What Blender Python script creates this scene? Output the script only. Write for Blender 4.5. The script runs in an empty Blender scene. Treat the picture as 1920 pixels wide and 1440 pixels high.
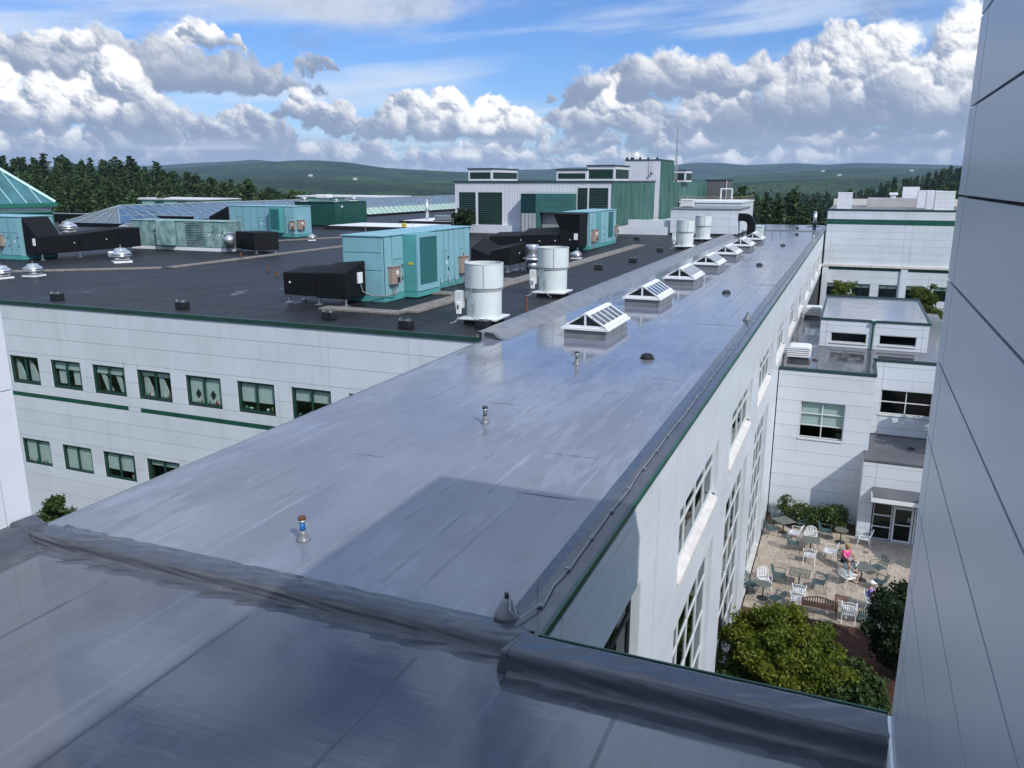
import bpy, bmesh, math, random
import numpy as np
from mathutils import Vector, Matrix
R = math.radians
scene = bpy.context.scene
COL = scene.collection

# ---------------------------------------------------------------- camera
cam_d = bpy.data.cameras.new('camera')
cam_d.sensor_width = 36.0
cam_d.lens = 36.0 * 1524 / 1920
cam_d.clip_start = 0.05
cam_d.clip_end = 40000
cam = bpy.data.objects.new('camera', cam_d)
COL.objects.link(cam)
cam.location = (0, 0, 5.5)
cam.rotation_euler = (R(90 - 13.966), 0, R(22.5))
scene.camera = cam

# ---------------------------------------------------------------- exposure
scene.view_settings.view_transform = 'Standard'
scene.view_settings.look = 'None'
scene.view_settings.gamma = 1.0
scene.view_settings.use_curve_mapping = False
scene.view_settings.exposure = 0.76

# ---------------------------------------------------------------- sun
SUN_EL, SUN_AZ = R(41), R(123)          # azimuth clockwise from +Y, where the sun stands
to_sun = Vector((math.sin(SUN_AZ) * math.cos(SUN_EL), math.cos(SUN_AZ) * math.cos(SUN_EL), math.sin(SUN_EL)))
sun_d = bpy.data.lights.new('sun', 'SUN')
sun_d.energy = 2.2
sun_d.angle = R(0.6)
sun_d.color = (1.0, 0.975, 0.94)
sun = bpy.data.objects.new('sun', sun_d)
COL.objects.link(sun)
sun.rotation_euler = (-to_sun).to_track_quat('-Z', 'Y').to_euler()
sun.location = (30, -20, 60)


# ---------------------------------------------------------------- node helper
class NT:
    def __init__(s, tree):
        s.t = tree
        s.n = tree.nodes
        s.l = tree.links

    def new(s, kind, **kw):
        n = s.n.new(kind)
        for k, v in kw.items():
            setattr(n, k, v)
        return n

    def set(s, sock, v):
        if isinstance(v, bpy.types.NodeSocket):
            s.l.new(v, sock)
        elif v is not None:
            sock.default_value = v

    def m(s, op, a, b=None, c=None, clamp=False):
        n = s.n.new('ShaderNodeMath')
        n.operation = op
        n.use_clamp = clamp
        s.set(n.inputs[0], a)
        s.set(n.inputs[1], b)
        s.set(n.inputs[2], c)
        return n.outputs[0]

    def mix(s, f, a, b, mode='MIX'):
        n = s.n.new('ShaderNodeMix')
        n.data_type = 'RGBA'
        n.blend_type = mode
        n.clamp_factor = True
        s.set(n.inputs[0], f)
        s.set(n.inputs[6], a if isinstance(a, bpy.types.NodeSocket) else (*a[:3], 1))
        s.set(n.inputs[7], b if isinstance(b, bpy.types.NodeSocket) else (*b[:3], 1))
        return n.outputs[2]

    def ramp(s, f, lo, hi, a=0.0, b=1.0, smooth=True):
        n = s.n.new('ShaderNodeMapRange')
        n.interpolation_type = 'SMOOTHSTEP' if smooth else 'LINEAR'
        s.set(n.inputs[0], f)
        for i, v in ((1, lo), (2, hi), (3, a), (4, b)):
            s.set(n.inputs[i], v)
        return n.outputs[0]

    def noise(s, vec, scale=1.0, detail=4, rough=0.5, lac=2.0, dist=0.0, color=False):
        n = s.n.new('ShaderNodeTexNoise')
        s.set(n.inputs['Vector'], vec)
        n.inputs['Scale'].default_value = scale
        n.inputs['Detail'].default_value = detail
        n.inputs['Roughness'].default_value = rough
        n.inputs['Lacunarity'].default_value = lac
        n.inputs['Distortion'].default_value = dist
        return n.outputs[1 if color else 0]

    def vscale(s, vec, xyz, off=(0, 0, 0)):
        n = s.n.new('ShaderNodeMapping')
        s.set(n.inputs['Vector'], vec)
        n.inputs['Scale'].default_value = xyz
        n.inputs['Location'].default_value = off
        return n.outputs[0]

    def xyz(s, x, y, z=0.0):
        n = s.n.new('ShaderNodeCombineXYZ')
        s.set(n.inputs[0], x)
        s.set(n.inputs[1], y)
        s.set(n.inputs[2], z)
        return n.outputs[0]


# ---------------------------------------------------------------- world: clear sky with cumulus and thin cirrus
world = bpy.data.worlds.new('World')
scene.world = world
world.use_nodes = True
W = NT(world.node_tree)
W.n.clear()
sky = W.new('ShaderNodeTexSky', sky_type='NISHITA', sun_disc=False)
sky.sun_elevation = SUN_EL
sky.sun_rotation = SUN_AZ
sky.altitude = 300
sky.air_density = 1.0
sky.dust_density = 0.4
sky.ozone_density = 2.0
tc = W.new('ShaderNodeTexCoord')
sep = W.new('ShaderNodeSeparateXYZ')
W.l.new(tc.outputs['Generated'], sep.inputs[0])
dx, dy, dz = sep.outputs
az = W.m('ARCTAN2', dx, dy)
# azimuth measured from the view's middle, both in units of 1/15.7 rad
az = W.m('ADD', az, R(22.5))
wrapped = W.m('WRAP', az, math.pi, -math.pi)


# ---------------------------------------------------------------- clouds computed as lit cumulus puffs over azimuth and elevation
def lattice_noise(rng, nx, ny, cells_x, cells_y):
    """smooth value noise, periodic along x"""
    g = rng.random((cells_y + 2, cells_x)).astype(np.float32)
    xs = np.arange(nx, dtype=np.float32) * cells_x / nx
    ys = np.arange(ny, dtype=np.float32) * cells_y / ny
    xi = xs.astype(int)
    yi = ys.astype(int)
    fx = xs - xi
    fy = ys - yi
    fx = fx * fx * fx * (fx * (fx * 6 - 15) + 10)
    fy = fy * fy * fy * (fy * (fy * 6 - 15) + 10)
    x0 = xi % cells_x
    x1 = (xi + 1) % cells_x
    top = g[yi][:, x0] * (1 - fx) + g[yi][:, x1] * fx
    bot = g[yi + 1][:, x0] * (1 - fx) + g[yi + 1][:, x1] * fx
    return top * (1 - fy[:, None]) + bot * fy[:, None]


def fbm(rng, nx, ny, cx, cy, octaves, gain=.52):
    out = np.zeros((ny, nx), np.float32)
    amp, tot = 1.0, 0.0
    for o in range(octaves):
        out += amp * lattice_noise(rng, nx, ny, cx * 2 ** o, cy * 2 ** o)
        tot += amp
        amp *= gain
    return out / tot - .5


def sst(x, a, b):
    t = np.clip((x - a) / (b - a), 0, 1)
    return t * t * (3 - 2 * t)


def make_clouds(px=104):
    rng = np.random.default_rng(11)
    XR = math.pi / 2 * 15.7 / 2           # half of a 90 degree sector, repeated round the horizon
    YT = R(32) * 15.7
    nx, ny = int(2 * XR * px), int(YT * px)
    xs = (np.arange(nx, dtype=np.float32) + .5) / nx * 2 * XR - XR
    ys = (np.arange(ny, dtype=np.float32) + .5) / ny * YT
    # domain warp for cauliflower edges
    w1 = fbm(rng, nx, ny, 40, 15, 5, .62)
    w2 = fbm(rng, nx, ny, 40, 15, 5, .62)
    det = fbm(rng, nx, ny, 40, 15, 6, .6)
    X = xs[None, :] + w1 * .62
    Y = ys[:, None] + w2 * .50
    Zb = np.full((ny, nx), -9.0, np.float32)
    F = np.zeros((ny, nx), np.float32)
    N = np.zeros((3, ny, nx), np.float32)
    Hh = np.zeros((ny, nx), np.float32)
    G = np.zeros((ny, nx), np.float32)
    # banks: x, base y, half width, height, depth, greyness, number of puffs
    banks = [
        (8.1, 1.0, 1.9, 1.75, 3.0, .10, 120), (5.9, .95, 1.3, 1.45, 2.9, .12, 80), (7.0, .85, 2.8, .75, 3.2, .55, 80), (10.2, .9, 2.0, 1.5, 2.6, .15, 90),
        (3.0, 1.5, 1.9, .55, 2.2, .42, 90), (4.6, 1.35, 1.0, .65, 2.4, .30, 50),
        (2.1, .85, .75, .85, 2.5, .05, 45), (1.35, .55, .5, .55, 2.4, .08, 26), (3.6, .70, 1.0, .95, 2.45, .15, 55), (2.9, .52, .8, .4, 2.2, .3, 30), (1.3, .95, .6, .6, 2.0, .25, 26),
        (-1.15, .95, .5, .62, 2.5, .03, 34), (-1.9, .80, .6, .72, 2.4, .08, 34), (-.45, .92, .5, .62, 2.3, .08, 28), (-1.2, .78, 1.3, .3, 2.6, .35, 36), (.1, .75, .5, .45, 2.1, .2, 22),
        (-3.6, 1.0, .55, .52, 2.5, .04, 28), (-3.1, .9, .6, .4, 2.4, .3, 24), (-2.9, .32, 1.3, .32, 1.4, .10, 40), (-1.0, .28, 1.0, .34, 1.4, .25, 30), (-.2, .3, .5, .5, 1.5, .12, 18),
        (-6.8, .85, .95, .95, 2.8, .02, 60), (-7.9, .9, .6, .6, 2.6, .15, 30), (-8.9, .75, .9, .85, 2.7, .15, 56), (-9.7, 1.1, .8, .8, 2.5, .12, 44), (-5.9, .6, 1.2, .5, 2.5, .35, 40), (-4.7, .72, .75, .45, 2.6, .08, 32),
        (-6.6, 1.55, 1.9, .62, 2.0, .48, 90), (-8.6, 1.5, 1.2, .6, 1.9, .45, 50), (-5.5, 2.18, .55, .34, 2.1, .05, 22), (-4.6, 1.55, 1.0, .5, 1.9, .55, 36), (-7.6, 2.0, .6, .35, 2.1, .12, 20),
        (-7.5, .30, 2.4, .38, 1.6, .42, 70), (-9.8, .25, 1.6, .4, 1.5, .3, 36), (-4.6, .38, 1.1, .34, 1.5, .45, 36), (-11.4, .6, 1.0, 1.3, 2.0, .2, 50),
        (4.2, .22, 1.6, .28, 1.2, .30, 40), (6.2, .25, 1.8, .35, 1.2, .42, 50), (8.2, .22, 1.6, .30, 1.2, .35, 40), (1.6, .20, 1.2, .28, 1.2, .30, 32), (5.2, .58, 1.5, .28, 1.7, .40, 36), (7.6, .55, 1.6, .26, 1.7, .45, 36), (3.0, .28, .9, .3, 1.3, .2, 26), (10.6, .3, 1.6, .4, 1.2, .3, 36),
        (-3.45, 1.9, .4, .16, 1.8, .5, 9),
        (4.0, 4.6, 2.6, 1.2, 1.9, .45, 40), (-6.5, 5.2, 3.0, 1.4, 1.9, .5, 50), (9.5, 5.4, 2.0, 1.0, 1.9, .4, 30), (-.5, 6.2, 2.2, 1.1, 1.9, .5, 30), (-11.0, 4.4, 1.6, .9, 1.9, .4, 24),
    ]
    # scattered small far clouds along the horizon
    for k in range(46):
        x = rng.uniform(-XR, XR)
        y = rng.uniform(.02, .5)
        banks.append((x, y, rng.uniform(.25, .8), rng.uniform(.08, .2), 1.0, rng.uniform(.05, .45), 12))
    for bx, by, hw, ht, depth, grey, n in banks:
        n = int(n * 4.2)
        u = rng.normal(0, .5, n).clip(-1.25, 1.25)
        env = np.clip(1 - u * u, .10, 1) ** .8 * rng.uniform(.75, 1.1, n)
        v = rng.random(n) ** .75
        for i in range(n):
            r = (.06 + .25 * rng.random() ** 3.0) * min(1.45, (hw * ht) ** .5 + .25)
            cx = bx + u[i] * hw
            cy = by + max(r * .35, v[i] * env[i] * ht)
            cz = depth + rng.normal(0, .30) * min(1, hw) - .15 * v[i]
            # draw at the periodic copies that touch the sector
            for sh in (0, 2 * XR, -2 * XR):
                x0 = cx + sh
                a, b = np.searchsorted(xs, [x0 - r - .36, x0 + r + .36])
                c, d = np.searchsorted(ys, [cy - r - .3, cy + r + .3])
                if b <= a or d <= c:
                    continue
                ddx = X[c:d, a:b] - x0
                ddy = (Y[c:d, a:b] - cy) * np.where(Y[c:d, a:b] < cy, 1.35, 1.0)
                q = (ddx * ddx + ddy * ddy) / (r * r)
                s = np.sqrt(np.clip(1 - q, 0, 1))
                F[c:d, a:b] = np.maximum(F[c:d, a:b], np.clip(1 - np.sqrt(q), 0, 1) * min(1, r / .22 + .45))
                z = cz + s * r
                m = (q < 1) & (z > Zb[c:d, a:b])
                if not m.any():
                    continue
                Zb[c:d, a:b][m] = z[m]
                N[0, c:d, a:b][m] = (ddx / r)[m]
                N[1, c:d, a:b][m] = (ddy / r)[m]
                N[2, c:d, a:b][m] = s[m]
                hrel = (Y[c:d, a:b] - by) / ht
                Hh[c:d, a:b][m] = hrel[m]
                G[c:d, a:b][m] = grey
    # soften seams between puffs
    def blur(A, k):
        for ax in (0, 1):
            acc = np.zeros_like(A)
            for o in range(-k, k + 1):
                acc += np.roll(A, o, axis=ax)
            A = acc / (2 * k + 1)
        return A
    k = max(1, px // 50)
    N = np.stack([.55 * blur(c, k) + .45 * blur(c, k * 5) for c in N])
    Hb = blur(Hh, k * 2)
    G = blur(G, k * 2)
    gy, gx = np.gradient(det)
    nxv = N[0] - gx * px * .15
    nyv = N[1] - gy * px * .15
    nzv = N[2] + .62
    ln = np.sqrt(nxv ** 2 + nyv ** 2 + nzv ** 2) + 1e-5
    lam = (nxv * .43 + nyv * .656 + nzv * .62) / ln
    occ = sst(Hb, -.15, .75)
    big = fbm(rng, nx, ny, 14, 6, 5, .55)
    light = np.clip(.04 + 1.12 * np.clip(lam, 0, 1) ** 1.6 * (.16 + .84 * occ), 0, 1.1) * (1 - G)
    light = np.clip(light * (1.0 + 1.5 * big) + .10 * det, 0, 1.1)
    light = blur(light, max(1, px // 60))
    shade = np.array([.25, .315, .45], np.float32)
    white = np.array([1.02, 1.01, 1.0], np.float32)
    mid = (sst(light, .0, .95) ** 1.1)[..., None]
    col = shade * (1 - mid) + white * mid
    a = sst(F + det * .55 + big * .22, .0, .46)
    # far rows sink into pale haze
    hz = (.42 * sst(ys, 1.1, 0.0))[:, None, None]
    col = col * (1 - hz) + np.array([.50, .60, .76], np.float32) * hz
    # broken grey sheets higher up
    sh = fbm(rng, nx, ny, 5, 5, 7, .55) + .34 * np.exp(-((xs[None, :] + 7.0) / 4.2) ** 2 - ((ys[:, None] - 3.1) / .42) ** 2)
    sa = sst(sh, .06, .26) * sst(ys, 2.0, 2.9)[:, None] * .85
    scol = np.array([.40, .46, .58], np.float32) + np.clip(det * .5 + .1, -.1, .3)[..., None]
    # thin grey layers between the rows near the horizon
    st = fbm(rng, nx, ny, 7, 40, 6, .55)
    sta = sst(st, .0, .20) * (sst(ys, .02, .2) * sst(ys, 1.15, .45))[:, None] * .72
    stc = np.array([.36, .43, .57], np.float32) + (sst(fbm(rng, nx, ny, 14, 60, 5, .6), .0, .3) * .42)[..., None]
    # wind-drawn cirrus
    c1 = fbm(rng, nx, ny, 3, 22, 5, .5)
    c2 = fbm(rng, nx, ny, 7, 10, 6, .55)
    for i_ in range(nx):
        s_ = int((i_ - nx / 2) * .085)
        c1[:, i_] = np.roll(c1[:, i_], s_)
        c2[:, i_] = np.roll(c2[:, i_], s_)
    ca = sst(c1 * .8 + c2 * .7, -.16, .26) * sst(ys, .3, 1.4)[:, None] * .75
    ccol = np.array([.66, .74, .86], np.float32)
    A = ca
    C = np.broadcast_to(ccol, col.shape).copy()
    for aa, cc in ((sa, scol), (a, col), (sta * (.55 + .45 * (1 - a)), stc)):
        A2 = aa + A * (1 - aa)
        C = (cc * aa[..., None] + C * (A * (1 - aa))[..., None]) / np.maximum(A2, 1e-4)[..., None]
        A = A2
    fade = sst(ys, YT, YT * .75)[:, None]
    out = np.empty((ny, nx, 4), np.float32)
    out[..., :3] = C * .67
    out[..., 3] = A * fade
    return out, XR, YT


clouds, CXR, CYT = make_clouds()
cim = bpy.data.images.new('clouds', clouds.shape[1], clouds.shape[0], alpha=True, float_buffer=True)
cim.colorspace_settings.name = 'Non-Color'
cim.alpha_mode = 'CHANNEL_PACKED'
cim.pixels.foreach_set(clouds.ravel())
cim.update()
cim.pack()
cu = W.m('FRACT', W.m('ADD', W.m('MULTIPLY', wrapped, 2 / math.pi), .5 + 4))
cv = W.m('MULTIPLY', W.m('ARCSINE', dz), 1 / R(32))
cit = W.new('ShaderNodeTexImage', interpolation='Linear', extension='EXTEND')
cit.image = cim
W.l.new(W.xyz(cu, cv), cit.inputs[0])
up = W.m('MULTIPLY', W.m('GREATER_THAN', cv, 0.0), W.m('LESS_THAN', cv, 1.0))
calpha = W.m('MULTIPLY', cit.outputs['Alpha'], up)
# thin broken veil overhead, above the rows of cumulus
veil = W.noise(W.vscale(tc.outputs['Generated'], (1, 1, 1)), 2.4, 5, .55, dist=.5)
veil = W.m('MULTIPLY', W.ramp(veil, .36, .62, 0, .92), W.ramp(cv, .50, 1.0))
skc = W.new('ShaderNodeVectorMath', operation='SCALE')
hs_ = W.new('ShaderNodeHueSaturation')
hs_.inputs['Saturation'].default_value = 1.12
W.l.new(sky.outputs[0], hs_.inputs['Color'])
tint = W.mix(1.0, hs_.outputs[0], (.56, .73, 1.06), 'MULTIPLY')
W.l.new(tint, skc.inputs[0])
skc.inputs['Scale'].default_value = .074
col = W.mix(veil, skc.outputs[0], (.60, .74, .94))
col = W.mix(calpha, col, cit.outputs['Color'])
bg = W.new('ShaderNodeBackground')
W.l.new(col, bg.inputs[0])
bg.inputs[1].default_value = 1.0
wo = W.new('ShaderNodeOutputWorld')
W.l.new(bg.outputs[0], wo.inputs[0])
world.cycles.sampling_method = 'MANUAL'
world.cycles.sample_map_resolution = 512


# ---------------------------------------------------------------- materials
MATS = {}


def mat(name, col, rough=.6, metal=0.0, var=.08, vscale=1.0, stretch=(1, 1, 1), bump=0.0, bscale=20.0, rvar=0.0,
        col2=None, spec=.5, coords='pos', rand=0.0, streak=0.0, detail=5, coat=0.0):
    if name in MATS:
        return MATS[name]
    m = bpy.data.materials.new(name)
    m.use_nodes = True
    N = NT(m.node_tree)
    N.n.clear()
    out = N.new('ShaderNodeOutputMaterial')
    p = N.new('ShaderNodeBsdfPrincipled')
    N.l.new(p.outputs[0], out.inputs[0])
    if coords == 'pos':
        pos = N.new('ShaderNodeNewGeometry').outputs['Position']
    else:
        pos = N.new('ShaderNodeTexCoord').outputs['Object']
    v = N.vscale(pos, stretch)
    f = N.noise(v, vscale, detail, .6)
    f = N.ramp(f, .3, .7)
    lo = tuple(c * (1 - var) for c in col)
    hi = tuple(min(1, c * (1 + var)) for c in col) if col2 is None else col2
    c = N.mix(f, lo, hi)
    if streak:
        s = N.noise(N.vscale(pos, (1.6, 1.6, .10)), 2.2, 5, .6)
        c = N.mix(N.ramp(s, .52, .80, 0, streak), c, tuple(x * .62 for x in col))
    if rand:
        oi = N.new('ShaderNodeObjectInfo')
        k = N.ramp(oi.outputs['Random'], 0, 1, 1 - rand, 1 + rand, False)
        sc = N.new('ShaderNodeVectorMath', operation='SCALE')
        N.l.new(c, sc.inputs[0])
        N.l.new(k, sc.inputs['Scale'])
        c = sc.outputs[0]
    N.l.new(c, p.inputs['Base Color'])
    p.inputs['Metallic'].default_value = metal
    p.inputs['Specular IOR Level'].default_value = spec
    p.inputs['Coat Weight'].default_value = coat
    if rvar:
        g = N.noise(pos, vscale * 2.3, 4, .6)
        N.l.new(N.ramp(g, .3, .7, max(.02, rough - rvar), min(1, rough + rvar)), p.inputs['Roughness'])
    else:
        p.inputs['Roughness'].default_value = rough
    if bump:
        b = N.new('ShaderNodeBump')
        b.inputs['Strength'].default_value = 1.0
        b.inputs['Distance'].default_value = bump
        N.l.new(N.noise(pos, bscale, 4, .6), b.inputs['Height'])
        N.l.new(b.outputs[0], p.inputs['Normal'])
    MATS[name] = m
    return m


def leaf_mat(name, c1, c2, c3=None, trans=.35):
    m = bpy.data.materials.new(name)
    m.use_nodes = True
    N = NT(m.node_tree)
    N.n.clear()
    out = N.new('ShaderNodeOutputMaterial')
    geo = N.new('ShaderNodeNewGeometry')
    rnd = geo.outputs['Random Per Island']
    oi = N.new('ShaderNodeObjectInfo')
    big = N.noise(geo.outputs['Position'], .6, 3, .6)
    c = N.mix(rnd, c1, c2)
    if c3:
        c = N.mix(N.ramp(big, .45, .7, 0, .7), c, c3)
    k = N.ramp(oi.outputs['Random'], 0, 1, .72, 1.28, False)
    sc = N.new('ShaderNodeVectorMath', operation='SCALE')
    N.l.new(c, sc.inputs[0])
    N.l.new(k, sc.inputs['Scale'])
    c = sc.outputs[0]
    p = N.new('ShaderNodeBsdfPrincipled')
    N.l.new(c, p.inputs['Base Color'])
    p.inputs['Roughness'].default_value = .55
    p.inputs['Specular IOR Level'].default_value = .3
    t = N.new('ShaderNodeBsdfTranslucent')
    N.l.new(c, t.inputs[0])
    ms = N.new('ShaderNodeMixShader')
    ms.inputs[0].default_value = trans
    N.l.new(p.outputs[0], ms.inputs[1])
    N.l.new(t.outputs[0], ms.inputs[2])
    N.l.new(ms.outputs[0], out.inputs[0])
    MATS[name] = m
    return m


def glass_mat(name, tint=(.75, .85, .83), refl=(.9, .95, 1), base=.04, rough=.0, edge=.9):
    """thin pane: Fresnel reflection over a tinted see-through"""
    m = bpy.data.materials.new(name)
    m.use_nodes = True
    N = NT(m.node_tree)
    N.n.clear()
    out = N.new('ShaderNodeOutputMaterial')
    geo = N.new('ShaderNodeNewGeometry')
    dt = N.new('ShaderNodeVectorMath', operation='DOT_PRODUCT')
    N.l.new(geo.outputs['Normal'], dt.inputs[0])
    N.l.new(geo.outputs['Incoming'], dt.inputs[1])
    c = N.m('SUBTRACT', 1.0, N.m('ABSOLUTE', dt.outputs['Value']), clamp=True)
    f = N.m('MULTIPLY_ADD', N.m('POWER', c, 5.0), edge, base, clamp=True)
    t = N.new('ShaderNodeBsdfTransparent')
    t.inputs[0].default_value = (*tint, 1)
    g = N.new('ShaderNodeBsdfGlossy')
    g.inputs[0].default_value = (*refl, 1)
    g.inputs[1].default_value = rough
    ms = N.new('ShaderNodeMixShader')
    N.l.new(f, ms.inputs[0])
    N.l.new(t.outputs[0], ms.inputs[1])
    N.l.new(g.outputs[0], ms.inputs[2])
    N.l.new(ms.outputs[0], out.inputs[0])
    MATS[name] = m
    return m


def roof_mat(name, col, wet, rough_dry, ripple, var=.12, spec=.85, pond=None):
    """roll roofing, lap lines along Y, films of rain water standing on it"""
    m = bpy.data.materials.new(name)
    m.use_nodes = True
    N = NT(m.node_tree)
    N.n.clear()
    out = N.new('ShaderNodeOutputMaterial')
    p = N.new('ShaderNodeBsdfPrincipled')
    N.l.new(p.outputs[0], out.inputs[0])
    pos = N.new('ShaderNodeNewGeometry').outputs['Position']
    a = N.noise(N.vscale(pos, (1.0, .16, 1)), 1.1, 6, .62)
    b = N.noise(N.vscale(pos, (1, 1, 1), (7, 3, 0)), .22, 4, .55)
    c = N.mix(N.ramp(a, .32, .70), tuple(x * (1 - var) for x in col), tuple(x * (1 + var) for x in col))
    c = N.mix(N.ramp(b, .40, .68, 0, .35), c, tuple(x * 1.35 for x in col))
    # pale wind-dried streaks along the laps
    st = N.noise(N.vscale(pos, (2.6, .07, 1), (1.7, 0, 0)), 1.6, 4, .6)
    c = N.mix(N.ramp(st, .60, .72, 0, .42), c, tuple(x * 2.0 for x in col))
    blot = N.noise(N.vscale(pos, (1.0, .5, 1), (11, 4, 0)), .9, 6, .65)
    c = N.mix(N.ramp(blot, .50, .66, 0, .28), c, tuple(x * .60 for x in col))
    pud = N.noise(N.vscale(pos, (.8, .35, 1), (3, 9, 0)), .33, 5, .6)
    fine = N.noise(N.vscale(pos, (1, .22, 1)), 3.0, 5, .65)
    pud = N.m('MULTIPLY_ADD', N.m('SUBTRACT', fine, .5), .45, pud)
    if pond:
        sy = N.new('ShaderNodeSeparateXYZ')
        N.l.new(pos, sy.inputs[0])
        pud = N.m('ADD', pud, N.ramp(sy.outputs[1], pond[0], pond[1], -.26, .04))
    w = N.ramp(pud, wet - .06, wet + .06)
    ring = N.m('MULTIPLY', N.ramp(pud, wet - .10, wet - .04), N.ramp(pud, wet + .05, wet - .02))
    c = N.mix(N.m('MULTIPLY', ring, .45), c, tuple(x * 1.55 for x in col))
    N.l.new(c, p.inputs['Base Color'])
    N.l.new(N.ramp(w, 0, 1, rough_dry, .04), p.inputs['Roughness'])
    p.inputs['Specular IOR Level'].default_value = spec
    bp = N.new('ShaderNodeBump')
    bp.inputs['Strength'].default_value = 1.0
    bp.inputs['Distance'].default_value = ripple
    h1 = N.noise(N.vscale(pos, (.7, 3.2, 1)), 1.8, 5, .58)
    h2 = N.noise(N.vscale(pos, (1, 1, 1)), .35, 3, .5)
    hh = N.m('MULTIPLY_ADD', h2, 6.0, h1)
    N.l.new(hh, bp.inputs['Height'])
    N.l.new(bp.outputs[0], p.inputs['Normal'])
    MATS[name] = m
    return m


# ---------------------------------------------------------------- mesh builder
class B:
    def __init__(s):
        s.v = []
        s.f = []

    def add(s, vs, fs):
        o = len(s.v)
        s.v += [tuple(p) for p in vs]
        s.f += [tuple(i + o for i in f) for f in fs]
        return s

    def box(s, x0, x1, y0, y1, z0, z1):
        x0, x1 = min(x0, x1), max(x0, x1)
        y0, y1 = min(y0, y1), max(y0, y1)
        z0, z1 = min(z0, z1), max(z0, z1)
        return s.add([(x0, y0, z0), (x1, y0, z0), (x1, y1, z0), (x0, y1, z0), (x0, y0, z1), (x1, y0, z1), (x1, y1, z1), (x0, y1, z1)],
                     [(0, 3, 2, 1), (4, 5, 6, 7), (0, 1, 5, 4), (1, 2, 6, 5), (2, 3, 7, 6), (3, 0, 4, 7)])

    def obox(s, c, ux, uy, uz):
        """box from centre and three half-extent vectors"""
        c, ux, uy, uz = map(Vector, (c, ux, uy, uz))
        vs = [c + a * ux + b * uy + d * uz for d in (-1, 1) for a, b in ((-1, -1), (1, -1), (1, 1), (-1, 1))]
        return s.add(vs, [(0, 3, 2, 1), (4, 5, 6, 7), (0, 1, 5, 4), (1, 2, 6, 5), (2, 3, 7, 6), (3, 0, 4, 7)])

    def extrude(s, poly, vec):
        """closed planar polygon pushed along a vector"""
        n = len(poly)
        vec = Vector(vec)
        a = [Vector(p) for p in poly]
        vs = a + [p + vec for p in a]
        fs = [tuple(range(n))[::-1], tuple(range(n, 2 * n))] + [(i, (i + 1) % n, (i + 1) % n + n, i + n) for i in range(n)]
        return s.add(vs, fs)

    def lathe(s, cx, cy, prof, n=20, cap=True):
        vs, fs = [], []
        for r, z in prof:
            for i in range(n):
                t = 2 * math.pi * i / n
                vs.append((cx + r * math.cos(t), cy + r * math.sin(t), z))
        for k in range(len(prof) - 1):
            for i in range(n):
                j = (i + 1) % n
                fs.append((k * n + i, k * n + j, (k + 1) * n + j, (k + 1) * n + i))
        if cap:
            fs.append(tuple(range(n))[::-1])
            fs.append(tuple(range((len(prof) - 1) * n, len(prof) * n)))
        return s.add(vs, fs)

    def cyl(s, cx, cy, z0, z1, r, n=16, r1=None):
        return s.lathe(cx, cy, [(r, z0), (r if r1 is None else r1, z1)], n)

    def tube(s, pts, r, n=6, caps=True):
        pts = [Vector(p) for p in pts]
        rs = r if isinstance(r, (list, tuple)) else [r] * len(pts)
        vs, fs = [], []
        up = None
        for i, p in enumerate(pts):
            if i == 0:
                t = pts[1] - pts[0]
            elif i == len(pts) - 1:
                t = pts[-1] - pts[-2]
            else:
                t = (pts[i + 1] - pts[i]).normalized() + (pts[i] - pts[i - 1]).normalized()
            t = t.normalized() if t.length > 1e-9 else Vector((0, 0, 1))
            if up is None:
                up = t.orthogonal().normalized()
            up = (up - t * up.dot(t))
            up = up.normalized() if up.length > 1e-6 else t.orthogonal().normalized()
            w = t.cross(up)
            for k in range(n):
                a = 2 * math.pi * k / n
                vs.append(p + (up * math.cos(a) + w * math.sin(a)) * rs[i])
        for i in range(len(pts) - 1):
            for k in range(n):
                j = (k + 1) % n
                fs.append((i * n + k, i * n + j, (i + 1) * n + j, (i + 1) * n + k))
        if caps:
            fs.append(tuple(range(n))[::-1])
            fs.append(tuple(range((len(pts) - 1) * n, len(pts) * n)))
        return s.add(vs, fs)

    def quad(s, a, b, c, d):
        return s.add([a, b, c, d], [(0, 1, 2, 3)])

    def mesh(s, name, material=None, smooth=False, off=(0, 0, 0)):
        me = bpy.data.meshes.new(name)
        ox, oy, oz = off
        me.from_pydata([(x - ox, y - oy, z - oz) for x, y, z in s.v], [], s.f)
        if smooth:
            me.polygons.foreach_set('use_smooth', [True] * len(me.polygons))
        if material:
            me.materials.append(material)
        me.update()
        return me


# ---------------------------------------------------------------- objects: things, parts, setting
def link(name, data, parent=None):
    o = bpy.data.objects.new(name, data)
    COL.objects.link(o)
    if parent is not None:
        o.parent = parent
    return o


def tag(o, label, cat, group=None):
    o['label'] = label
    o['category'] = cat
    if group:
        o['group'] = group
    return o


def thing(name, label, cat, loc=(0, 0, 0), group=None, rotz=0.0):
    o = link(name, None)
    o.empty_display_size = .2
    o.location = loc
    o.rotation_euler = (0, 0, rotz)
    return tag(o, label, cat, group)


def root_of(o):
    while o.parent is not None:
        o = o.parent
    return o


def part(parent, name, b, material, smooth=False, world=True, bevel=0.0, label=None, kind=None):
    """one mesh under its thing (or under a part); coordinates are world ones when world is set"""
    off = root_of(parent).location if world else (0, 0, 0)
    o = link(name, b.mesh(name, material, smooth, off), parent)
    if bevel:
        md = o.modifiers.new('bevel', 'BEVEL')
        md.width = bevel
        md.segments = 2
        md.limit_method = 'ANGLE'
    if label:
        o['label'] = label
    if kind:
        o['kind'] = kind
    return o


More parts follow.
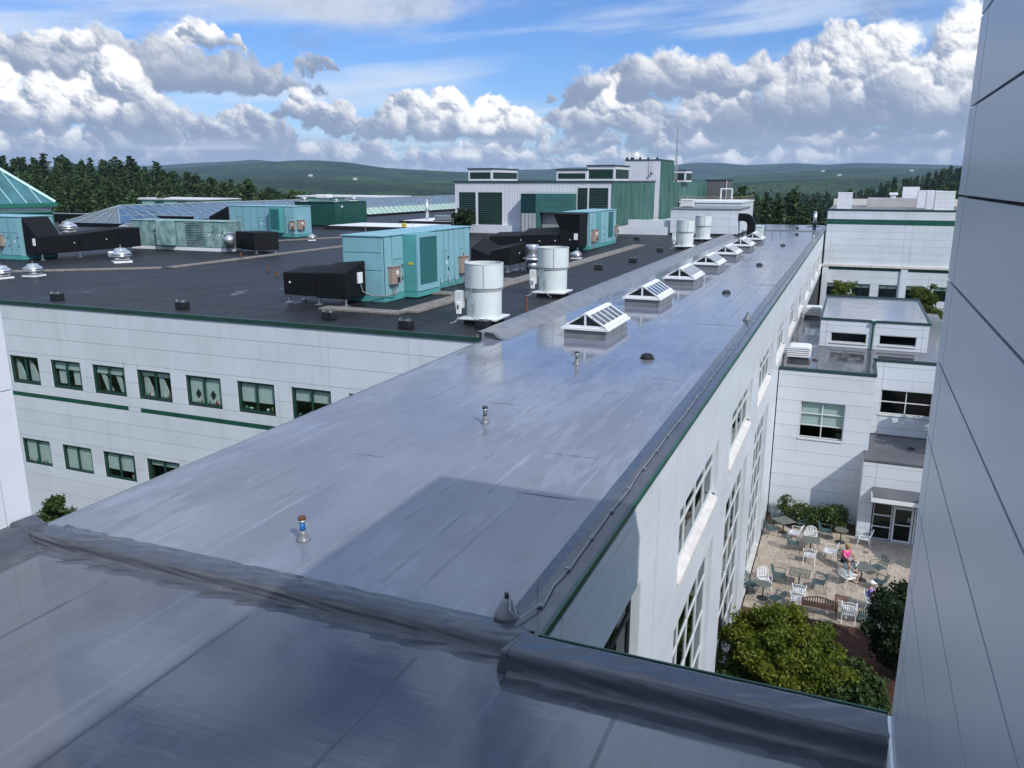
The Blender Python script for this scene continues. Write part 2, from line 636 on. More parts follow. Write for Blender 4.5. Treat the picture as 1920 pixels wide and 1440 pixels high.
def single(name, b, material, label, cat, loc=None, group=None, smooth=False, bevel=0.0):
    """a thing that is one mesh"""
    loc = loc or (0, 0, 0)
    o = link(name, b.mesh(name, material, smooth, loc))
    o.location = loc
    if bevel:
        md = o.modifiers.new('bevel', 'BEVEL')
        md.width = bevel
        md.segments = 2
        md.limit_method = 'ANGLE'
    return tag(o, label, cat, group)


def struct(name, b, material, smooth=False):
    o = link(name, b.mesh(name, material, smooth))
    o['kind'] = 'structure'
    return o


def copy_tree(o, parent=None):
    c = o.copy()
    COL.objects.link(c)
    c.parent = parent
    for ch in o.children:
        copy_tree(ch, c)
    return c


def place(proto, used, loc, rotz=0.0, label=None, scale=None):
    """the first call moves the prototype itself, later ones copy it with all its parts"""
    o = copy_tree(proto) if used[0] else proto
    used[0] = True
    o.location = loc
    o.rotation_euler = (0, 0, rotz)
    if scale is not None:
        o.scale = scale if isinstance(scale, tuple) else (scale,) * 3
    if label:
        o['label'] = label
    return o


# ---------------------------------------------------------------- panelled walls and windows
class Wall:
    """a vertical plane: axis 'x' is X=c with u along Y, axis 'y' is Y=c with u along X; n is the outward sign"""

    def __init__(s, axis, c, n):
        s.axis, s.c, s.n = axis, c, n

    def box(s, b, u0, u1, z0, z1, d0, d1):
        """d is the distance outward from the plane"""
        a0, a1 = s.c + s.n * d0, s.c + s.n * d1
        if s.axis == 'x':
            return b.box(a0, a1, u0, u1, z0, z1)
        return b.box(u0, u1, a0, a1, z0, z1)

    def pt(s, u, z, d=0.0):
        return (s.c + s.n * d, u, z) if s.axis == 'x' else (u, s.c + s.n * d, z)


def cut_rects(rect, holes):
    todo = [rect]
    for h in holes:
        nxt = []
        for (a, b, c, d) in todo:
            ha, hb, hc, hd = max(a, h[0]), min(b, h[1]), max(c, h[2]), min(d, h[3])
            if hb - ha < .03 or hd - hc < .03:
                nxt.append((a, b, c, d))
                continue
            if ha - a > .02:
                nxt.append((a, ha, c, d))
            if b - hb > .02:
                nxt.append((hb, b, c, d))
            if hc - c > .02:
                nxt.append((ha, hb, c, hc))
            if d - hd > .02:
                nxt.append((ha, hb, hd, d))
        todo = nxt
    return todo


PANEL_MESH = {}


def add_panels(wall, parent, rects, material, gap=.014, thick=.045):
    """each facing panel is an object of its own; panels of one size share a mesh"""
    off = Vector(root_of(parent).location)
    for (a, b, c, d) in rects:
        w, h = b - a - gap, d - c - gap
        if w < .05 or h < .04:
            continue
        key = (wall.axis, wall.n, round(w, 3), round(h, 3), material.name, thick)
        if key not in PANEL_MESH:
            bb = B()
            t = thick / 2
            if wall.axis == 'x':
                bb.box(-t, t, -w / 2, w / 2, -h / 2, h / 2)
            else:
                bb.box(-w / 2, w / 2, -t, t, -h / 2, h / 2)
            PANEL_MESH[key] = bb.mesh('panel', material)
        o = link('panel', PANEL_MESH[key], parent)
        p = Vector(wall.pt((a + b) / 2, (c + d) / 2, thick / 2))
        o.location = p - off


def grid_rects(us, zs, holes=()):
    out = []
    for i in range(len(us) - 1):
        for j in range(len(zs) - 1):
            out += cut_rects((us[i], us[i + 1], zs[j], zs[j + 1]), holes)
    return out


def back_wall(wall, root, u0, u1, z0, z1, holes, material, thick=.30, name='wall'):
    """solid backing with the window openings cut out"""
    b = B()
    us = sorted({u0, u1, *[h[0] for h in holes], *[h[1] for h in holes]})
    us = [u for u in us if u0 <= u <= u1]
    for i in range(len(us) - 1):
        col = [(us[i], us[i + 1], z0, z1)]
        for r in cut_rects(col[0], holes):
            wall.box(b, *r, -thick, -.002)
    return part(root, name, b, material)


def window(wall, root, u0, u1, z0, z1, cols, rows, frame_m, glass_m, fw=.06, depth=.12, bar=.045, blinds=None, sill=None,
           sill_m=None, blind_m=None, reveal=None, reveal_m=None, room=None, name='window', fd=.07):
    """cols/rows: lists of relative sizes; blinds: for each column the fraction of the height covered, from the top"""
    b = B()
    d1, d0 = -depth + fd, -depth
    wall.box(b, u0, u1, z1 - fw, z1, d0, d1)
    wall.box(b, u0, u1, z0, z0 + fw, d0, d1)
    wall.box(b, u0, u0 + fw, z0 + fw, z1 - fw, d0, d1)
    wall.box(b, u1 - fw, u1, z0 + fw, z1 - fw, d0, d1)
    iu0, iu1, iz0, iz1 = u0 + fw, u1 - fw, z0 + fw, z1 - fw
    cs, rs = sum(cols), sum(rows)
    ue, ze = [iu0], [iz1]
    for c in cols:
        ue.append(ue[-1] + (iu1 - iu0) * c / cs)
    for r in rows:
        ze.append(ze[-1] - (iz1 - iz0) * r / rs)
    for u in ue[1:-1]:
        wall.box(b, u - bar / 2, u + bar / 2, iz0, iz1, d0 + .006, d1 - .003)
    for z in ze[1:-1]:
        wall.box(b, iu0, iu1, z - bar / 2, z + bar / 2, d0 + .009, d1 - .006)
    w = part(root, name, b, frame_m)
    for i in range(len(cols)):
        for j in range(len(rows)):
            g = B()
            wall.box(g, ue[i], ue[i + 1], ze[j + 1], ze[j], d0 + .022, d0 + .030)
            part(w, 'pane', g, glass_m)
    if blinds:
        for i, fr in enumerate(blinds):
            if fr <= 0:
                continue
            k = B()
            a, c = ue[i], ue[i + 1]
            wall.box(k, a + .01, c - .01, iz1 - (iz1 - iz0) * fr, iz1, d0 - .06, d0 - .045)
            part(w, 'blind', k, blind_m)
    if sill:
        k = B()
        wall.box(k, u0 - .02, u1 + .02, z0 - sill, z0 - .002, d0, .10)
        part(w, 'sill', k, sill_m)
    if reveal_m:
        k = B()
        e = .004
        wall.box(k, u0 + .001, u0 + .016, z0, z1 - .001, -depth + fd + e, .040)
        wall.box(k, u1 - .016, u1 - .001, z0, z1 - .001, -depth + fd + e, .040)
        wall.box(k, u0 + .017, u1 - .017, z1 - .016, z1 - .001, -depth + fd + e, .040)
        part(w, 'reveal', k, reveal_m)
    return w


# ---------------------------------------------------------------- shared materials
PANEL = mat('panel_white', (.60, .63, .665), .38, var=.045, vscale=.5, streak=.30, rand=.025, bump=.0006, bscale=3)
PANEL2 = mat('panel_shade_grey', (.335, .375, .43), .30, var=.03, vscale=.4, streak=.06, rand=.02, bump=.0008, bscale=2)  # base darkened to put the tower face's shade into the colour
RIBBED = mat('ribbed_white', (.62, .62, .66), .45, var=.04, vscale=.6, streak=.15)
BACKING = mat('joint_dark', (.03, .032, .035), .8)
INSIDE = mat('room_dark', (.05, .048, .045), .9)
GREEN = mat('green_trim', (.010, .075, .052), .42, var=.15, vscale=2, streak=.2)
GREENF = mat('green_frame', (.008, .046, .035), .45, var=.15, vscale=3)
LOUVER = mat('green_louver', (.004, .026, .018), .5, var=.2, vscale=2)
TEALW = mat('green_ribbed', (.040, .125, .105), .5, var=.15, vscale=1.1, stretch=(1, 1, .22), streak=.25, col2=(.085, .195, .165), detail=7)  # lighter upright streaks in the colour stand in for light off the ribs
TEALD = mat('green_cladding', (.040, .135, .122), .45, var=.1, vscale=.8)
DKGREEN = mat('dark_green_panel', (.006, .060, .045), .5, var=.1, vscale=1, streak=.1)
ALU = mat('white_aluminium', (.66, .67, .67), .35, var=.05, vscale=2)
STONE = mat('sill_stone', (.60, .57, .53), .7, var=.12, vscale=2.5, bump=.002, bscale=30)
DARKMET = mat('dark_metal', (.025, .028, .03), .5, var=.2, vscale=4)
GALV = mat('galvanised', (.55, .57, .58), .32, metal=.85, var=.15, vscale=4, rvar=.1)
WOODCURB = mat('grey_curb', (.17, .175, .185), .35, var=.12, vscale=1.5, bump=.001, bscale=12)
CONC = mat('walkway', (.19, .17, .15), .85, var=.25, vscale=3, bump=.003, bscale=25)
BLIND = mat('blind', (.66, .70, .69), .8, var=.08, vscale=5, stretch=(1, 1, 12))
CURTAIN = mat('curtain', (.62, .63, .64), .8, var=.15, vscale=5, stretch=(14, 14, .3))
WHITE = mat('white_paint', (.74, .75, .76), .4, var=.05, vscale=3, streak=.08)
GLASS = glass_mat('window_glass', (.86, .91, .89), base=.04)
GLASSD = glass_mat('court_glass', (.50, .57, .55), base=.03, edge=.5)
SKYGL = glass_mat('skylight_glass', (.35, .45, .47), base=.16)
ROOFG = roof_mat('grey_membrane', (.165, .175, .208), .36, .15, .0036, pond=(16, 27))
SEAMF = mat('lap_seam_near', (.080, .087, .110), .15, var=.3, vscale=.8)
SEAMM = mat('lap_seam', (.19, .20, .225), .28, var=.25, vscale=1.2)
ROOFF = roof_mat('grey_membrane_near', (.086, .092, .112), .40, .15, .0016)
ROOFD = roof_mat('dark_wet_membrane', (.060, .058, .064), .44, .30, .003)
ROOFB = roof_mat('black_membrane', (.0125, .012, .0145), .70, .50, .005, var=.40, spec=.22)
FLASHM = mat('matte_flashing', (.165, .17, .185), .38, var=.16, vscale=1.5, rvar=.08, bump=.002, bscale=4)
FLASH = mat('grey_flashing', (.056, .061, .075), .15, var=.15, vscale=2.0, rvar=.06, bump=.0016, bscale=4)

# ---------------------------------------------------------------- low building under the roof in the foreground
fg = thing('low_building', 'low building with wet grey membrane roof in the foreground, between two panelled towers', 'building', (-5.5, 0, -13))
b = B().box(-11.88, .78, -9, 8.2, -13, -.10)
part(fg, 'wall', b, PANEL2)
b = B().box(-11.86, .785, -9, 7.9, -.098, -.02)
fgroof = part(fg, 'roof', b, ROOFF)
for xs_ in (-9.4, -6.9, -4.4, -1.9):
    b = B().box(xs_, xs_ + .05, -8.9, 7.55, -.03, -.0175)
    part(fgroof, 'seam', b, SEAMF)


def swept(prof, x0, x1, n, seed, amp, ends=True):
    """membrane wrapped over a curb: a profile in (y, z) carried along X with wrinkles"""
    rng = np.random.default_rng(seed)
    k = len(prof)
    ph = rng.random((8, 3)) * 6.28
    fr = rng.uniform(.6, 9, 8)
    bb = B()
    vs, fs = [], []
    for i in range(n + 1):
        x = x0 + (x1 - x0) * i / n
        for j, (y, z) in enumerate(prof):
            e = sum(math.sin(fr[q] * x + ph[q, 0] + j * 1.3) * (1 if q < 4 else .6) for q in range(8)) / 8
            g = sum(math.sin(fr[q] * x * 1.7 + ph[q, 1] - j * .9) for q in range(8)) / 8
            s = 0 if j in (0, k - 1) else 1 + 2.5 * math.exp(-(x + 11.6) / 1.2)
            vs.append((x, y + amp * e * s * 1.4, z + amp * g * s))
    for i in range(n):
        for j in range(k - 1):
            a = i * k + j
            fs.append((a, a + 1, a + k + 1, a + k))
    if ends:
        fs.append(tuple(range(k)))
        fs.append(tuple(range(n * k, n * k + k))[::-1])
    bb.add(vs, fs)
    return bb


def smooth_prof(p, sub=4):
    """Catmull-Rom through the profile points"""
    out = []
    for i in range(len(p) - 1):
        p0, p1, p2, p3 = p[max(i - 1, 0)], p[i], p[i + 1], p[min(i + 2, len(p) - 1)]
        for s in range(sub):
            t = s / sub
            out.append(tuple(.5 * (2 * p1[k] + (p2[k] - p0[k]) * t + (2 * p0[k] - 5 * p1[k] + 4 * p2[k] - p3[k]) * t * t
                                   + (3 * p1[k] - p0[k] - 3 * p2[k] + p3[k]) * t ** 3) for k in (0, 1)))
    out.append(p[-1])
    return out


prof_w = smooth_prof([(7.66, -.024), (7.86, -.014), (7.95, .008), (7.985, .06), (8.005, .125), (8.055, .163), (8.18, .165), (8.34, .15), (8.45, .10), (8.56, .03), (8.72, -.002)])
part(fg, 'curb', swept(prof_w, -11.55, -3.22, 260, 3, .009), FLASH, smooth=True)
prof_e = smooth_prof([(7.36, -.024), (7.54, -.012), (7.625, .015), (7.655, .09), (7.668, .21), (7.705, .262), (7.80, .258), (8.0, .225), (8.20, .192)])
bb = swept(prof_e + [(8.235, .18), (8.25, -.2)], -3.24, .775, 130, 5, .006)
part(fg, 'parapet', bb, FLASH, smooth=True)
part(fg, 'edge_trim', B().box(-3.08, .775, 8.255, 8.28, -.16, .185), GREEN)
# wrapped corner where curb and parapet meet
b = B().add([(-3.38, 7.63, -.03), (-3.0, 7.63, -.03), (-3.0, 8.24, -.03), (-3.38, 8.42, -.03),
             (-3.34, 7.68, .262), (-3.0, 7.68, .258), (-3.0, 8.225, .190), (-3.30, 8.34, .172)],
            [(0, 3, 2, 1), (4, 5, 6, 7), (0, 1, 5, 4), (1, 2, 6, 5), (2, 3, 7, 6), (3, 0, 4, 7)])
part(fg, 'corner_wrap', b, FLASH, bevel=.04)
# folded flashing at the foot of the left tower
prof_l = smooth_prof([(-11.0, -.02), (-11.25, .0), (-11.42, .05), (-11.55, .17), (-11.68, .22), (-11.86, .235)])
b = B()
n = 60
rng = np.random.default_rng(8)
k = len(prof_l)
vs, fs = [], []
for i in range(n + 1):
    y = -8 + 16.2 * i / n
    for j, (x, z) in enumerate(prof_l):
        vs.append((x + .015 * math.sin(y * 3.1 + j), y, z + .012 * math.sin(y * 4.3 + j * .7) * (j > 0)))
for i in range(n):
    for j in range(k - 1):
        a = i * k + j
        fs.append((a, a + 1, a + k + 1, a + k))
b.add(vs, fs)
part(fg, 'side_flashing', b, FLASH, smooth=True)
b = B().add([(-11.88, 7.9, .0), (-11.42, 7.95, .0), (-11.38, 8.42, .0), (-11.88, 8.5, .0), (-11.88, 7.95, .30), (-11.62, 8.0, .25), (-11.55, 8.32, .21), (-11.88, 8.4, .29)],
            [(0, 3, 2, 1), (4, 5, 6, 7), (0, 1, 5, 4), (1, 2, 6, 5), (2, 3, 7, 6), (3, 0, 4, 7)])
part(fg, 'corner_wrap', b, FLASH, bevel=.05)

# ---------------------------------------------------------------- tower on the right, tower on the left
rt = thing('panelled_tower', 'tall tower of pale grey metal panels filling the right edge of the view', 'building', (3, 0, -13))
wl = part(rt, 'wall', B().box(.86, 5.36, -9, 8.06, -13, 7.8), BACKING)
tz = [-13 + .0] + [-12.49 + .715 * i for i in range(0, 28)] + [7.92]
tw = Wall('x', .85, -1)
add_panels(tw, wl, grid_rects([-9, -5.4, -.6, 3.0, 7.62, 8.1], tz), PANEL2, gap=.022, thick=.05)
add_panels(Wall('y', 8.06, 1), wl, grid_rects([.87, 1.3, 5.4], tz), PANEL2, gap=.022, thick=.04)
part(rt, 'roof', B().box(.80, 5.42, -9, 8.1, 7.93, 8.0), GREEN)
part(rt, 'base_flashing', B().box(.768, .797, -9, 8.08, -.01, .26), WHITE)

lt = thing('white_tower', 'bright white panelled tower at the left edge, sunlit side facing the roof', 'building', (-18, 0, -13))
wl = part(lt, 'wall', B().box(-25, -11.96, -12, 8.36, -13, 9), BACKING)
add_panels(Wall('x', -11.96, 1), wl, grid_rects([-12, -7.5, -3, 1.5, 4.4, 7.95, 8.38], [.21, 2.36, 4.5, 6.65, 9]), PANEL, thick=.05)
add_panels(Wall('y', 8.36, 1), wl, grid_rects([-25, -20, -16, -12.4, -11.97], [-13, -10, -7, -4, -1, 1.8, 4.5, 6.65, 9]), PANEL)
part(lt, 'base_flashing', B().box(-11.905, -11.868, -12, 8.40, .06, .205), WHITE)
part(lt, 'roof', B().box(-25.1, -11.86, -12.1, 8.46, 9.01, 9.1), GREEN)

# ---------------------------------------------------------------- long building with the skylights
lb = thing('long_building', 'long white panelled building with glossy grey membrane roof and a row of skylights', 'building', (-7.5, 60, -13))
EW = Wall('x', -3.16, 1)
BAY0, BAYP, BAYW, NB = 17.7, 8.5, 5.9, 10
holes_up = [(BAY0 + BAYP * i, BAY0 + BAYP * i + BAYW, -3.60, -1.90) for i in range(-1, NB)]
holes_up[0] = (9.25, 13.9, -3.55, -1.80)
holes_lo = [(BAY0 + BAYP * i, BAY0 + BAYP * i + BAYW, -12.60, -5.0) for i in range(-1, 3)]
holes_lo[0] = (9.25, 15.1, -12.60, -5.0)
holes_sill = [(a, c, e - .29, f) for a, c, e, f in holes_up]
wl = back_wall(EW, lb, 8.30, 113, -13, -.10, holes_sill + holes_lo, BACKING, thick=.34)
zc = [-.12, -.36, -1.06, -1.80, -2.52, -3.24, -3.95, -4.65, -5.36, -6.07, -6.78, -7.5, -8.21, -8.93, -9.64, -10.35, -11.07, -11.78, -12.5, -12.98][::-1]
us = [8.32, 9.25, 15.15]
for i in range(NB):
    us += [BAY0 + BAYP * i - .55, BAY0 + BAYP * i + BAYW + .55]
us += [112.9]
rects = grid_rects(us, zc, holes_sill + holes_lo)
rects = [r for r in rects if not (r[0] > 46 and r[3] < -4.35)]
add_panels(EW, wl, rects, PANEL, thick=.05, gap=.022)
part(lb, 'wall', B().box(-11.9, -11.6, 8.3, 113, -13, -.10), PANEL)
part(lb, 'wall', B().box(-11.6, -3.5, 112.6, 113, -13, -.10), PANEL)
part(lb, 'interior_wall', B().box(-8.0, -7.8, 8.5, 112, -13, -.2), INSIDE)
fl = B()
for z in (-4.6, -8.8, -12.95):
    fl.box(-7.8, -3.52, 8.5, 112, z - .25, z)
part(lb, 'floor', fl, INSIDE)
for i, h in enumerate(holes_up):
    w = window(EW, lb, *h, [1, 1, 1, 1] if i else [1, 1, 1], [.42, .58], DARKMET if i == 0 else ALU, GLASSD, fw=.07, depth=.17 if i else .20, bar=.065,
               reveal_m=PANEL, name='window')
    s = B()
    u0, u1, z0, _ = h
    s.extrude([EW.pt(u0 + .002, z0 - .005, -.28), EW.pt(u0 + .002, z0 - .005, -.13), EW.pt(u0 + .002, z0 - .15, .10), EW.pt(u0 + .002, z0 - .285, .10), EW.pt(u0 + .002, z0 - .285, -.28)], (0, u1 - u0 - .004, 0))
    part(w, 'sill', s, STONE)
for i, h in enumerate(holes_lo):
    w = window(EW, lb, *h, [1, 1, 1, 1], [1, 1, 1, 1, 1, 1], ALU, GLASSD, fw=.07, depth=.19, bar=.065, reveal_m=PANEL, name='tall_window')
    s = B()
    EW.box(s, h[0] + .002, h[1] - .002, h[2] - .02, h[2] + .03, -.11, .10)
    part(w, 'sill', s, STONE)
# narrow dark gaskets on the glass line of the upper windows
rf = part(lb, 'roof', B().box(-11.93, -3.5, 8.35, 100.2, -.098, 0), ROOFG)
part(lb, 'roof', B().box(-11.93, -3.5, 100.2, 113, -.098, .10), ROOFG)
for x, y0_, y1_ in ((-10.9, 8.8, 60), (-9.85, 9, 26), (-8.95, 8.8, 19), (-7.05, 8.75, 100.1), (-6.55, 11, 48), (-5.75, 9, 22.5), (-5.15, 8.75, 100.1), (-4.45, 14, 62)):
    part(rf, 'seam', B().box(x, x + .05, y0_, y1_, -.01, .0028), SEAMM)
for x, y, w_, a_ in ((-5.3, 12.9, 1.2, .05), (-5.6, 15.2, 1.3, .04), (-9.2, 13.6, .7, .1), (-8.3, 18.4, .9, .05), (-5.0, 22.6, 1.1, .03), (-5.6, 32.5, 1.6, .02), (-4.9, 46.5, 1.5, .03)):
    part(rf, 'membrane_wrinkle', B().tube([(x, y, .001), (x + w_ * .3, y + w_ * a_ * .4, .005), (x + w_ * .7, y + w_ * a_ * .6, .006), (x + w_, y + w_ * a_, .001)], [.006, .012, .012, .006], 6), ROOFG)
for y in (22.0, 31.5, 47, 63, 84):
    part(rf, 'seam', B().box(-5.1, -3.75, y, y + .05, -.01, .0045), ROOFG)
# left edge rolled over, right edge raised with its trim
b = B()
pr = [(-11.55, .001), (-11.70, .018), (-11.84, .022), (-11.94, .0), (-11.97, -.07), (-11.975, -.25)]
for j in range(len(pr) - 1):
    b.quad((pr[j][0], 8.4, pr[j][1]), (pr[j][0], 26.3, pr[j][1]), (pr[j + 1][0], 26.3, pr[j + 1][1]), (pr[j + 1][0], 8.4, pr[j + 1][1]))
part(lb, 'rolled_edge', b, ROOFG, smooth=True)
b = B().extrude([(-3.72, 8.3, .0005), (-3.52, 8.3, .045), (-3.17, 8.3, .05), (-3.14, 8.3, .04), (-3.14, 8.3, -.09), (-3.72, 8.3, -.09)], (0, 104.6, 0))
part(lb, 'edge_strip', b, FLASH)
b = B().box(-3.138, -3.098, 8.3, 112.9, -.075, .038)
part(lb, 'edge_trim', b, GREEN)
# curb between this roof and the black roof
prof = smooth_prof([(-11.02, .0), (-11.22, .012), (-11.38, .06), (-11.50, .14), (-11.62, .225), (-11.74, .25), (-11.95, .255), (-12.16, .255), (-12.25, .23), (-12.28, .0)], 3)
b = B()
vs, fs = [], []
k = len(prof)
n = 160
for i in range(n + 1):
    y = 26.25 + (87.7 - 26.25) * i / n
    for j, (x, z) in enumerate(prof):
        vs.append((x + .008 * math.sin(y * 2.7 + j), y, z + .006 * math.sin(y * 3.9 + j * 1.1) * (0 < j < k - 1)))
for i in range(n):
    for j in range(k - 1):
        a = i * k + j
        fs.append((a, a + 1, a + k + 1, a + k))
fs.append(tuple(range(k)))
b.add(vs, fs)
part(lb, 'curb', b, FLASHM, smooth=True)
part(lb, 'corner_flashing', B().box(-12.02, -11.93, 26.16, 26.24, -.35, .26), GALV)

# ---------------------------------------------------------------- wing by the courtyard, its entrance block and roof lantern
wg = thing('courtyard_wing', 'white panelled wing across the courtyard with entrance block and clerestory box on its roof', 'building', (1, 50, -13))
WW = Wall('y', 45.5, -1)
whole = (-1.80, .46, -8.10, -6.05)
wl = back_wall(WW, wg, -3.08, 1.75, -13, -4.36, [whole], BACKING)
zw = [-4.42, -4.66] + [-5.34 - .715 * i for i in range(11)] + [-12.95]
add_panels(WW, wl, grid_rects([-3.06, 1.78], zw[::-1], [whole]), PANEL, thick=.045)
window(WW, wg, *whole, [1, 1], [1, 1, 1], ALU, GLASS, fw=.05, depth=.16, bar=.05, blinds=[.66, .66], blind_m=BLIND, sill=.09, sill_m=ALU, reveal_m=PANEL)
part(wg, 'interior_wall', B().box(-3.05, 6.4, 50.5, 50.6, -13, -4.5), INSIDE)
# return wall and recessed right part
RW = Wall('x', 1.73, 1)
add_panels(RW, part(wg, 'wall', B().box(1.45, 1.728, 45.52, 48.8, -13, -4.36), BACKING), grid_rects([45.48, 48.8], zw[::-1]), PANEL)
W2 = Wall('y', 48.8, -1)
h2 = (2.25, 4.85, -7.20, -5.80)
wl = back_wall(W2, wg, 1.74, 6.5, -8.5, -4.16, [h2], BACKING)
add_panels(W2, wl, grid_rects([1.79, 2.25, 6.5], [-8.4, -8.0, -7.3, -6.6, -5.9, -5.2, -4.5, -4.22], [h2]), PANEL, thick=.045)
window(W2, wg, *h2, [1, 1], [1, 1], ALU, GLASS, fw=.05, depth=.14, bar=.05, sill=.08, sill_m=ALU, reveal_m=PANEL)
# wing roof
rfw = part(wg, 'roof', B().box(-3.08, 1.72, 45.6, 69.5, -4.45, -4.34), ROOFD)
part(wg, 'roof', B().box(1.725, 6.5, 48.9, 69.5, -4.45, -4.336), ROOFD)
b = B().box(-3.08, 1.83, 45.42, 45.60, -4.40, -4.25).box(1.68, 1.83, 45.60, 48.70, -4.40, -4.25)
part(wg, 'edge_trim', b, mat('dark_edge', (.02, .05, .05), .5))
b = B().box(1.66, 6.5, 48.70, 48.86, -4.18, -4.06)
part(wg, 'edge_trim', b, MATS['dark_edge'])
# clerestory box
cx0, cx1, cy0, cy1, cz1 = -1.36, 4.63, 52.9, 63.6, -2.62
CW = Wall('y', cy0, -1)
ch = [(-.72, 1.30, -4.02, -3.43), (2.00, 4.02, -4.02, -3.43)]
wl = back_wall(CW, wg, cx0, cx1, -4.33, cz1 - .06, ch, BACKING)
add_panels(CW, wl, grid_rects([cx0, -1.0, 1.62, 1.70, 4.3, cx1], [-4.33, -4.14, -3.42, -2.98, cz1 - .07], ch), PANEL, thick=.045)
b = B().box(cx0, cx0 + .25, cy0, cy1, -4.33, cz1 - .06).box(cx1 - .25, cx1, cy0, cy1, -4.33, cz1 - .06).box(cx0 + .25, cx1 - .25, cy1 - .25, cy1, -4.33, cz1 - .06)
part(wg, 'wall', b, PANEL)
for h in ch:
    window(CW, wg, *h, [1], [1], ALU, GLASSD, fw=.04, depth=.14, sill=.07, sill_m=ALU, reveal_m=PANEL)
part(wg, 'lantern_roof', B().box(cx0 + .06, cx1 - .06, cy0 + .06, cy1 - .06, cz1 - .055, cz1 + .01), ROOFG)
b = B().box(cx0 - .08, 1.50, cy0 - .08, cy0 + .06, cz1 - .08, cz1 + .06).box(1.72, cx1 + .08, cy0 - .08, cy0 + .06, cz1 - .08, cz1 + .06)
b.box(cx0 - .08, cx0 + .06, cy0 + .06, cy1, cz1 - .08, cz1 + .05).box(cx1 - .06, cx1 + .08, cy0 + .06, cy1, cz1 - .08, cz1 + .05).box(cx0 - .08, cx1 + .08, cy1, cy1 + .1, cz1 - .08, cz1 + .12)
part(wg, 'edge_trim', b, MATS['dark_edge'])
dp = B().box(1.48, 1.74, cy0 - .22, cy0 + .0, cz1 - .16, cz1 + .02).tube([(1.61, cy0 - .14, cz1 - .1), (1.61, cy0 - .12, cz1 - .3), (1.60, cy0 - .11, -4.1), (1.60, cy0 - .16, -4.3)], .055, 8)
part(wg, 'downpipe', dp, GREEN)
pd = mat('white_patch', (.7, .71, .72), .5)
part(wg, 'roof_patch', B().extrude([(.75, cy0 + .12, cz1 + .012), (1.5, cy0 + .45, cz1 + .012), (1.95, cy0 + .45, cz1 + .012), (2.5, cy0 + .12, cz1 + .012), (1.7, cy0 + .25, cz1 + .012), (1.5, cy0 + .25, cz1 + .012)], (0, 0, .01)), pd)
# entrance block
EB = Wall('y', 43.9, -1)
eh = [(2.28, 5.0, -12.78, -10.36)]
wl = back_wall(EB, wg, 1.60, 6.5, -13, -8.56, eh, BACKING)
add_panels(EB, wl, grid_rects([1.58, 2.22, 6.5], [-12.9, -12.2, -11.5, -10.78, -10.1, -9.35, -8.76, -8.58], eh), PANEL, thick=.045)
EL = Wall('x', 1.60, -1)
add_panels(EL, part(wg, 'wall', B().box(1.602, 1.88, 43.9, 45.48, -13, -8.56), BACKING), grid_rects([43.86, 45.46], [-12.9, -12.2, -11.5, -10.78, -10.1, -9.35, -8.76, -8.58]), PANEL)
part(wg, 'block_roof', B().box(1.58, 6.5, 43.86, 48.79, -8.555, -8.44), mat('plain_grey_roof', (.10, .10, .11), .5, var=.15, vscale=.8))
part(wg, 'canopy', B().extrude([(2.12, 43.86, -9.85), (2.12, 42.95, -10.18), (2.12, 42.95, -10.34), (2.12, 43.86, -10.34)], (4.2, 0, 0)), MATS['plain_grey_roof'])
part(wg, 'canopy_edge', B().box(2.08, 6.4, 42.90, 42.945, -10.36, -10.15).box(2.075, 2.115, 42.945, 43.85, -10.36, -10.02), WHITE)
ew = window(EB, wg, 2.28, 3.20, -12.76, -10.38, [1], [.5, 1, 1, 1], ALU, GLASSD, fw=.05, depth=.12, bar=.06, name='sidelight')
window(EB, wg, 3.20, 5.0, -10.84, -10.38, [1, 1], [1], ALU, GLASSD, fw=.05, depth=.12, bar=.06, name='transom')
dr = window(EB, wg, 3.24, 4.20, -12.78, -10.86, [1], [1, 1], WHITE, GLASSD, fw=.10, depth=.12, bar=.05, name='door')
part(dr, 'handle', B().tube([(4.10, 43.84, -11.6), (4.10, 43.76, -11.6), (4.10, 43.76, -11.95), (4.10, 43.84, -11.95)], .018, 6), ALU)
part(dr, 'paper_notice', B().box(3.93, 4.09, 43.992, 43.995, -11.62, -11.36), WHITE)
window(EB, wg, 4.24, 5.0, -12.78, -10.86, [1], [1, 1], WHITE, GLASSD, fw=.08, depth=.12, bar=.05, name='door')
part(wg, 'wall', B().box(6.4, 6.5, 44.2, 69.4, -13, -8.6).box(6.4, 6.5, 49.1, 69.4, -8.6, -4.5).box(-3.05, 6.4, 69.2, 69.4, -13, -4.46), PANEL)

# ---------------------------------------------------------------- far building on the right
fr_ = thing('far_white_building', 'white building with two dark green bands behind the lantern roof, vents on top', 'building', (6, 106, -13))
FW = Wall('y', 100, -1)
fh = [(.37 + 2.76 * i, 2.25 + 2.76 * i, -7.25, -5.68) for i in (-1, 0, 1, 2, 3)]
wl = back_wall(FW, fr_, -2.92, 16, -13, 2.38, fh, BACKING)
zf = [-13, -12.2, -11.4, -10.6, -9.8, -9, -8.2, -7.25, -6.45, -5.68, -4.95, -4.15, -3.62, -2.9, -2.15, -1.4, -.65, .10, .90, 1.45, 2.05, 2.36]
skip = [(-2.95, 16, .90, 1.45), (-2.95, 16, -4.15, -3.62)]
add_panels(FW, wl, grid_rects([-2.90, -2.35, 5.18, 5.92, 16], zf, fh + skip), PANEL, thick=.045)
part(fr_, 'green_band', B().box(-2.95, 16, 99.93, 99.998, .905, 1.445), GREEN)
part(fr_, 'green_band', B().box(-2.25, 5.2, 99.94, 99.998, -4.14, -3.82).box(5.9, 16, 99.94, 99.998, -4.14, -3.82), GREEN)
part(fr_, 'ledge', B().box(-3.2, 16, 99.70, 99.998, -3.80, -3.55), STONE)
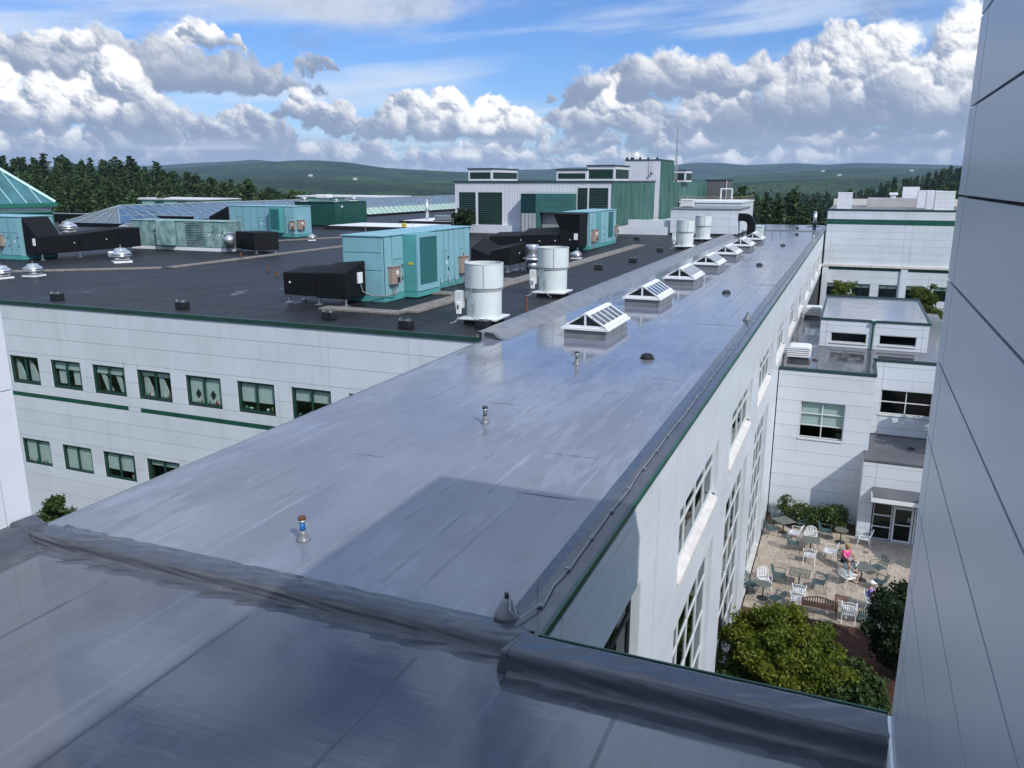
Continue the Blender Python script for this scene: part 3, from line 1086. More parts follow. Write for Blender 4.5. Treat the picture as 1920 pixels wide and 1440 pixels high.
part(fr_, 'pilaster', B().box(5.2, 5.9, 99.78, 99.95, -13, -3.81), PANEL)
part(fr_, 'pilaster', B().box(-2.92, -2.3, 99.78, 99.95, -13, -3.81), PANEL)
for h in fh:
    window(FW, fr_, *h, [1, 1], [1], GREENF, GLASS, fw=.07, depth=.14, bar=.06, blinds=[.25, .25], blind_m=BLIND, reveal_m=PANEL)
part(fr_, 'interior_wall', B().box(-2.9, 16, 103, 103.1, -13, 2), INSIDE)
add_panels(Wall('x', -2.92, -1), part(fr_, 'wall', B().box(-2.9, -2.6, 100.05, 113, -13, 2.38), BACKING), grid_rects([100.05, 106, 113], zf[9:]), PANEL)
part(fr_, 'roof', B().box(-2.9, 16, 99.98, 121, 2.385, 2.47), mat('brownish_roof', (.17, .155, .155), .7, var=.2, vscale=.8))
part(fr_, 'edge_trim', B().box(-2.98, 16, 99.90, 99.975, 2.38, 2.56), MATS['dark_edge'])
part(fr_, 'parapet', B().box(-2.9, 16, 120.8, 121.2, 2.47, 3.3), STONE)
part(fr_, 'penthouse', B().box(1.2, 10, 112.5, 116, 2.47, 3.55), mat('pale_concrete', (.42, .40, .40), .8, var=.1, vscale=1))


def vent_box(label, x, y, w, d, h, group='white louvred vent boxes on the far roof'):
    t = thing('vent_box', label, 'vent', (x, y, 2.47), group)
    bb = B()
    nb = 7
    for i in range(nb):
        z0 = h * i / nb
        bb.box(-w / 2 + .04, w / 2 - .04, -d / 2 + .04, d / 2 - .04, z0, z0 + h / nb)
        bb.box(-w / 2, w / 2, -d / 2, d / 2, z0 + h / nb * .25, z0 + h / nb * .98)
    part(t, 'louvres', bb, WHITE, world=False)
    part(t, 'hood', B().box(-w / 2 - .03, w / 2 + .03, -d / 2 - .03, d / 2 + .03, h + .002, h + .1), WHITE, world=False, bevel=.04)
    return t


vent_box('lone tall white louvred vent box at the left end of the far roof', -1.3, 103.2, 1.55, 1.6, 1.75)
vent_box('nearest white vent box of the cluster on the right of the far roof', 8.75, 101.6, 1.9, 1.6, 1.95)
vent_box('second white vent box behind the nearest one on the far roof', 8.0, 105.2, 1.6, 1.6, 1.95)
vent_box('third white vent box of the cluster, between second and rearmost', 7.4, 109.8, 1.7, 1.6, 1.95)
vent_box('rearmost pale vent box of the cluster on the far roof', 6.2, 117.5, 1.9, 1.6, 2.3)
t = thing('roof_cap_vent', 'small square white cap vent on the grey penthouse of the far roof', 'vent', (4.1, 113.5, 3.55))
part(t, 'neck', B().box(-.3, .3, -.3, .3, 0, .35), WHITE, world=False)
part(t, 'cap', B().box(-.5, .5, -.5, .5, .352, .65), WHITE, world=False, bevel=.08)

# ---------------------------------------------------------------- building with the black roof
bw = thing('black_roof_building', 'wide white panelled building with black membrane roof and green framed windows', 'building', (-45, 60, -13))
LW = Wall('y', 26.3, -1)
wx = [-37.20, -34.44, -31.76, -29.0, -26.22, -23.42, -20.64, -17.86, -15.08]
wx = [-48.3, -45.54, -42.76, -39.98] + wx
wh = [(x, x + 1.92, z0, z1) for x in wx for z0, z1 in ((-3.93, -2.62), (-8.10, -6.80), (-12.25, -10.95))]
wl = back_wall(LW, bw, -60, -11.98, -13, -.12, wh, BACKING)
bandx = [(-60, -29.78), (-29.04, -21.30), (-20.72, -12)]
upper = grid_rects([-60, -55, -50, -45, -41, -36.6, -31.87, -27.08, -23.51, -18.72, -15.08, -12.0], [-2.42, -1.62, -.83, -.13])
cols_ = [-60, -55, -50, -45, -38.0, -29.78, -29.04, -21.30, -20.72, -12.0]
mid = grid_rects(cols_, [-4.42, -3.98, -3.28, -2.42], wh)
mid += grid_rects(cols_, [-8.60, -8.10, -7.45, -6.62, -5.92, -5.28, -4.62], wh)
mid += [(-29.78, -29.04, -4.62, -4.42), (-21.30, -20.72, -4.62, -4.42)]
mid += grid_rects(cols_, [-13, -12.25, -11.6, -10.95, -10.2, -9.4, -8.60], wh)
add_panels(LW, wl, upper + mid, PANEL, thick=.045)
for a, c in bandx:
    part(bw, 'green_band', B().box(a, c, 26.262, 26.299, -4.615, -4.425), GREEN)
part(bw, 'interior_wall', B().box(-60, -12.4, 29.0, 29.1, -13, -.3), INSIDE)
part(bw, 'floor', B().box(-60, -12.4, 26.7, 29.0, -4.3, -4.2).box(-60, -12.4, 26.7, 29.0, -8.5, -8.4).box(-60, -12.4, 26.7, 29, -1.9, -1.8), INSIDE)
rnd = random.Random(4)
BL = {-37.20: (.0, .0), -34.44: (.32, .32), -31.76: (.30, .30), -29.0: (.18, .18), -26.22: (1, 1), -23.42: (.72, .72), -20.64: (.45, .45), -17.86: (1, 1)}
WINS = {}
for (x, x2, z0, z1) in wh:
    row = 0 if z0 > -5 else (1 if z0 > -9 else 2)
    bl = BL.get(x, (.5, .5)) if row == 0 else {-37.20: (1, 1), -34.44: (1, 1), -31.76: (.72, .72), -29.0: (.22, .22)}.get(x, (.6, .6))
    w = window(LW, bw, x, x2, z0, z1, [1, 1], [1], GREENF, GLASS, fw=.085, depth=.09, bar=.075, fd=.08, blinds=bl, blind_m=BLIND)
    WINS[(x, row)] = w
for sx in (.10, 1.05):
    c = B()
    for k in range(9):
        c.cyl(-34.44 + sx + .08 + k * .055, 26.56, -3.8, -3.05, .03, 6)
    part(WINS[(-34.44, 0)], 'curtain', c, CURTAIN)
for x, s in ((-37.20, 1), (-31.76, -1), (-29.0, 1)):
    for q in (0, 1):
        c = B()
        a = x + .12 + q * .9
        if s > 0:
            c.add([(a, 26.5, -3.85), (a + .62, 26.5, -3.85), (a + .22, 26.5, -2.95), (a, 26.5, -2.8), (a, 26.54, -3.85), (a + .62, 26.54, -3.85), (a + .22, 26.54, -2.95), (a, 26.54, -2.8)],
                  [(0, 1, 2, 3), (7, 6, 5, 4), (0, 4, 5, 1), (1, 5, 6, 2), (2, 6, 7, 3), (3, 7, 4, 0)])
        else:
            c.add([(a + .1, 26.5, -3.0), (a + .35, 26.5, -3.0), (a + .8, 26.5, -3.85), (a + .4, 26.5, -3.85), (a + .1, 26.54, -3.0), (a + .35, 26.54, -3.0), (a + .8, 26.54, -3.85), (a + .4, 26.54, -3.85)],
                  [(0, 1, 2, 3), (7, 6, 5, 4), (0, 4, 5, 1), (1, 5, 6, 2), (2, 6, 7, 3), (3, 7, 4, 0)])
        part(WINS[(x, 0)], 'curtain', c, CURTAIN)
# diamond hangings in one window, odds and ends on the sills
for dx_ in (.55, 1.36):
    c = B().extrude([(-26.22 + dx_ - .15, 26.383, -3.42), (-26.22 + dx_, 26.383, -3.64), (-26.22 + dx_ + .15, 26.383, -3.42), (-26.22 + dx_, 26.383, -3.20)], (0, .006, 0))
    part(WINS[(-26.22, 0)], 'diamond_hanging', c, DARKMET)
cl = [mat('sill_item_a', (.6, .6, .58), .5), mat('sill_item_b', (.35, .06, .05), .5), mat('sill_item_c', (.1, .25, .22), .5), mat('sill_item_d', (.3, .2, .12), .5)]
for (x, row), z in (((-23.42, 0), -3.84), ((-26.22, 0), -3.84), ((-31.76, 1), -8.01), ((-29.0, 1), -8.01), ((-37.2, 1), -8.01), ((-29.0, 0), -3.84), ((-20.64, 0), -3.84)):
    for k in range(7):
        xx_ = x + .15 + rnd.random() * 1.6
        h_ = rnd.uniform(.06, .22)
        if abs(xx_ - x - .96) < .14:
            continue
        c = B().lathe(xx_, 26.46, [(.05, z), (.07, z + h_ * .5), (.035, z + h_)], 7)
        part(WINS[(x, row)], 'sill_item', c, cl[k % 4])
rf = part(bw, 'roof', B().box(-130, -12.285, 26.35, 97.5, -.4, 0).box(-130, -22.5, 97.5, 175, -.4, -.0005), ROOFB)
part(bw, 'wall', B().box(-130, -60, 26.3, 27, -13, -.41), PANEL)
part(bw, 'edge_trim', B().box(-130, -12.0, 26.20, 26.36, -.125, .05), mat('dark_green_edge', (.012, .045, .035), .5, var=.2, vscale=2))
for y in (29.0, 33.2, 40.5, 47, 55, 64, 73):
    part(rf, 'seam', B().box(-60, -12.35, y, y + .10, -.01, .004), ROOFB)
for x in (-15.6, -24.9, -31.5, -38.2, -50):
    part(rf, 'seam', B().box(x, x + .10, 26.5, 84, -.01, .0065), ROOFB)


# ---------------------------------------------------------------- rooftop materials
TEAL = mat('teal_paint', (.200, .395, .445), .42, var=.05, vscale=.8, streak=.10)
TEAL2 = mat('teal_paint_deep', (.075, .30, .29), .42, var=.06, vscale=.8, streak=.12)
TEALOLD = mat('weathered_green_paint', (.15, .30, .285), .55, var=.28, vscale=1.6, streak=.35, col2=(.30, .42, .40))
DARKSEAM = mat('seam_dark', (.03, .09, .10), .6)
SCREEN = mat('teal_screen', (.018, .115, .115), .55, var=.1, vscale=6)
INSUL = mat('black_insulation', (.0042, .0044, .0062), .72, spec=.25, var=.3, vscale=2.2, bump=.010, bscale=2.2)
BROWN = mat('brown_enclosure', (.30, .225, .185), .5, var=.08, vscale=3, streak=.15)
FANP = mat('fan_paint', (.56, .60, .585), .6, var=.05, vscale=1.4, streak=.14)
RUST = mat('rusty_iron', (.13, .055, .03), .85, var=.4, vscale=9)
PVCW = mat('white_box', (.72, .73, .73), .4)
CABLE = mat('cable_grey', (.25, .26, .27), .5)
BLUEB = mat('blue_tape', (.03, .20, .55), .4)
BLACKP = mat('black_rubber', (.012, .012, .014), .6, var=.3, vscale=4)
YELLOW = mat('yellow_paint', (.55, .45, .06), .5)


def air_handler(name, label, x0, x1, y0, y1, z1, side, panels, m=TEAL, rail=True):
    """cabinet unit; side 'x' shows its +X flank, 'y' its -Y flank; panels: list of (start, end) of the access panels"""
    t = thing(name, label, 'air handler', ((x0 + x1) / 2, (y0 + y1) / 2, 0))
    part(t, 'cabinet', B().box(x0, x1, y0, y1, .28, z1 - .06), m, bevel=.015)
    part(t, 'base_rail', B().box(x0 - .04, x1 + .04, y0 - .04, y1 + .04, .02, .275), TEAL2 if rail else WHITE)
    part(t, 'roof_sheet', B().box(x0 - .06, x1 + .06, y0 - .06, y1 + .06, z1 - .055, z1), m, bevel=.01)
    w = Wall('x', x1, 1) if side == 'x' else Wall('y', y0, -1)
    for i, (a, c, style) in enumerate(panels):
        bb = B()
        w.box(bb, a + .02, c - .02, .34, z1 - .14, .001, .03)
        d = part(t, 'access_panel', bb, m if style != 'deep' else TEAL2, bevel=.006)
        bb = B()
        w.box(bb, a - .018, a + .018, .34, z1 - .10, .001, .027)
        part(d, 'joint', bb, DARKSEAM)
        if style == 'door':
            bb = B()
            w.box(bb, a + .14, a + .16, .5, z1 * .62, .0305, .038)
            w.box(bb, a + .14, c - .10, z1 * .62, z1 * .62 + .025, .0305, .038)
            part(d, 'door_gasket', bb, DARKSEAM)
            bb = B()
            for z in (.9, 1.5):
                w.box(bb, c - .16, c - .12, z, z + .17, .0305, .07)
            part(d, 'handle', bb, BLACKP)
            bb = B()
            w.box(bb, (a + c) / 2 - .07, (a + c) / 2 + .07, 1.25, 1.42, .0305, .034)
            part(d, 'data_plate', bb, PVCW)
        if style == 'louver':
            bb = B()
            w.box(bb, a + .05, c - .05, .42, z1 - .2, .0305, .034)
            part(d, 'louver_back', bb, BLACKP)
            z = .46
            while z < z1 - .26:
                bb = B()
                w.box(bb, a + .06, c - .06, z, z + .07, .035, .075)
                part(d, 'slat', bb, m)
                z += .135
    return t


def enclosure(parent, wall, u0, u1, z0, z1, d0=.03, d1=.26, m=BROWN):
    bb = B()
    wall.box(bb, u0, u1, z0, z1, d0, d1)
    o = part(parent, 'control_box', bb, m, bevel=.012)
    bb = B()
    wall.box(bb, u0 - .03, u1 + .03, z1 + .002, z1 + .03, d0, d1 + .05)
    part(o, 'drip_cap', bb, m)
    bb = B()
    wall.box(bb, u0 + (u1 - u0) * .45, u0 + (u1 - u0) * .70, z0 + (z1 - z0) * .55, z0 + (z1 - z0) * .78, d1 + .002, d1 + .02)
    part(o, 'name_plate', bb, PVCW)
    bb = B()
    wall.box(bb, u0 + (u1 - u0) * .6, u0 + (u1 - u0) * .8, z0 + .08, z0 + .30, d1 + .002, d1 + .05)
    part(o, 'switch', bb, BLACKP)
    bb = B()
    for k in (.3, .5, .7):
        u = u0 + (u1 - u0) * k
        bb.tube([wall.pt(u, z0 - .001, .15), wall.pt(u + .02, z0 - .3, .14), wall.pt(u - .05, max(.1, z0 - .55), .08)], .016, 5)
    part(o, 'conduit', bb, CABLE)
    return o


# big unit in the middle of the black roof
pn = [(32.76, 33.45, 'plain'), (33.45, 34.5, 'door')] + [(36.9 + .62 * i, 36.9 + .62 * (i + 1), ('door', 'plain', 'plain')[i % 3]) for i in range(8)]
u1 = air_handler('air_handler', 'large light teal air handling unit nearest the white facade, with brown control boxes', -22.2, -20, 32.7, 42.0, 3.1, 'x', pn)
for z0, z1 in ((.34, 1.46), (1.50, 2.28), (2.32, 2.96)):
    part(u1, 'end_panel', B().box(-22.14, -20.06, 32.672, 32.698, z0, z1), TEAL, bevel=.006)
part(u1, 'hood', B().box(-19.99, -19.28, 34.55, 36.85, .32, 3.06), TEAL2, bevel=.015)
part(u1, 'hood_frame', B().box(-19.278, -19.22, 34.55, 34.80, .34, 3.04).box(-19.278, -19.22, 36.6, 36.85, .34, 3.04).box(-19.278, -19.22, 34.8, 36.6, .34, .62).box(-19.278, -19.22, 34.8, 36.6, 2.9, 3.04), TEAL)
part(u1, 'screen', B().box(-19.277, -19.25, 34.81, 36.59, .63, 2.89), SCREEN)
part(u1, 'hood_base', B().box(-19.95, -19.25, 34.5, 36.9, .06, .30), TEAL2)
part(u1, 'warning_plate', B().box(-19.72, -19.46, 34.53, 34.545, 1.62, 1.74), YELLOW)
enclosure(u1, Wall('x', -20, 1), 33.05, 33.85, .82, 1.62)
enclosure(u1, Wall('x', -20, 1), 40.5, 41.35, .60, 1.50)
bb = B()
for y in (37.4, 38.3, 39.2, 40.0):
    bb.tube([(-19.93, y, .62), (-19.85, y, .3), (-19.78, y + .15, .12), (-19.7, y + .3, .08)], .025, 6)
part(u1, 'drain_pipes', bb, GALV)
for k in range(3):
    part(u1, 'roof_rod', B().cyl(-21.2 + .4 * k, 33.2 + 3.8 * k, 3.1, 3.55, .012, 5), GALV)


def black_duct(label, poly_sets, loc, legs=(), stubs=()):
    """insulated ductwork: each piece is (xy footprint corners, z bottom, z tops per corner)"""
    t = thing('insulated_duct', label, 'duct', loc)
    for pts, z0, z1s in poly_sets:
        n = len(pts)
        vs = [(x, y, z0) for x, y in pts] + [(x, y, z) for (x, y), z in zip(pts, z1s)]
        fs = [tuple(range(n))[::-1], tuple(range(n, 2 * n))] + [(i, (i + 1) % n, (i + 1) % n + n, i + n) for i in range(n)]
        part(t, 'duct_section', B().add(vs, fs), INSUL, bevel=.05)
    for x, y, z in legs:
        part(t, 'leg', B().box(x - .04, x + .04, y - .04, y + .04, .03, z).box(x - .14, x + .14, y - .14, y + .14, 0, .029), GALV)
    for x, y, z, ax in stubs:
        part(t, 'port_cap', B().box(x - .04, x + .04, y - .015, y + .015, z - .04, z + .04) if ax == 'y' else B().box(x - .015, x + .015, y - .04, y + .04, z - .04, z + .04), PVCW)
    return t


d1 = black_duct('black insulated duct on short legs at the near end of the big teal unit',
                [([(-24.4, 31.0), (-22.6, 30.95), (-22.6, 32.6), (-24.4, 32.5)], .38, [1.42, 1.47, 1.72, 1.55]),
                 ([(-22.58, 30.95), (-20.95, 31.0), (-20.95, 32.65), (-22.58, 32.65)], .32, [1.47, 1.52, 1.95, 1.80])],
                (-22.6, 31.8, 0), legs=[(-24.2, 31.15, .40), (-22.5, 31.1, .40), (-21.05, 31.1, .36), (-24.2, 32.3, .40)], stubs=[(-24.0, 30.96, .98, 'y')])
part(d1, 'disconnect_box', B().box(-20.94, -20.85, 31.9, 32.25, .95, 1.45), PVCW, bevel=.01)
part(d1, 'conduit', B().tube([(-20.9, 32.1, .95), (-20.85, 32.2, .55), (-20.5, 32.45, .34), (-19.9, 32.6, .33), (-19.7, 33.2, .4), (-19.75, 33.5, .6)], .025, 6), CABLE)

d3 = black_duct('black insulated duct with a dipped top behind the big teal unit',
                [([(-22.2, 46.8), (-20.9, 46.9), (-20.9, 49.4), (-22.4, 49.4)], .45, [1.5, 1.05, 1.25, 2.0]),
                 ([(-20.88, 46.9), (-19.6, 47.0), (-19.5, 49.4), (-20.88, 49.4)], .45, [1.3, 1.6, 1.75, 1.5])],
                (-21, 48, 0), legs=[(-22.0, 47.0, .46), (-19.8, 47.1, .46), (-19.8, 49.2, .46)], stubs=[(-19.53, 48.4, 1.1, 'x')])

u2 = air_handler('air_handler', 'teal air handling unit with black funnel hood in front of the white penthouse', -22.6, -20.3, 65.6, 74.0, 3.1, 'x',
                 [(65.7, 66.7, 'door'), (66.7, 67.6, 'plain'), (67.6, 69.0, 'deep'), (69.0, 70.3, 'door'), (70.3, 71.4, 'plain'), (72.9, 73.9, 'plain')])
part(u2, 'screen', B().box(-20.298, -20.24, 71.45, 72.85, .7, 2.9), SCREEN)
enclosure(u2, Wall('x', -20.3, 1), 66.2, 67.7, .62, 1.6)
enclosure(u2, Wall('x', -20.3, 1), 73.4, 74.2, .9, 1.6)
t = black_duct('black insulated funnel and duct run feeding the unit before the penthouse',
               [([(-22.1, 63.4), (-20.4, 63.5), (-20.4, 65.55), (-22.1, 65.55)], .35, [1.6, 1.6, 1.65, 1.65]),
                ([(-25.4, 63.0), (-22.12, 63.3), (-22.12, 65.2), (-25.4, 65.0)], .35, [1.25, 1.35, 1.9, 1.7]),
                ([(-28.0, 62.6), (-25.42, 63.0), (-25.42, 65.0), (-28.0, 64.8)], .35, [1.12, 1.2, 1.45, 1.35])],
               (-24, 64.4, 0), legs=[(-27.6, 62.9, .36), (-24.5, 63.2, .36), (-21.9, 63.6, .36), (-20.6, 63.7, .36)], stubs=[(-25.3, 62.98, .85, 'y'), (-23.7, 63.1, .8, 'y'), (-22.4, 63.25, .85, 'y'), (-21.2, 63.42, .95, 'y')])
fun = B().add([(-22.0, 63.5, 1.6), (-20.42, 63.5, 1.6), (-20.42, 65.55, 1.6), (-22.0, 65.55, 1.6), (-22.65, 63.3, 3.02), (-20.36, 63.3, 3.02), (-20.36, 65.57, 3.02), (-22.65, 65.57, 3.02)],
              [(0, 3, 2, 1), (4, 5, 6, 7), (0, 1, 5, 4), (1, 2, 6, 5), (2, 3, 7, 6), (3, 0, 4, 7)])
part(t, 'funnel', fun, INSUL, bevel=.04)
part(t, 'disconnect_box', B().box(-20.85, -20.55, 63.40, 63.48, .95, 1.45), PVCW)

u3 = air_handler('air_handler', 'weathered grey-green louvred unit standing crosswise with silver elbow at its left end', -56.6, -46.6, 52.3, 54.4, 2.42, 'y',
                 [(-56.55, -55.5, 'door'), (-55.5, -54.4, 'plain'), (-54.4, -53.4, 'door'), (-51.6, -50.6, 'plain'), (-50.6, -49.6, 'louver'), (-49.6, -48.7, 'louver'), (-48.7, -47.65, 'door'), (-47.65, -46.65, 'door')], m=TEALOLD, rail=False)
part(u3, 'hood', B().box(-53.3, -51.7, 51.75, 52.29, .42, 2.4), TEALOLD, bevel=.02)
lw = Wall('x', -46.6, 1)
z = 1.35
while z < 2.3:
    bb = B()
    lw.box(bb, 52.4, 54.3, z, z + .07, .002, .06)
    part(u3, 'slat', bb, TEALOLD)
    z += .15
el = B()
el.lathe(-57.0, 51.6, [(.0, 1.5)], 3, False) if False else None
pts = [(-56.9, 52.2, 1.65), (-56.95, 51.85, 1.55), (-57.1, 51.5, 1.30), (-57.2, 51.25, 1.05)]
el.tube(pts, [.42, .46, .48, .46], 18)
part(u3, 'elbow', el, GALV, smooth=True)
part(u3, 'elbow_collar', B().box(-56.9, -56.3, 51.95, 52.28, 1.15, 2.1), GALV, bevel=.02)
el = B().tube([(-46.3, 52.5, 1.0), (-46.0, 52.1, .98), (-45.75, 51.75, .95)], [.40, .42, .40], 18)
part(u3, 'elbow', el, GALV, smooth=True)
part(u3, 'elbow_collar', B().box(-46.58, -46.2, 52.2, 53.1, .5, 1.45), GALV, bevel=.02)
black_duct('black boxed duct beside the right end of the weathered louvred unit', [([(-46.3, 53.2), (-43.4, 51.9), (-42.2, 53.4), (-45.0, 55.0)], .25, [1.62, 1.66, 1.66, 1.62])], (-44.2, 53.3, 0),
           legs=[(-43.4, 52.1, .26), (-42.5, 53.3, .26), (-45.6, 53.2, .26)], stubs=[])

u0 = air_handler('air_handler', 'teal air handling unit cut by the left edge of the view', -60.5, -55.35, 41.2, 44.0, 3.1, 'y',
                 [(-60.4, -59, 'plain'), (-59.0, -57.6, 'door'), (-57.55, -56.4, 'door'), (-56.4, -55.4, 'door')])
enclosure(u0, Wall('y', 41.2, -1), -58.1, -57.0, .95, 1.75)
t = black_duct('long black insulated duct running from the left edge unit to the weathered one',
               [([(-55.25, 41.4), (-54.0, 41.5), (-54.0, 43.4), (-55.25, 43.6)], .42, [3.02, 1.70, 1.70, 3.02]),
                ([(-53.98, 41.5), (-53.6, 44.6), (-55.3, 44.9), (-55.3, 43.6)], .42, [1.70, 1.72, 1.75, 1.75]),
                ([(-53.6, 44.65), (-53.3, 48.0), (-55.2, 48.4), (-55.3, 44.95)], .42, [1.72, 1.95, 1.98, 1.75]),
                ([(-53.3, 48.05), (-53.6, 50.4), (-55.9, 51.0), (-55.2, 48.45)], .42, [1.95, 1.92, 1.92, 1.98])],
               (-54.5, 45.5, 0), legs=[(-53.7, 44.6, .43), (-53.5, 47.9, .43), (-54.1, 41.8, .43)], stubs=[(-53.62, 44.2, 1.1, 'x'), (-53.4, 46.9, 1.2, 'x')])
part(t, 'disconnect_box', B().box(-54.4, -54.2, 41.40, 41.48, 1.05, 1.55), PVCW)

u4 = air_handler('air_handler', 'bright teal unit behind the weathered louvred one, left of the dark green shed', -61.0, -52.7, 69.4, 72.2, 3.1, 'y',
                 [(-61 + .92 * i, -61 + .92 * (i + 1), ('plain', 'door', 'plain')[i % 3]) for i in range(6)] + [(-53.9, -52.75, 'door')])
part(u4, 'hood', B().box(-55.35, -54.0, 68.75, 69.39, .45, 2.95), TEAL2, bevel=.02)
part(u4, 'screen', B().box(-55.2, -54.15, 68.72, 68.748, .8, 2.8), SCREEN)
enclosure(u4, Wall('y', 69.4, -1), -53.2, -52.6, .75, 1.6)
enclosure(u4, Wall('x', -52.7, 1), 69.7, 70.8, .75, 1.7)
black_duct('black insulated hood on the left end of the bright teal unit', [([(-63.6, 69.2), (-61.05, 69.2), (-61.05, 72.0), (-63.6, 72.0)], .5, [1.9, 3.0, 3.0, 1.9])], (-62.3, 70.6, 0), legs=[(-63.3, 69.5, .52), (-61.4, 69.5, .52)])

gs = thing('green_shed', 'dark green windowless plant shed on the black roof with small mushroom vents on top', 'shed', (-63.6, 91.7, 0))
part(gs, 'wall', B().box(-66.7, -60.6, 88.1, 95.4, .15, 2.98), DKGREEN)
part(gs, 'roof', B().box(-66.8, -60.5, 88.0, 95.5, 2.981, 3.06), DKGREEN)
part(gs, 'door', B().box(-60.598, -60.56, 89.9, 91.1, .25, 2.3), DKGREEN)
part(gs, 'door_frame', B().box(-60.598, -60.57, 89.80, 89.895, .25, 2.4).box(-60.598, -60.57, 91.105, 91.2, .25, 2.4).box(-60.598, -60.57, 89.895, 91.105, 2.305, 2.4), mat('deep_green_line', (.004, .04, .03), .5))
part(gs, 'lamp', B().box(-60.59, -60.45, 89.4, 89.65, 2.35, 2.55), PVCW)
part(gs, 'base', B().box(-66.6, -60.65, 88.2, 95.3, 0, .149), BLACKP)


# ---------------------------------------------------------------- big round exhaust fans
def fan_proto():
    t = thing('exhaust_fan', 'fan', 'exhaust fan', (0, 0, 0), 'tall pale round exhaust fans along the curb')
    part(t, 'curb', B().box(-.62, .62, -.62, .62, 0, .20), BLACKP, world=False)
    part(t, 'base_plate', B().box(-.80, .80, -.80, .80, .202, .265), FANP, world=False, bevel=.01)
    part(t, 'lower_casing', B().lathe(0, 0, [(.74, .266), (.70, .30), (.70, 1.33), (.735, 1.34), (.735, 1.37)], 48), FANP, False, False)
    part(t, 'flange', B().lathe(0, 0, [(.755, 1.371), (.755, 1.40), (.72, 1.401), (.72, 1.43)], 40), mat('fan_flange', (.30, .33, .33), .5), world=False)
    up = part(t, 'upper_casing', B().lathe(0, 0, [(.75, 1.431), (.76, 1.45), (.76, 2.36), (.775, 2.37), (.775, 2.40), (.74, 2.40), (.74, 1.9)], 48, cap=False), FANP, False, False)
    part(t, 'damper', B().lathe(0, 0, [(.735, 2.20), (.3, 2.26), (.05, 2.27)], 24), DARKMET, world=False)
    bx = part(t, 'control_box', B().box(-1.02, -.70, -.62, -.30, .62, 1.30), FANP, world=False, bevel=.012)
    part(bx, 'switch', B().box(-.90, -.72, -.78, -.625, .42, .88), PVCW, world=False, bevel=.01)
    part(bx, 'lever', B().box(-.83, -.78, -.80, -.782, .62, .78), BLACKP, world=False)
    part(t, 'conduit', B().tube([(-.25, -.80, 2.38), (-.26, -.775, 1.5), (-.22, -.77, 1.2), (-.10, -.75, .9), (-.12, -.74, .5), (-.05, -.85, .22), (.25, -1.0, .06)], .016, 5), CABLE, world=False)
    part(t, 'conduit', B().tube([(-.85, -.66, .42), (-.86, -.72, .2), (-.95, -.85, .08), (-1.1, -.9, .05)], .025, 6), CABLE, world=False)
    sm = B()
    for a in (20, 110, 200, 290):
        c, s_ = math.cos(R(a)), math.sin(R(a))
        sm.box(c * .762 - .012, c * .762 + .012, s_ * .762 - .012, s_ * .762 + .012, 1.46, 2.34)
    part(t, 'seam', sm, mat('fan_seam', (.25, .27, .27), .6), world=False)
    return t


fp, fu = fan_proto(), [False]
for (x, y, z, lab) in ((-13.42, 29.5, 0, 'nearest tall round pale exhaust fan, beside the corner of the grey curb'),
                       (-13.55, 38.0, 0, 'second tall round pale exhaust fan, beyond the first along the curb'),
                       (-13.15, 70.0, 0, 'third round pale exhaust fan, before the white plant room'),
                       (-13.35, 80.0, 0, 'farthest round pale exhaust fan, close to the white plant room wall')):
    place(fp, fu, (x, y, z), R(random.Random(y).uniform(-6, 6)), lab)

# ---------------------------------------------------------------- skylights in a row
SKF = mat('skylight_frame', (.70, .70, .71), .35, var=.04, vscale=2)


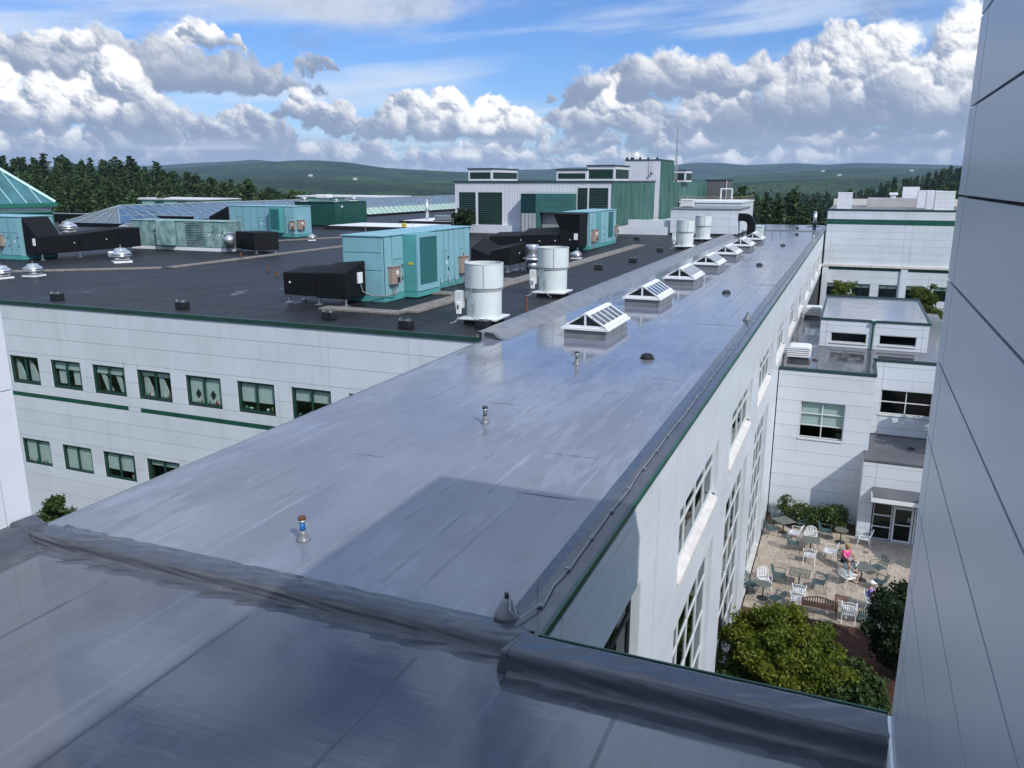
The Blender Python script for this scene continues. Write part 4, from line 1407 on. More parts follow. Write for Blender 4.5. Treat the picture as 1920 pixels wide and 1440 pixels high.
def skylight_proto():
    t = thing('skylight', 'skylight', 'skylight', (0, 0, 0), 'gabled skylights in a row on the grey roof')
    W_, L_, zc, zr, zt = .80, 2.9, .31, .41, .88
    part(t, 'curb', B().box(-W_, W_, 0, L_, 0, zc), WOODCURB, world=False, bevel=.01)
    part(t, 'curb_lap', B().box(-W_ - .006, W_ + .006, L_ * .30, L_ * .30 + .012, 0, zc - .01).box(-W_ - .008, W_ + .008, L_ * .72, L_ * .72 + .012, 0, zc - .01), DARKMET, world=False)
    rim = B()
    rim.extrude([(-W_ - .10, 0, zc + .002), (W_ + .10, 0, zc + .002), (W_ + .10, 0, zr - .03), (W_ + .05, 0, zr), (-W_ - .05, 0, zr), (-W_ - .10, 0, zr - .03)], (0, L_ + .2, 0))
    for i, v in enumerate(rim.v):
        rim.v[i] = (v[0], v[1] - .10, v[2])
    part(t, 'rim', rim, SKF, world=False, bevel=.012)
    e = .05
    fr = B()
    for s in (-1, 1):
        sl = Vector((-s * (W_ - e), 0, zt - zr)).normalized()
        nrm = Vector((s * (zt - zr), 0, W_ - e)).normalized()
        base = Vector((s * (W_ - e + .02), 0, zr + .001))
        ln = math.hypot(W_ - e, zt - zr)
        for k in range(6):
            y = .04 + (L_ - .08) * k / 5
            wdt = .045 if k in (0, 5) else .022
            c = base + sl * (ln / 2) + Vector((0, y, 0)) + nrm * .02
            fr.obox(c, sl * (ln / 2), (0, wdt, 0), nrm * .025)
        c = base + sl * .07 + Vector((0, L_ / 2, 0)) + nrm * .03
        fr.obox(c, sl * .075, (0, L_ / 2 + .05, 0), nrm * .03)
        c = base + sl * (ln - .06) + Vector((0, L_ / 2, 0)) + nrm * .032
        fr.obox(c, sl * .07, (0, L_ / 2 + .05, 0), nrm * .022)
    part(t, 'bars', fr, SKF, world=False)
    for s in (-1, 1):
        for k in range(5):
            y0 = .04 + (L_ - .08) * k / 5 + .024
            y1 = .04 + (L_ - .08) * (k + 1) / 5 - .024
            p = B().quad((s * (W_ - .08), y0, zr + .06), (s * (W_ - .08), y1, zr + .06), (s * .06, y1, zt - .005), (s * .06, y0, zt - .005))
            part(t, 'pane', p, SKYGL, world=False)
    for y, sg in ((.0, -1), (L_, 1)):
        g = B()
        g.box(-W_ + .02, W_ - .02, y - .03, y + .03, zr + .001, zr + .07)
        g.box(-.035, .035, y - .03, y + .03, zr + .071, zt - .02)
        gf = part(t, 'gable_frame', g, SKF, world=False)
        for s in (-1, 1):
            part(gf, 'gable_pane', B().add([(s * .04, y, zr + .072), (s * (W_ - .16), y, zr + .072), (s * .04, y, zt - .05)], [(0, 1, 2)]), GLASSD, world=False)
    part(t, 'shaft', B().box(-.7, .7, .1, L_ - .1, zr - .02, zr + .03), INSIDE, world=False)
    part(t, 'bond_wire', B().tube([(-W_ - .1, .2, zr), (-W_ * .5, .15, zr + .30), (0, .1, zt + .02), (W_ * .5, -.06, zr + .30), (W_ + .02, -.1, zr - .02), (W_ + .03, -.11, .02)], .009, 4), CABLE, world=False)
    return t


sp, su = skylight_proto(), [False]
order = ('nearest gabled skylight of the row on the grey roof', 'second gabled skylight from the near end of the row', 'third gabled skylight from the near end of the row',
         'middle gabled skylight of the row of seven', 'fifth gabled skylight, third from the far end', 'sixth gabled skylight, next to last toward the far end', 'farthest gabled skylight, beside the curved black duct')
for i in range(7):
    place(sp, su, (-8.62, 27.7 + 8.55 * i, 0), 0, order[i])


# ---------------------------------------------------------------- pipes, drains and the lightning cable on the grey roof
def stub_pipe(x, y, label, top=None, band=False, h=.40):
    t = thing('vent_pipe', label, 'vent pipe', (x, y, 0), 'capped vent pipes on the grey roof')
    part(t, 'boot', B().lathe(0, 0, [(.12, .0), (.095, .02), (.066, .10), (.06, .17)], 16), WOODCURB, True, False)
    part(t, 'pipe', B().cyl(0, 0, .171, h - .06, .046, 14), BLUEB if band else WOODCURB, True, False)
    part(t, 'clamp', B().lathe(0, 0, [(.056, h - .10), (.062, h - .08), (.062, h - .06), (.05, h - .05)], 14), GALV, True, False)
    part(t, 'cap', B().lathe(0, 0, [(.062, h - .049), (.066, h - .02), (.06, h), (.02, h + .01)], 14), top or WOODCURB, True, False)
    part(t, 'clamp_screw', B().tube([(.07, -.03, h - .08), (.15, -.05, h - .07), (.13, -.09, h - .08)], .012, 5), GALV, world=False)
    return t


stub_pipe(-7.6, 9.72, 'short vent pipe with blue band and rusty cap, nearest on the grey roof', RUST, True)
stub_pipe(-7.6, 16.7, 'short dark capped vent pipe, second along the grey roof', DARKMET)
stub_pipe(-7.58, 23.55, 'short grey capped vent pipe in front of the nearest skylight', DARKMET)
for i, (x, y) in enumerate(((-9.3, 97.5), (-7.9, 90.5), (-7.3, 94.0), (-9.0, 86.5))):
    stub_pipe(x, y, ('thin vent pipe before the far end of the grey roof, leftmost', 'thin vent pipe near the far end, right of the last skylight', 'thin vent pipe near the far end, rightmost of the group', 'thin vent pipe just beyond the last skylight')[i], DARKMET, h=.55)


def drain_proto():
    t = thing('roof_drain', 'drain', 'roof drain', (0, 0, 0), 'domed drains along the grey roof')
    part(t, 'clamp_ring', B().lathe(0, 0, [(.24, 0), (.23, .02), (.20, .03)], 18), BLACKP, True, False)
    b_ = B()
    for i in range(12):
        a = 2 * math.pi * i / 12
        c, s_ = math.cos(a), math.sin(a)
        b_.tube([(c * .19, s_ * .19, .031), (c * .18, s_ * .18, .10), (c * .11, s_ * .11, .15), (0, 0, .165)], .020, 4)
    part(t, 'strainer', b_, DARKMET, world=False)
    part(t, 'strainer_ring', B().lathe(0, 0, [(.20, .06), (.205, .075), (.20, .09)], 16), DARKMET, world=False)
    return t


dp_, du = drain_proto(), [False]
for x, y, lab in ((-5.75, 25.2, 'domed roof drain right of the nearest skylight'), (-5.7, 42.2, 'domed roof drain right of the third skylight'), (-5.7, 57.5, 'domed roof drain right of the fifth skylight'),
                  (-5.7, 76.4, 'domed roof drain right of the farthest skylight'), (-5.6, 93, 'domed roof drain close to the far step in the grey roof')):
    place(dp_, du, (x, y, .002), R(y * 13), lab)
place(dp_, du, (-6.3, 104, .102), 0, 'domed drain on the raised far end of the grey roof')

CAB = mat('lightning_cable', (.30, .31, .32), .4, metal=.5)
lc = thing('lightning_cable', 'thin grey lightning cable clamped along the right edge of the grey roof', 'cable', (-3.4, 50, .06))
rng = random.Random(2)
pts = [(-3.66, 8.78, .30), (-3.60, 8.62, .20), (-3.50, 8.62, .10), (-3.40, 8.95, .10)]
y = 9.2
while y < 112:
    pts.append((-3.37 + rng.uniform(-.03, .03), y, .075 + rng.random() * .012))
    y += .55 if y < 30 else 1.1
part(lc, 'cable', B().tube(pts, .011, 5), CAB)
y = 9.1
i = 0
while y < 70:
    part(lc, 'clamp', B().box(-3.41, -3.33, y - .02, y + .02, .058, .088).box(-3.38, -3.36, y - .03, y + .03, .0885, .10), CAB)
    if i % 5 == 0:
        part(lc, 'air_terminal', B().cyl(-3.42, y + .04, .06, .42, .007, 5), CAB)
    y += 1.15
    i += 1
for x, y, lab in ((-3.72, 8.80, 'conical grey cable boot at the near right corner of the grey roof'), (-3.70, 34.0, 'conical grey cable boot halfway along the right roof edge'), (-3.62, 97, 'dark conical cable boot at the far end of the right roof edge')):
    t = thing('cable_boot', lab, 'cable boot', (x, y, 0), 'cable boots at the roof edge')
    part(t, 'cone', B().lathe(0, 0, [(.17, 0), (.16, .05), (.12, .12), (.115, .14), (.08, .20), (.075, .22), (.045, .27)], 16), WOODCURB, True, False)
    part(t, 'stem', B().cyl(0, 0, .271, .34, .03, 10), DARKMET, True, False)
    part(t, 'lead', B().tube([(0, 0, .33), (.05, -.02, .36), (.12, -.08, .30), (.20, -.16, .15), (.30, -.15, .10)], .012, 5), CAB, world=False)

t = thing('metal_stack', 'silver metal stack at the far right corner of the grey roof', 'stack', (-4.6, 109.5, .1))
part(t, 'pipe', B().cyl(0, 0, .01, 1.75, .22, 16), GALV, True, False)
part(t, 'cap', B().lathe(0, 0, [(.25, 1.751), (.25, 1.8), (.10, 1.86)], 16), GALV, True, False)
part(t, 'shadow_patch', B().box(-.9, .7, -1.2, .6, 0, .012), BLACKP, world=False)  # thin black sheet laid on the roof as the stack's cast shadow
t = thing('equipment_box', 'small pale green cabinet beside the far skylight', 'cabinet', (-9.8, 92.0, 0))
part(t, 'body', B().box(-.8, .8, -.9, .9, 0, .85), mat('pale_green_cabinet', (.5, .6, .55), .5), world=False, bevel=.03)
part(t, 'lid', B().box(-.85, .85, -.95, .95, .852, .93), mat('pale_green_cabinet', (.5, .6, .55), .5), world=False)


# ---------------------------------------------------------------- small things on the black roof
def pod_proto():
    t = thing('ballast_block', 'pod', 'ballast block', (0, 0, 0), 'small black wrapped blocks on the black roof')
    part(t, 'block', B().box(-.26, .26, -.20, .20, 0, .27), BLACKP, world=False, bevel=.03)
    part(t, 'lid', B().box(-.27, .27, -.21, .21, .272, .30), DARKMET, world=False)
    for x in (-.19, .19):
        part(t, 'lifting_ring', B().tube([(x + .06 * math.cos(a), -.1, .35 + .06 * math.sin(a)) for a in [i * math.pi / 4 for i in range(9)]], .010, 4), GALV, world=False)
    return t


pp, pu = pod_proto(), [False]
for x, y, lab in ((-35.1, 27.6, 'small black block at the roof edge, leftmost above the facade'), (-27.5, 27.8, 'small black block at the roof edge, second from the left'), (-19.7, 27.85, 'small black block at the roof edge below the black duct'),
                  (-15.7, 27.2, 'small black block at the roof edge left of the nearest round fan'), (-12.95, 28.35, 'small black block in front of the nearest round fan'), (-15.06, 51.0, 'small black block on the dark roof beyond the second fan'),
                  (-14.2, 56.5, 'small black block on the dark roof, next beyond'), (-14.4, 66.1, 'small black block in front of the third fan'), (-19.5, 78.8, 'small black block near the end of the walkway'), (-49.0, 74, 'small black block by the walkway left of the green shed')):
    place(pp, pu, (x, y, 0), R(rng.uniform(-8, 8)), lab)


def mushroom_proto():
    t = thing('mushroom_vent', 'vent', 'roof vent', (0, 0, 0), 'spun metal mushroom vents on the black roof')
    part(t, 'curb', B().box(-.48, .48, -.48, .48, 0, .10), WHITE, world=False, bevel=.01)
    part(t, 'lower_bowl', B().lathe(0, 0, [(.30, .101), (.50, .22), (.56, .36), (.55, .44)], 24), GALV, True, False)
    part(t, 'hood', B().lathe(0, 0, [(.57, .441), (.55, .52), (.46, .62), (.34, .68), (.33, .76), (.20, .80), (.02, .82)], 24), GALV, True, False)
    part(t, 'motor_box', B().box(.40, .68, -.14, .14, .34, .62), GALV, world=False, bevel=.02)
    part(t, 'finial', B().cyl(0, 0, .821, 1.0, .02, 6), GALV, world=False)
    return t


mp, mu = mushroom_proto(), [False]
for x, y, s, z, lab in ((-47.4, 42.7, 1.25, 0, 'large silver mushroom vent standing alone in front of the weathered unit'), (-45.2, 34.2, .95, 0, 'silver mushroom vent on the left, right one of the near pair'), (-45.9, 32.7, .95, 0, 'silver mushroom vent cut by the left edge of the view'),
                        (-18.75, 57.7, .7, 0, 'small silver mushroom vent below the black funnel hood'), (-48.3, 66.1, .75, 0, 'small silver mushroom vent beside the bright teal unit'), (-78.3, 64.0, 1.7, 0, 'big silver mushroom vent in front of the green pyramid building'),
                        (-65.9, 89.0, .8, 3.06, 'mushroom vent on the left end of the dark green shed'), (-61.4, 93.6, .8, 3.06, 'mushroom vent on the right end of the dark green shed'), (-60.9, 88.9, .45, 3.06, 'tiny vent at the near right corner of the green shed roof')):
    place(mp, mu, (x, y, z), R(rng.uniform(0, 360)), lab, s)
t = thing('box_vent', 'white rectangular hooded vent in the middle of the green shed roof', 'roof vent', (-63.8, 90.5, 3.06))
part(t, 'neck', B().box(-.6, .6, -.4, .4, 0, .4), GALV, world=False)
part(t, 'hood', B().box(-.9, .9, -.6, .6, .402, .85), WHITE, world=False, bevel=.08)
t = thing('tall_vent', 'tall silver stacked vent between the two near round fans', 'roof vent', (-18.7, 48.5, 0))
part(t, 'base', B().lathe(0, 0, [(.30, 0), (.42, .2), (.46, .35), (.40, .55), (.25, .62)], 20), GALV, True, False)
part(t, 'collar', B().lathe(0, 0, [(.62, .70), (.64, .76), (.62, .84), (.45, .86)], 24), GALV, True, False)
part(t, 'drum', B().lathe(0, 0, [(.42, .861), (.42, 1.62), (.40, 1.65), (.1, 1.66)], 24), GALV, True, False)
for x, y, h, lab in ((-12.75, 32.4, .75, 'rusty post against the grey curb behind the nearest fan'), (-41.0, 47.5, .55, 'rusty stub post beside the left walkway'), (-38.9, 60.2, .7, 'rusty post left of the big teal unit'), (-33.8, 41.5, .3, 'short rusty stub post left of the black duct'),
                     (-31.4, 39.3, .35, 'thin dark stub pipe in the open black roof')):
    t = thing('iron_post', lab, 'post', (x, y, 0), 'iron posts on the black roof')
    part(t, 'shaft', B().cyl(0, 0, .02, h, .06, 8), RUST, world=False)
    part(t, 'foot', B().lathe(0, 0, [(.16, 0), (.10, .06)], 10), BLACKP, world=False)
t = thing('hydrant_post', 'yellow topped post standing left of the big teal unit', 'post', (-40.6, 70.5, 0))
part(t, 'shaft', B().cyl(0, 0, .02, 1.2, .07, 8), YELLOW, world=False)
part(t, 'head', B().box(-.2, .2, -.15, .15, 1.2, 1.6), YELLOW, world=False, bevel=.04)
t = thing('flue', 'thin silver flue pipe rising behind the big teal unit', 'flue', (-54.2, 100.5, 0))
part(t, 'pipe', B().cyl(0, 0, .2, 3.2, .22, 12), GALV, True, False)
part(t, 'boot', B().cyl(0, 0, 0, .199, .45, 12), BLACKP, True, False)


def walkway(label, runs):
    x, y = runs[0][0]
    t = thing('walkway', label, 'walkway', (x, y, 0))
    for (x0, y0), (x1, y1), w in runs:
        L = math.hypot(x1 - x0, y1 - y0)
        n = max(1, int(L / 2.4))
        d = Vector((x1 - x0, y1 - y0, 0)) / L
        nn = Vector((-d.y, d.x, 0))
        for i in range(n):
            for q in (-1, 1):
                c = Vector((x0, y0, 0)) + d * (L * (i + .5) / n) + nn * q * w * .26 + Vector((0, 0, .05))
                part(t, 'plank', B().obox(c, d * (L / n / 2 - .015), nn * (w * .245), (0, 0, .04)), CONC)
    return t


walkway('grey plank walkway round the big teal unit and on along the fans', [((-21.6, 30.1), (-17.6, 30.1), .75), ((-17.5, 30.5), (-17.5, 72.0), .95), ((-18.2, 36.5), (-19.4, 36.5), .8), ((-18.0, 43.2), (-21.5, 43.2), .8)])
walkway('pale plank walkway crossing the black roof at the left', [((-49.5, 34.6), (-41.6, 40.6), .7), ((-41.3, 41.0), (-41.1, 62.5), .7)])
walkway('thin plank walkway past the bright teal unit', [((-50.8, 64.0), (-45.5, 76), .7), ((-51.0, 76.5), (-40.0, 76.5), .7)])

# light wells beyond; flat white tops stand in for their sunlit inner walls
for x0, x1, y0, y1, lab in ((-58.4, -40.5, 82.5, 90.5, 'light well with black edge before the penthouse, shown with a flat white top'), (-56.6, -42.6, 97.0, 110, 'second light well shown with a flat white top, farther back beside the penthouse')):
    t = thing('light_well', lab, 'roof', ((x0 + x1) / 2, (y0 + y1) / 2, 0))
    part(t, 'edge', B().box(x0, x1, y0, y1, 0, .42), BLACKP)
    part(t, 'top', B().box(x0 + .3, x1 - .3, y0 + .5, y1 - .2, .421, .46), WHITE)
t = thing('conduit_rack', 'row of silver conduit boxes on the flat white top of the rear light well', 'conduit rack', (-49, 98, .46))
for k in range(5):
    part(t, 'box', B().box(-2.6 + k * 1.1, -1.65 + k * 1.1, -.3, .3, .1, .75), GALV, world=False, bevel=.03)
part(t, 'rail', B().box(-2.8, 2.9, -.35, .35, 0, .098), DARKMET, world=False)


# ---------------------------------------------------------------- white penthouse, its tower and the plant room
ph = thing('penthouse', 'white ribbed rooftop penthouse with dark green louvre panels and green flank', 'building', (-32.5, 94, 0))


def ribbed(parent, wall, u0, u1, z0, z1, m, pitch=.30, name='rib', d=.035):
    bb = B()
    u = u0
    while u < u1 - .05:
        wall.box(bb, u, min(u + pitch * .55, u1), z0, z1, .001, d)
        u += pitch
    return part(parent, name, bb, m)


part(ph, 'wall', B().box(-41.7, -23.7, 84, 103.9, 0, 5.45), RIBBED)
PW = Wall('y', 84, -1)
louv = [(-41.2, -39.15, .9, 4.35), (-38.85, -35.95, .9, 4.35), (-27.28, -26.2, .9, 4.88), (-26.02, -23.95, .9, 4.88)]
for r in grid_rects([-41.68, -33.2], [.85, 5.44], louv[:2]) + grid_rects([-27.3, -23.72], [.85, 5.44], louv[2:]) + [(-33.2, -27.3, 4.45, 5.44)]:
    ribbed(ph, PW, r[0], r[1], r[2], r[3], RIBBED, name='ribbed_sheet')
for i, (a, c, z0, z1) in enumerate(louv):
    bb = B()
    PW.box(bb, a, c, z0, z1, .002, .02)
    o = part(ph, 'louvre_panel', bb, LOUVER)
    z = z0 + .03
    while z < z1 - .05:
        bb = B()
        bb.extrude([PW.pt(a + .04, z, .021), PW.pt(a + .04, z, .07), PW.pt(a + .04, z + .12, .021)], (c - a - .08, 0, 0))
        part(o, 'slat', bb, LOUVER)
        z += .24
part(ph, 'parapet_cap', B().box(-41.85, -23.55, 83.85, 104.0, 5.451, 5.62), MATS['dark_edge'])
part(ph, 'base_wall', B().box(-41.9, -33.5, 83.5, 83.96, 0, .85), PANEL)
# green cladding bay with entrance
part(ph, 'bay', B().box(-31.49, -27.4, 82.6, 83.95, 2.35, 4.3), TEALD)
part(ph, 'bay', B().box(-33.2, -31.5, 82.61, 83.9, .1, 4.29), mat('bay_dark_green', (.006, .034, .038), .25))  # left part of the bay, dark green over its full height
bb = B()
for k in range(4):
    bb.box(-33.1 + k * .42, -32.74 + k * .42, 82.57, 82.605, .15, 2.25)
part(ph, 'bay_glazing', bb, mat('pale_glazing', (.35, .38, .38), .2))
part(ph, 'bay_post', B().box(-31.48, -31.05, 82.62, 83.0, .1, 2.349), TEALD)
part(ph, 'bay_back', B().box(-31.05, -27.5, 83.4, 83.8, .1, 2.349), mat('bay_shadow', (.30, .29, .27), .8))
bb = B()
for z in (.6, 1.0):
    bb.tube([(-31, 82.7, z), (-27.6, 82.7, z)], .03, 5)
for x in (-30.2, -29.0, -28.0):
    bb.tube([(x, 82.7, .1), (x, 82.7, 1.0)], .03, 5)
part(ph, 'railing', bb, mat('green_rail', (.15, .3, .27), .5))
for z in (2.98, 3.64):
    part(ph, 'bay_joint', B().box(-31.48, -27.39, 82.59, 82.599, z, z + .03), DARKSEAM)
# green ribbed flank
SW = Wall('x', -23.7, 1)
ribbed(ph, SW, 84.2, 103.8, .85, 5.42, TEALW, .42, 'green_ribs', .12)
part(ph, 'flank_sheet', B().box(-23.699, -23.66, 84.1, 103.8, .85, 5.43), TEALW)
# tower
part(ph, 'tower_wall', B().box(-27.5, -23.05, 104.0, 112, 0, 8.1), RIBBED)
ribbed(ph, Wall('y', 104.0, -1), -27.48, -23.07, 5.65, 8.08, RIBBED, name='ribbed_sheet')
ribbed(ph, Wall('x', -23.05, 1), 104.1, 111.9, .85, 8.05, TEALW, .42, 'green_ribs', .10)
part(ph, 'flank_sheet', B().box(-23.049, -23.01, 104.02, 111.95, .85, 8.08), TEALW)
part(ph, 'tower_cap', B().box(-27.6, -22.95, 103.9, 112.1, 8.101, 8.25), MATS['dark_edge'])
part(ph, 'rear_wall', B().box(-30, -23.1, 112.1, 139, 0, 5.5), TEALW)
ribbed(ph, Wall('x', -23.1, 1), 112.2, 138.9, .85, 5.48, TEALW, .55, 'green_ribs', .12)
part(ph, 'low_wall', B().box(-24.4, -18.4, 87.4, 87.9, 0, .8).box(-23.6, -18.2, 95, 103, 0, .95), PANEL)
part(ph, 'low_wall', B().box(-22.9, -18.3, 88.5, 89.0, 0, 1.5), PANEL)


def lantern(label, x0, x1, y0, y1, z0, z1, nf, ns):
    t = thing('roof_lantern', label, 'roof lantern', ((x0 + x1) / 2, (y0 + y1) / 2, z0), 'white framed louvre boxes on top of the penthouse')
    part(t, 'body', B().box(x0, x1, y0, y1, z0, z1 - .12), RIBBED)
    part(t, 'cap', B().box(x0 - .1, x1 + .1, y0 - .1, y1 + .1, z1 - .119, z1), MATS['dark_edge'])
    for (wl_, a, c, n) in ((Wall('y', y0, -1), x0, x1, nf), (Wall('x', x1, 1), y0, y1, ns)):
        for i in range(n):
            u0_, u1_ = a + (c - a) * i / n + .22, a + (c - a) * (i + 1) / n - .22
            bb = B()
            wl_.box(bb, u0_, u1_, z0 + .22, z1 - .45, .002, .03)
            part(t, 'louvre_panel', bb, LOUVER)
    return t


lantern('white louvre box on the left end of the penthouse roof', -40.3, -37.4, 84.6, 92.0, 5.62, 6.98, 1, 1)
lantern('long low white louvre box in the middle of the penthouse roof', -30.4, -26.9, 86, 91, 5.62, 6.85, 1, 1)
lantern('tallest white louvre box on the penthouse roof beside the ribbed tower', -27.0, -23.9, 86.2, 92, 5.62, 7.25, 1, 1)
lantern('dark green louvre box on the rear green block, right of the tower', -24.3, -22.3, 117, 121.5, 5.5, 7.15, 1, 1)
t = thing('yellow_cabinet', 'small yellow cabinet on the rear block beside the ribbed tower', 'cabinet', (-24.6, 115.5, 5.5))
part(t, 'body', B().box(-.5, .5, -.3, .3, 0, .8), mat('orange_box', (.6, .32, .05), .5), world=False)
part(t, 'side', B().box(-.9, -.502, -.3, .3, 0, .8), PVCW, world=False)


def mast(label, x, y, z0, z1, r=.035, kind='whip'):
    t = thing('antenna_mast', label, 'antenna', (x, y, z0), 'antennas on the ribbed tower')
    h = z1 - z0
    part(t, 'pole', B().tube([(0, 0, 0), (0, 0, h * .25), (0, 0, h)], [r, r * .8, r * .35], 6), mat('mast_grey', (.33, .35, .37), .5), world=False)
    part(t, 'mount', B().box(-.12, .12, -.12, .12, 0, .25), DARKMET, world=False)
    if kind == 'lattice':
        bb = B()
        tri = [(.22, 0), (-.11, .19), (-.11, -.19)]
        for x_, y_ in tri:
            bb.tube([(x_, y_, 0), (x_ * .35, y_ * .35, h * .85)], .03, 5)
        k = 0
        while k < h * .8:
            for i in range(3):
                s0, s1 = 1 - .65 * k / (h * .85), 1 - .65 * (k + .4) / (h * .85)
                a, c = tri[i], tri[(i + 1) % 3]
                bb.tube([(a[0] * s0, a[1] * s0, k), (c[0] * s1, c[1] * s1, k + .4)], .014, 4)
            k += .4
        part(t, 'lattice', bb, MATS['mast_grey'], world=False)
    if kind == 'dish':
        part(t, 'dish', B().lathe(0, 0, [(.0, .0), (.2, .02), (.34, .10)], 14, False), PVCW, True, False).matrix_local = Matrix.Translation((-.25, -.1, h * .6)) @ Matrix.Rotation(R(70), 4, 'X')
    if kind == 'yagi':
        bb = B()
        for q in (.35, .5, .65):
            bb.tube([(-.35, 0, h * q), (.35, 0, h * q)], .015, 4)
        part(t, 'dipoles', bb, MATS['mast_grey'], world=False)
    return t


mast('tall white whip antenna at the left of the tower roof', -27.0, 105, 8.25, 13.1)
mast('faint tall whip antenna in the middle of the tower roof', -25.1, 106, 8.25, 12.7, .025)
mast('whip antenna with clamps near the right corner of the tower roof', -23.7, 105, 8.25, 12.7)
mast('lattice antenna mast rising behind the right end of the tower', -22.1, 109, 5.5, 13.8, .05, 'lattice')
mast('short dark pole at the left corner of the tower roof', -27.4, 104.3, 8.25, 9.3)
mast('second short dark pole beside the left corner pole', -26.7, 104.5, 8.25, 9.2)
mast('small white dish on a short pole on the tower roof', -25.8, 104.6, 8.25, 9.4, .05, 'dish')
mast('cross-armed aerial fixed on the tower front', -24.1, 103.7, 6.4, 9.2, .04, 'yagi')

pr_ = thing('plant_room', 'low white panelled plant room at the end of the skylight row', 'building', (-14.2, 92, 0))
wl = part(pr_, 'wall', B().box(-18.15, -11.2, 88.06, 97, 0, 2.66), BACKING)
add_panels(Wall('y', 88.06, -1), wl, grid_rects([-18.18, -12.0, -11.17], [.22, .98, 1.75, 2.35, 2.66]), PANEL)
add_panels(Wall('x', -11.2, 1), wl, grid_rects([88.05, 92, 97], [.22, .98, 1.75, 2.35, 2.66]), PANEL)
part(pr_, 'roof', B().box(-18.25, -11.05, 87.95, 97.1, 2.662, 2.80), WOODCURB)
part(pr_, 'base', B().box(-18.1, -11.25, 88.0, 96.9, 0, .2), BLACKP)
t = thing('box_vent', 'white slatted box vent on the plant room roof', 'roof vent', (-17.0, 91, 2.8))
bb = B()
for k in range(5):
    bb.box(-.62, .62, -.5, .5, .12 + k * .13, .22 + k * .13)
part(t, 'slats', bb, WHITE, world=False)
part(t, 'cap', B().box(-.68, .68, -.55, .55, .78, .88), WHITE, world=False, bevel=.04)
part(t, 'curb', B().box(-.5, .5, -.4, .4, 0, .75), DARKMET, world=False)
t = thing('curved_duct', 'black curved duct bending down beside the plant room', 'duct', (-10.4, 88.5, 0))
bb = B()
arc = [(-11.15, 1.95)] + [(-10.6 + .75 * math.sin(a), 1.2 + .75 * math.cos(a)) for a in [i * math.pi / 2 / 6 for i in range(7)]] + [(-9.85, .1)]
for i in range(len(arc) - 1):
    (xa, za), (xb, zb) = arc[i], arc[i + 1]
    d = Vector((xb - xa, 0, zb - za))
    n_ = Vector((-d.z, 0, d.x)).normalized()
    bb.obox(Vector(((xa + xb) / 2, 88.5, (za + zb) / 2)), d / 2 * 1.08, (0, .5, 0), n_ * .38)
part(t, 'bend', bb, INSUL)
part(t, 'foot', B().box(-10.3, -9.4, 87.9, 89.1, 0, .099), BLACKP)
bg_ = thing('white_block', 'white flat roofed block with roof railing behind the plant room', 'building', (-17, 122, 0))
part(bg_, 'wall', B().box(-22.8, -14.4, 116, 130, 0, 2.7), PANEL)
part(bg_, 'parapet', B().box(-22.9, -14.3, 115.9, 130.1, 2.701, 2.9), WHITE)
bb = B()
for z in (3.2, 3.5):
    bb.tube([(-22.8, 116, z), (-14.4, 116, z), (-14.4, 129.9, z)], .03, 5)
for k in range(9):
    bb.tube([(-22.8 + k * 1.05, 116, 2.9), (-22.8 + k * 1.05, 116, 3.5)], .025, 5)
part(bg_, 'railing', bb, mat('tan_rail', (.45, .36, .22), .6))
part(bg_, 'door_frame', B().box(-17.6, -17.45, 118, 118.15, 2.9, 4.5).box(-16.1, -15.95, 118, 118.15, 2.9, 4.5).box(-17.6, -15.95, 118, 118.15, 4.501, 4.65), WHITE)
gb = thing('grey_block', 'plain dark grey windowless block right of the green flank', 'building', (-21.6, 143, 0))
GREYP = mat('dark_grey_sheet', (.10, .10, .11), .6, var=.06, vscale=.6)
part(gb, 'wall', B().box(-23.3, -20.0, 140, 147, 0, 5.7), GREYP)
part(gb, 'cap', B().box(-23.4, -19.9, 139.9, 147.1, 5.701, 5.85), DARKMET)
part(gb, 'corner_trim', B().box(-20.0, -19.93, 139.92, 140.1, 0, 5.7), WHITE)

# ---------------------------------------------------------------- pyramid roofed building at the left, glass roofs and sheds behind
PYR = glass_mat('pyramid_glass', (.10, .20, .22), base=.14)
PYB = mat('pyramid_back', (.02, .10, .11), .3)
GLB = mat('glass_roof_blue', (.045, .10, .17), .12, var=.3, vscale=.6, spec=.8)
GLG = mat('glass_roof_pale', (.36, .50, .40), .3, var=.1, vscale=.8)
SHEDG = mat('shed_green', (.22, .42, .34), .6, var=.08, vscale=.5, streak=.15)
SHEDR = mat('shed_roof', (.55, .55, .55), .6, var=.1, vscale=.6)
py = thing('pyramid_building', 'white walled building with teal glazed pyramid roof at the left edge', 'building', (-91, 55, 0))
x0, x1, y0, y1, ze, za = -100.8, -80.8, 44.8, 64.8, 3.3, 13.5
part(py, 'wall', B().box(x0 + .3, x1 - .3, y0 + .3, y1 - .3, 0, 2.9), PANEL)
part(py, 'eave', B().box(x0 - .2, x1 + .2, y0 - .2, y1 + .2, 2.901, 3.3), mat('eave_green', (.02, .14, .10), .45))
cx, cy = (x0 + x1) / 2, (y0 + y1) / 2
cor = [(x0, y0), (x1, y0), (x1, y1), (x0, y1)]
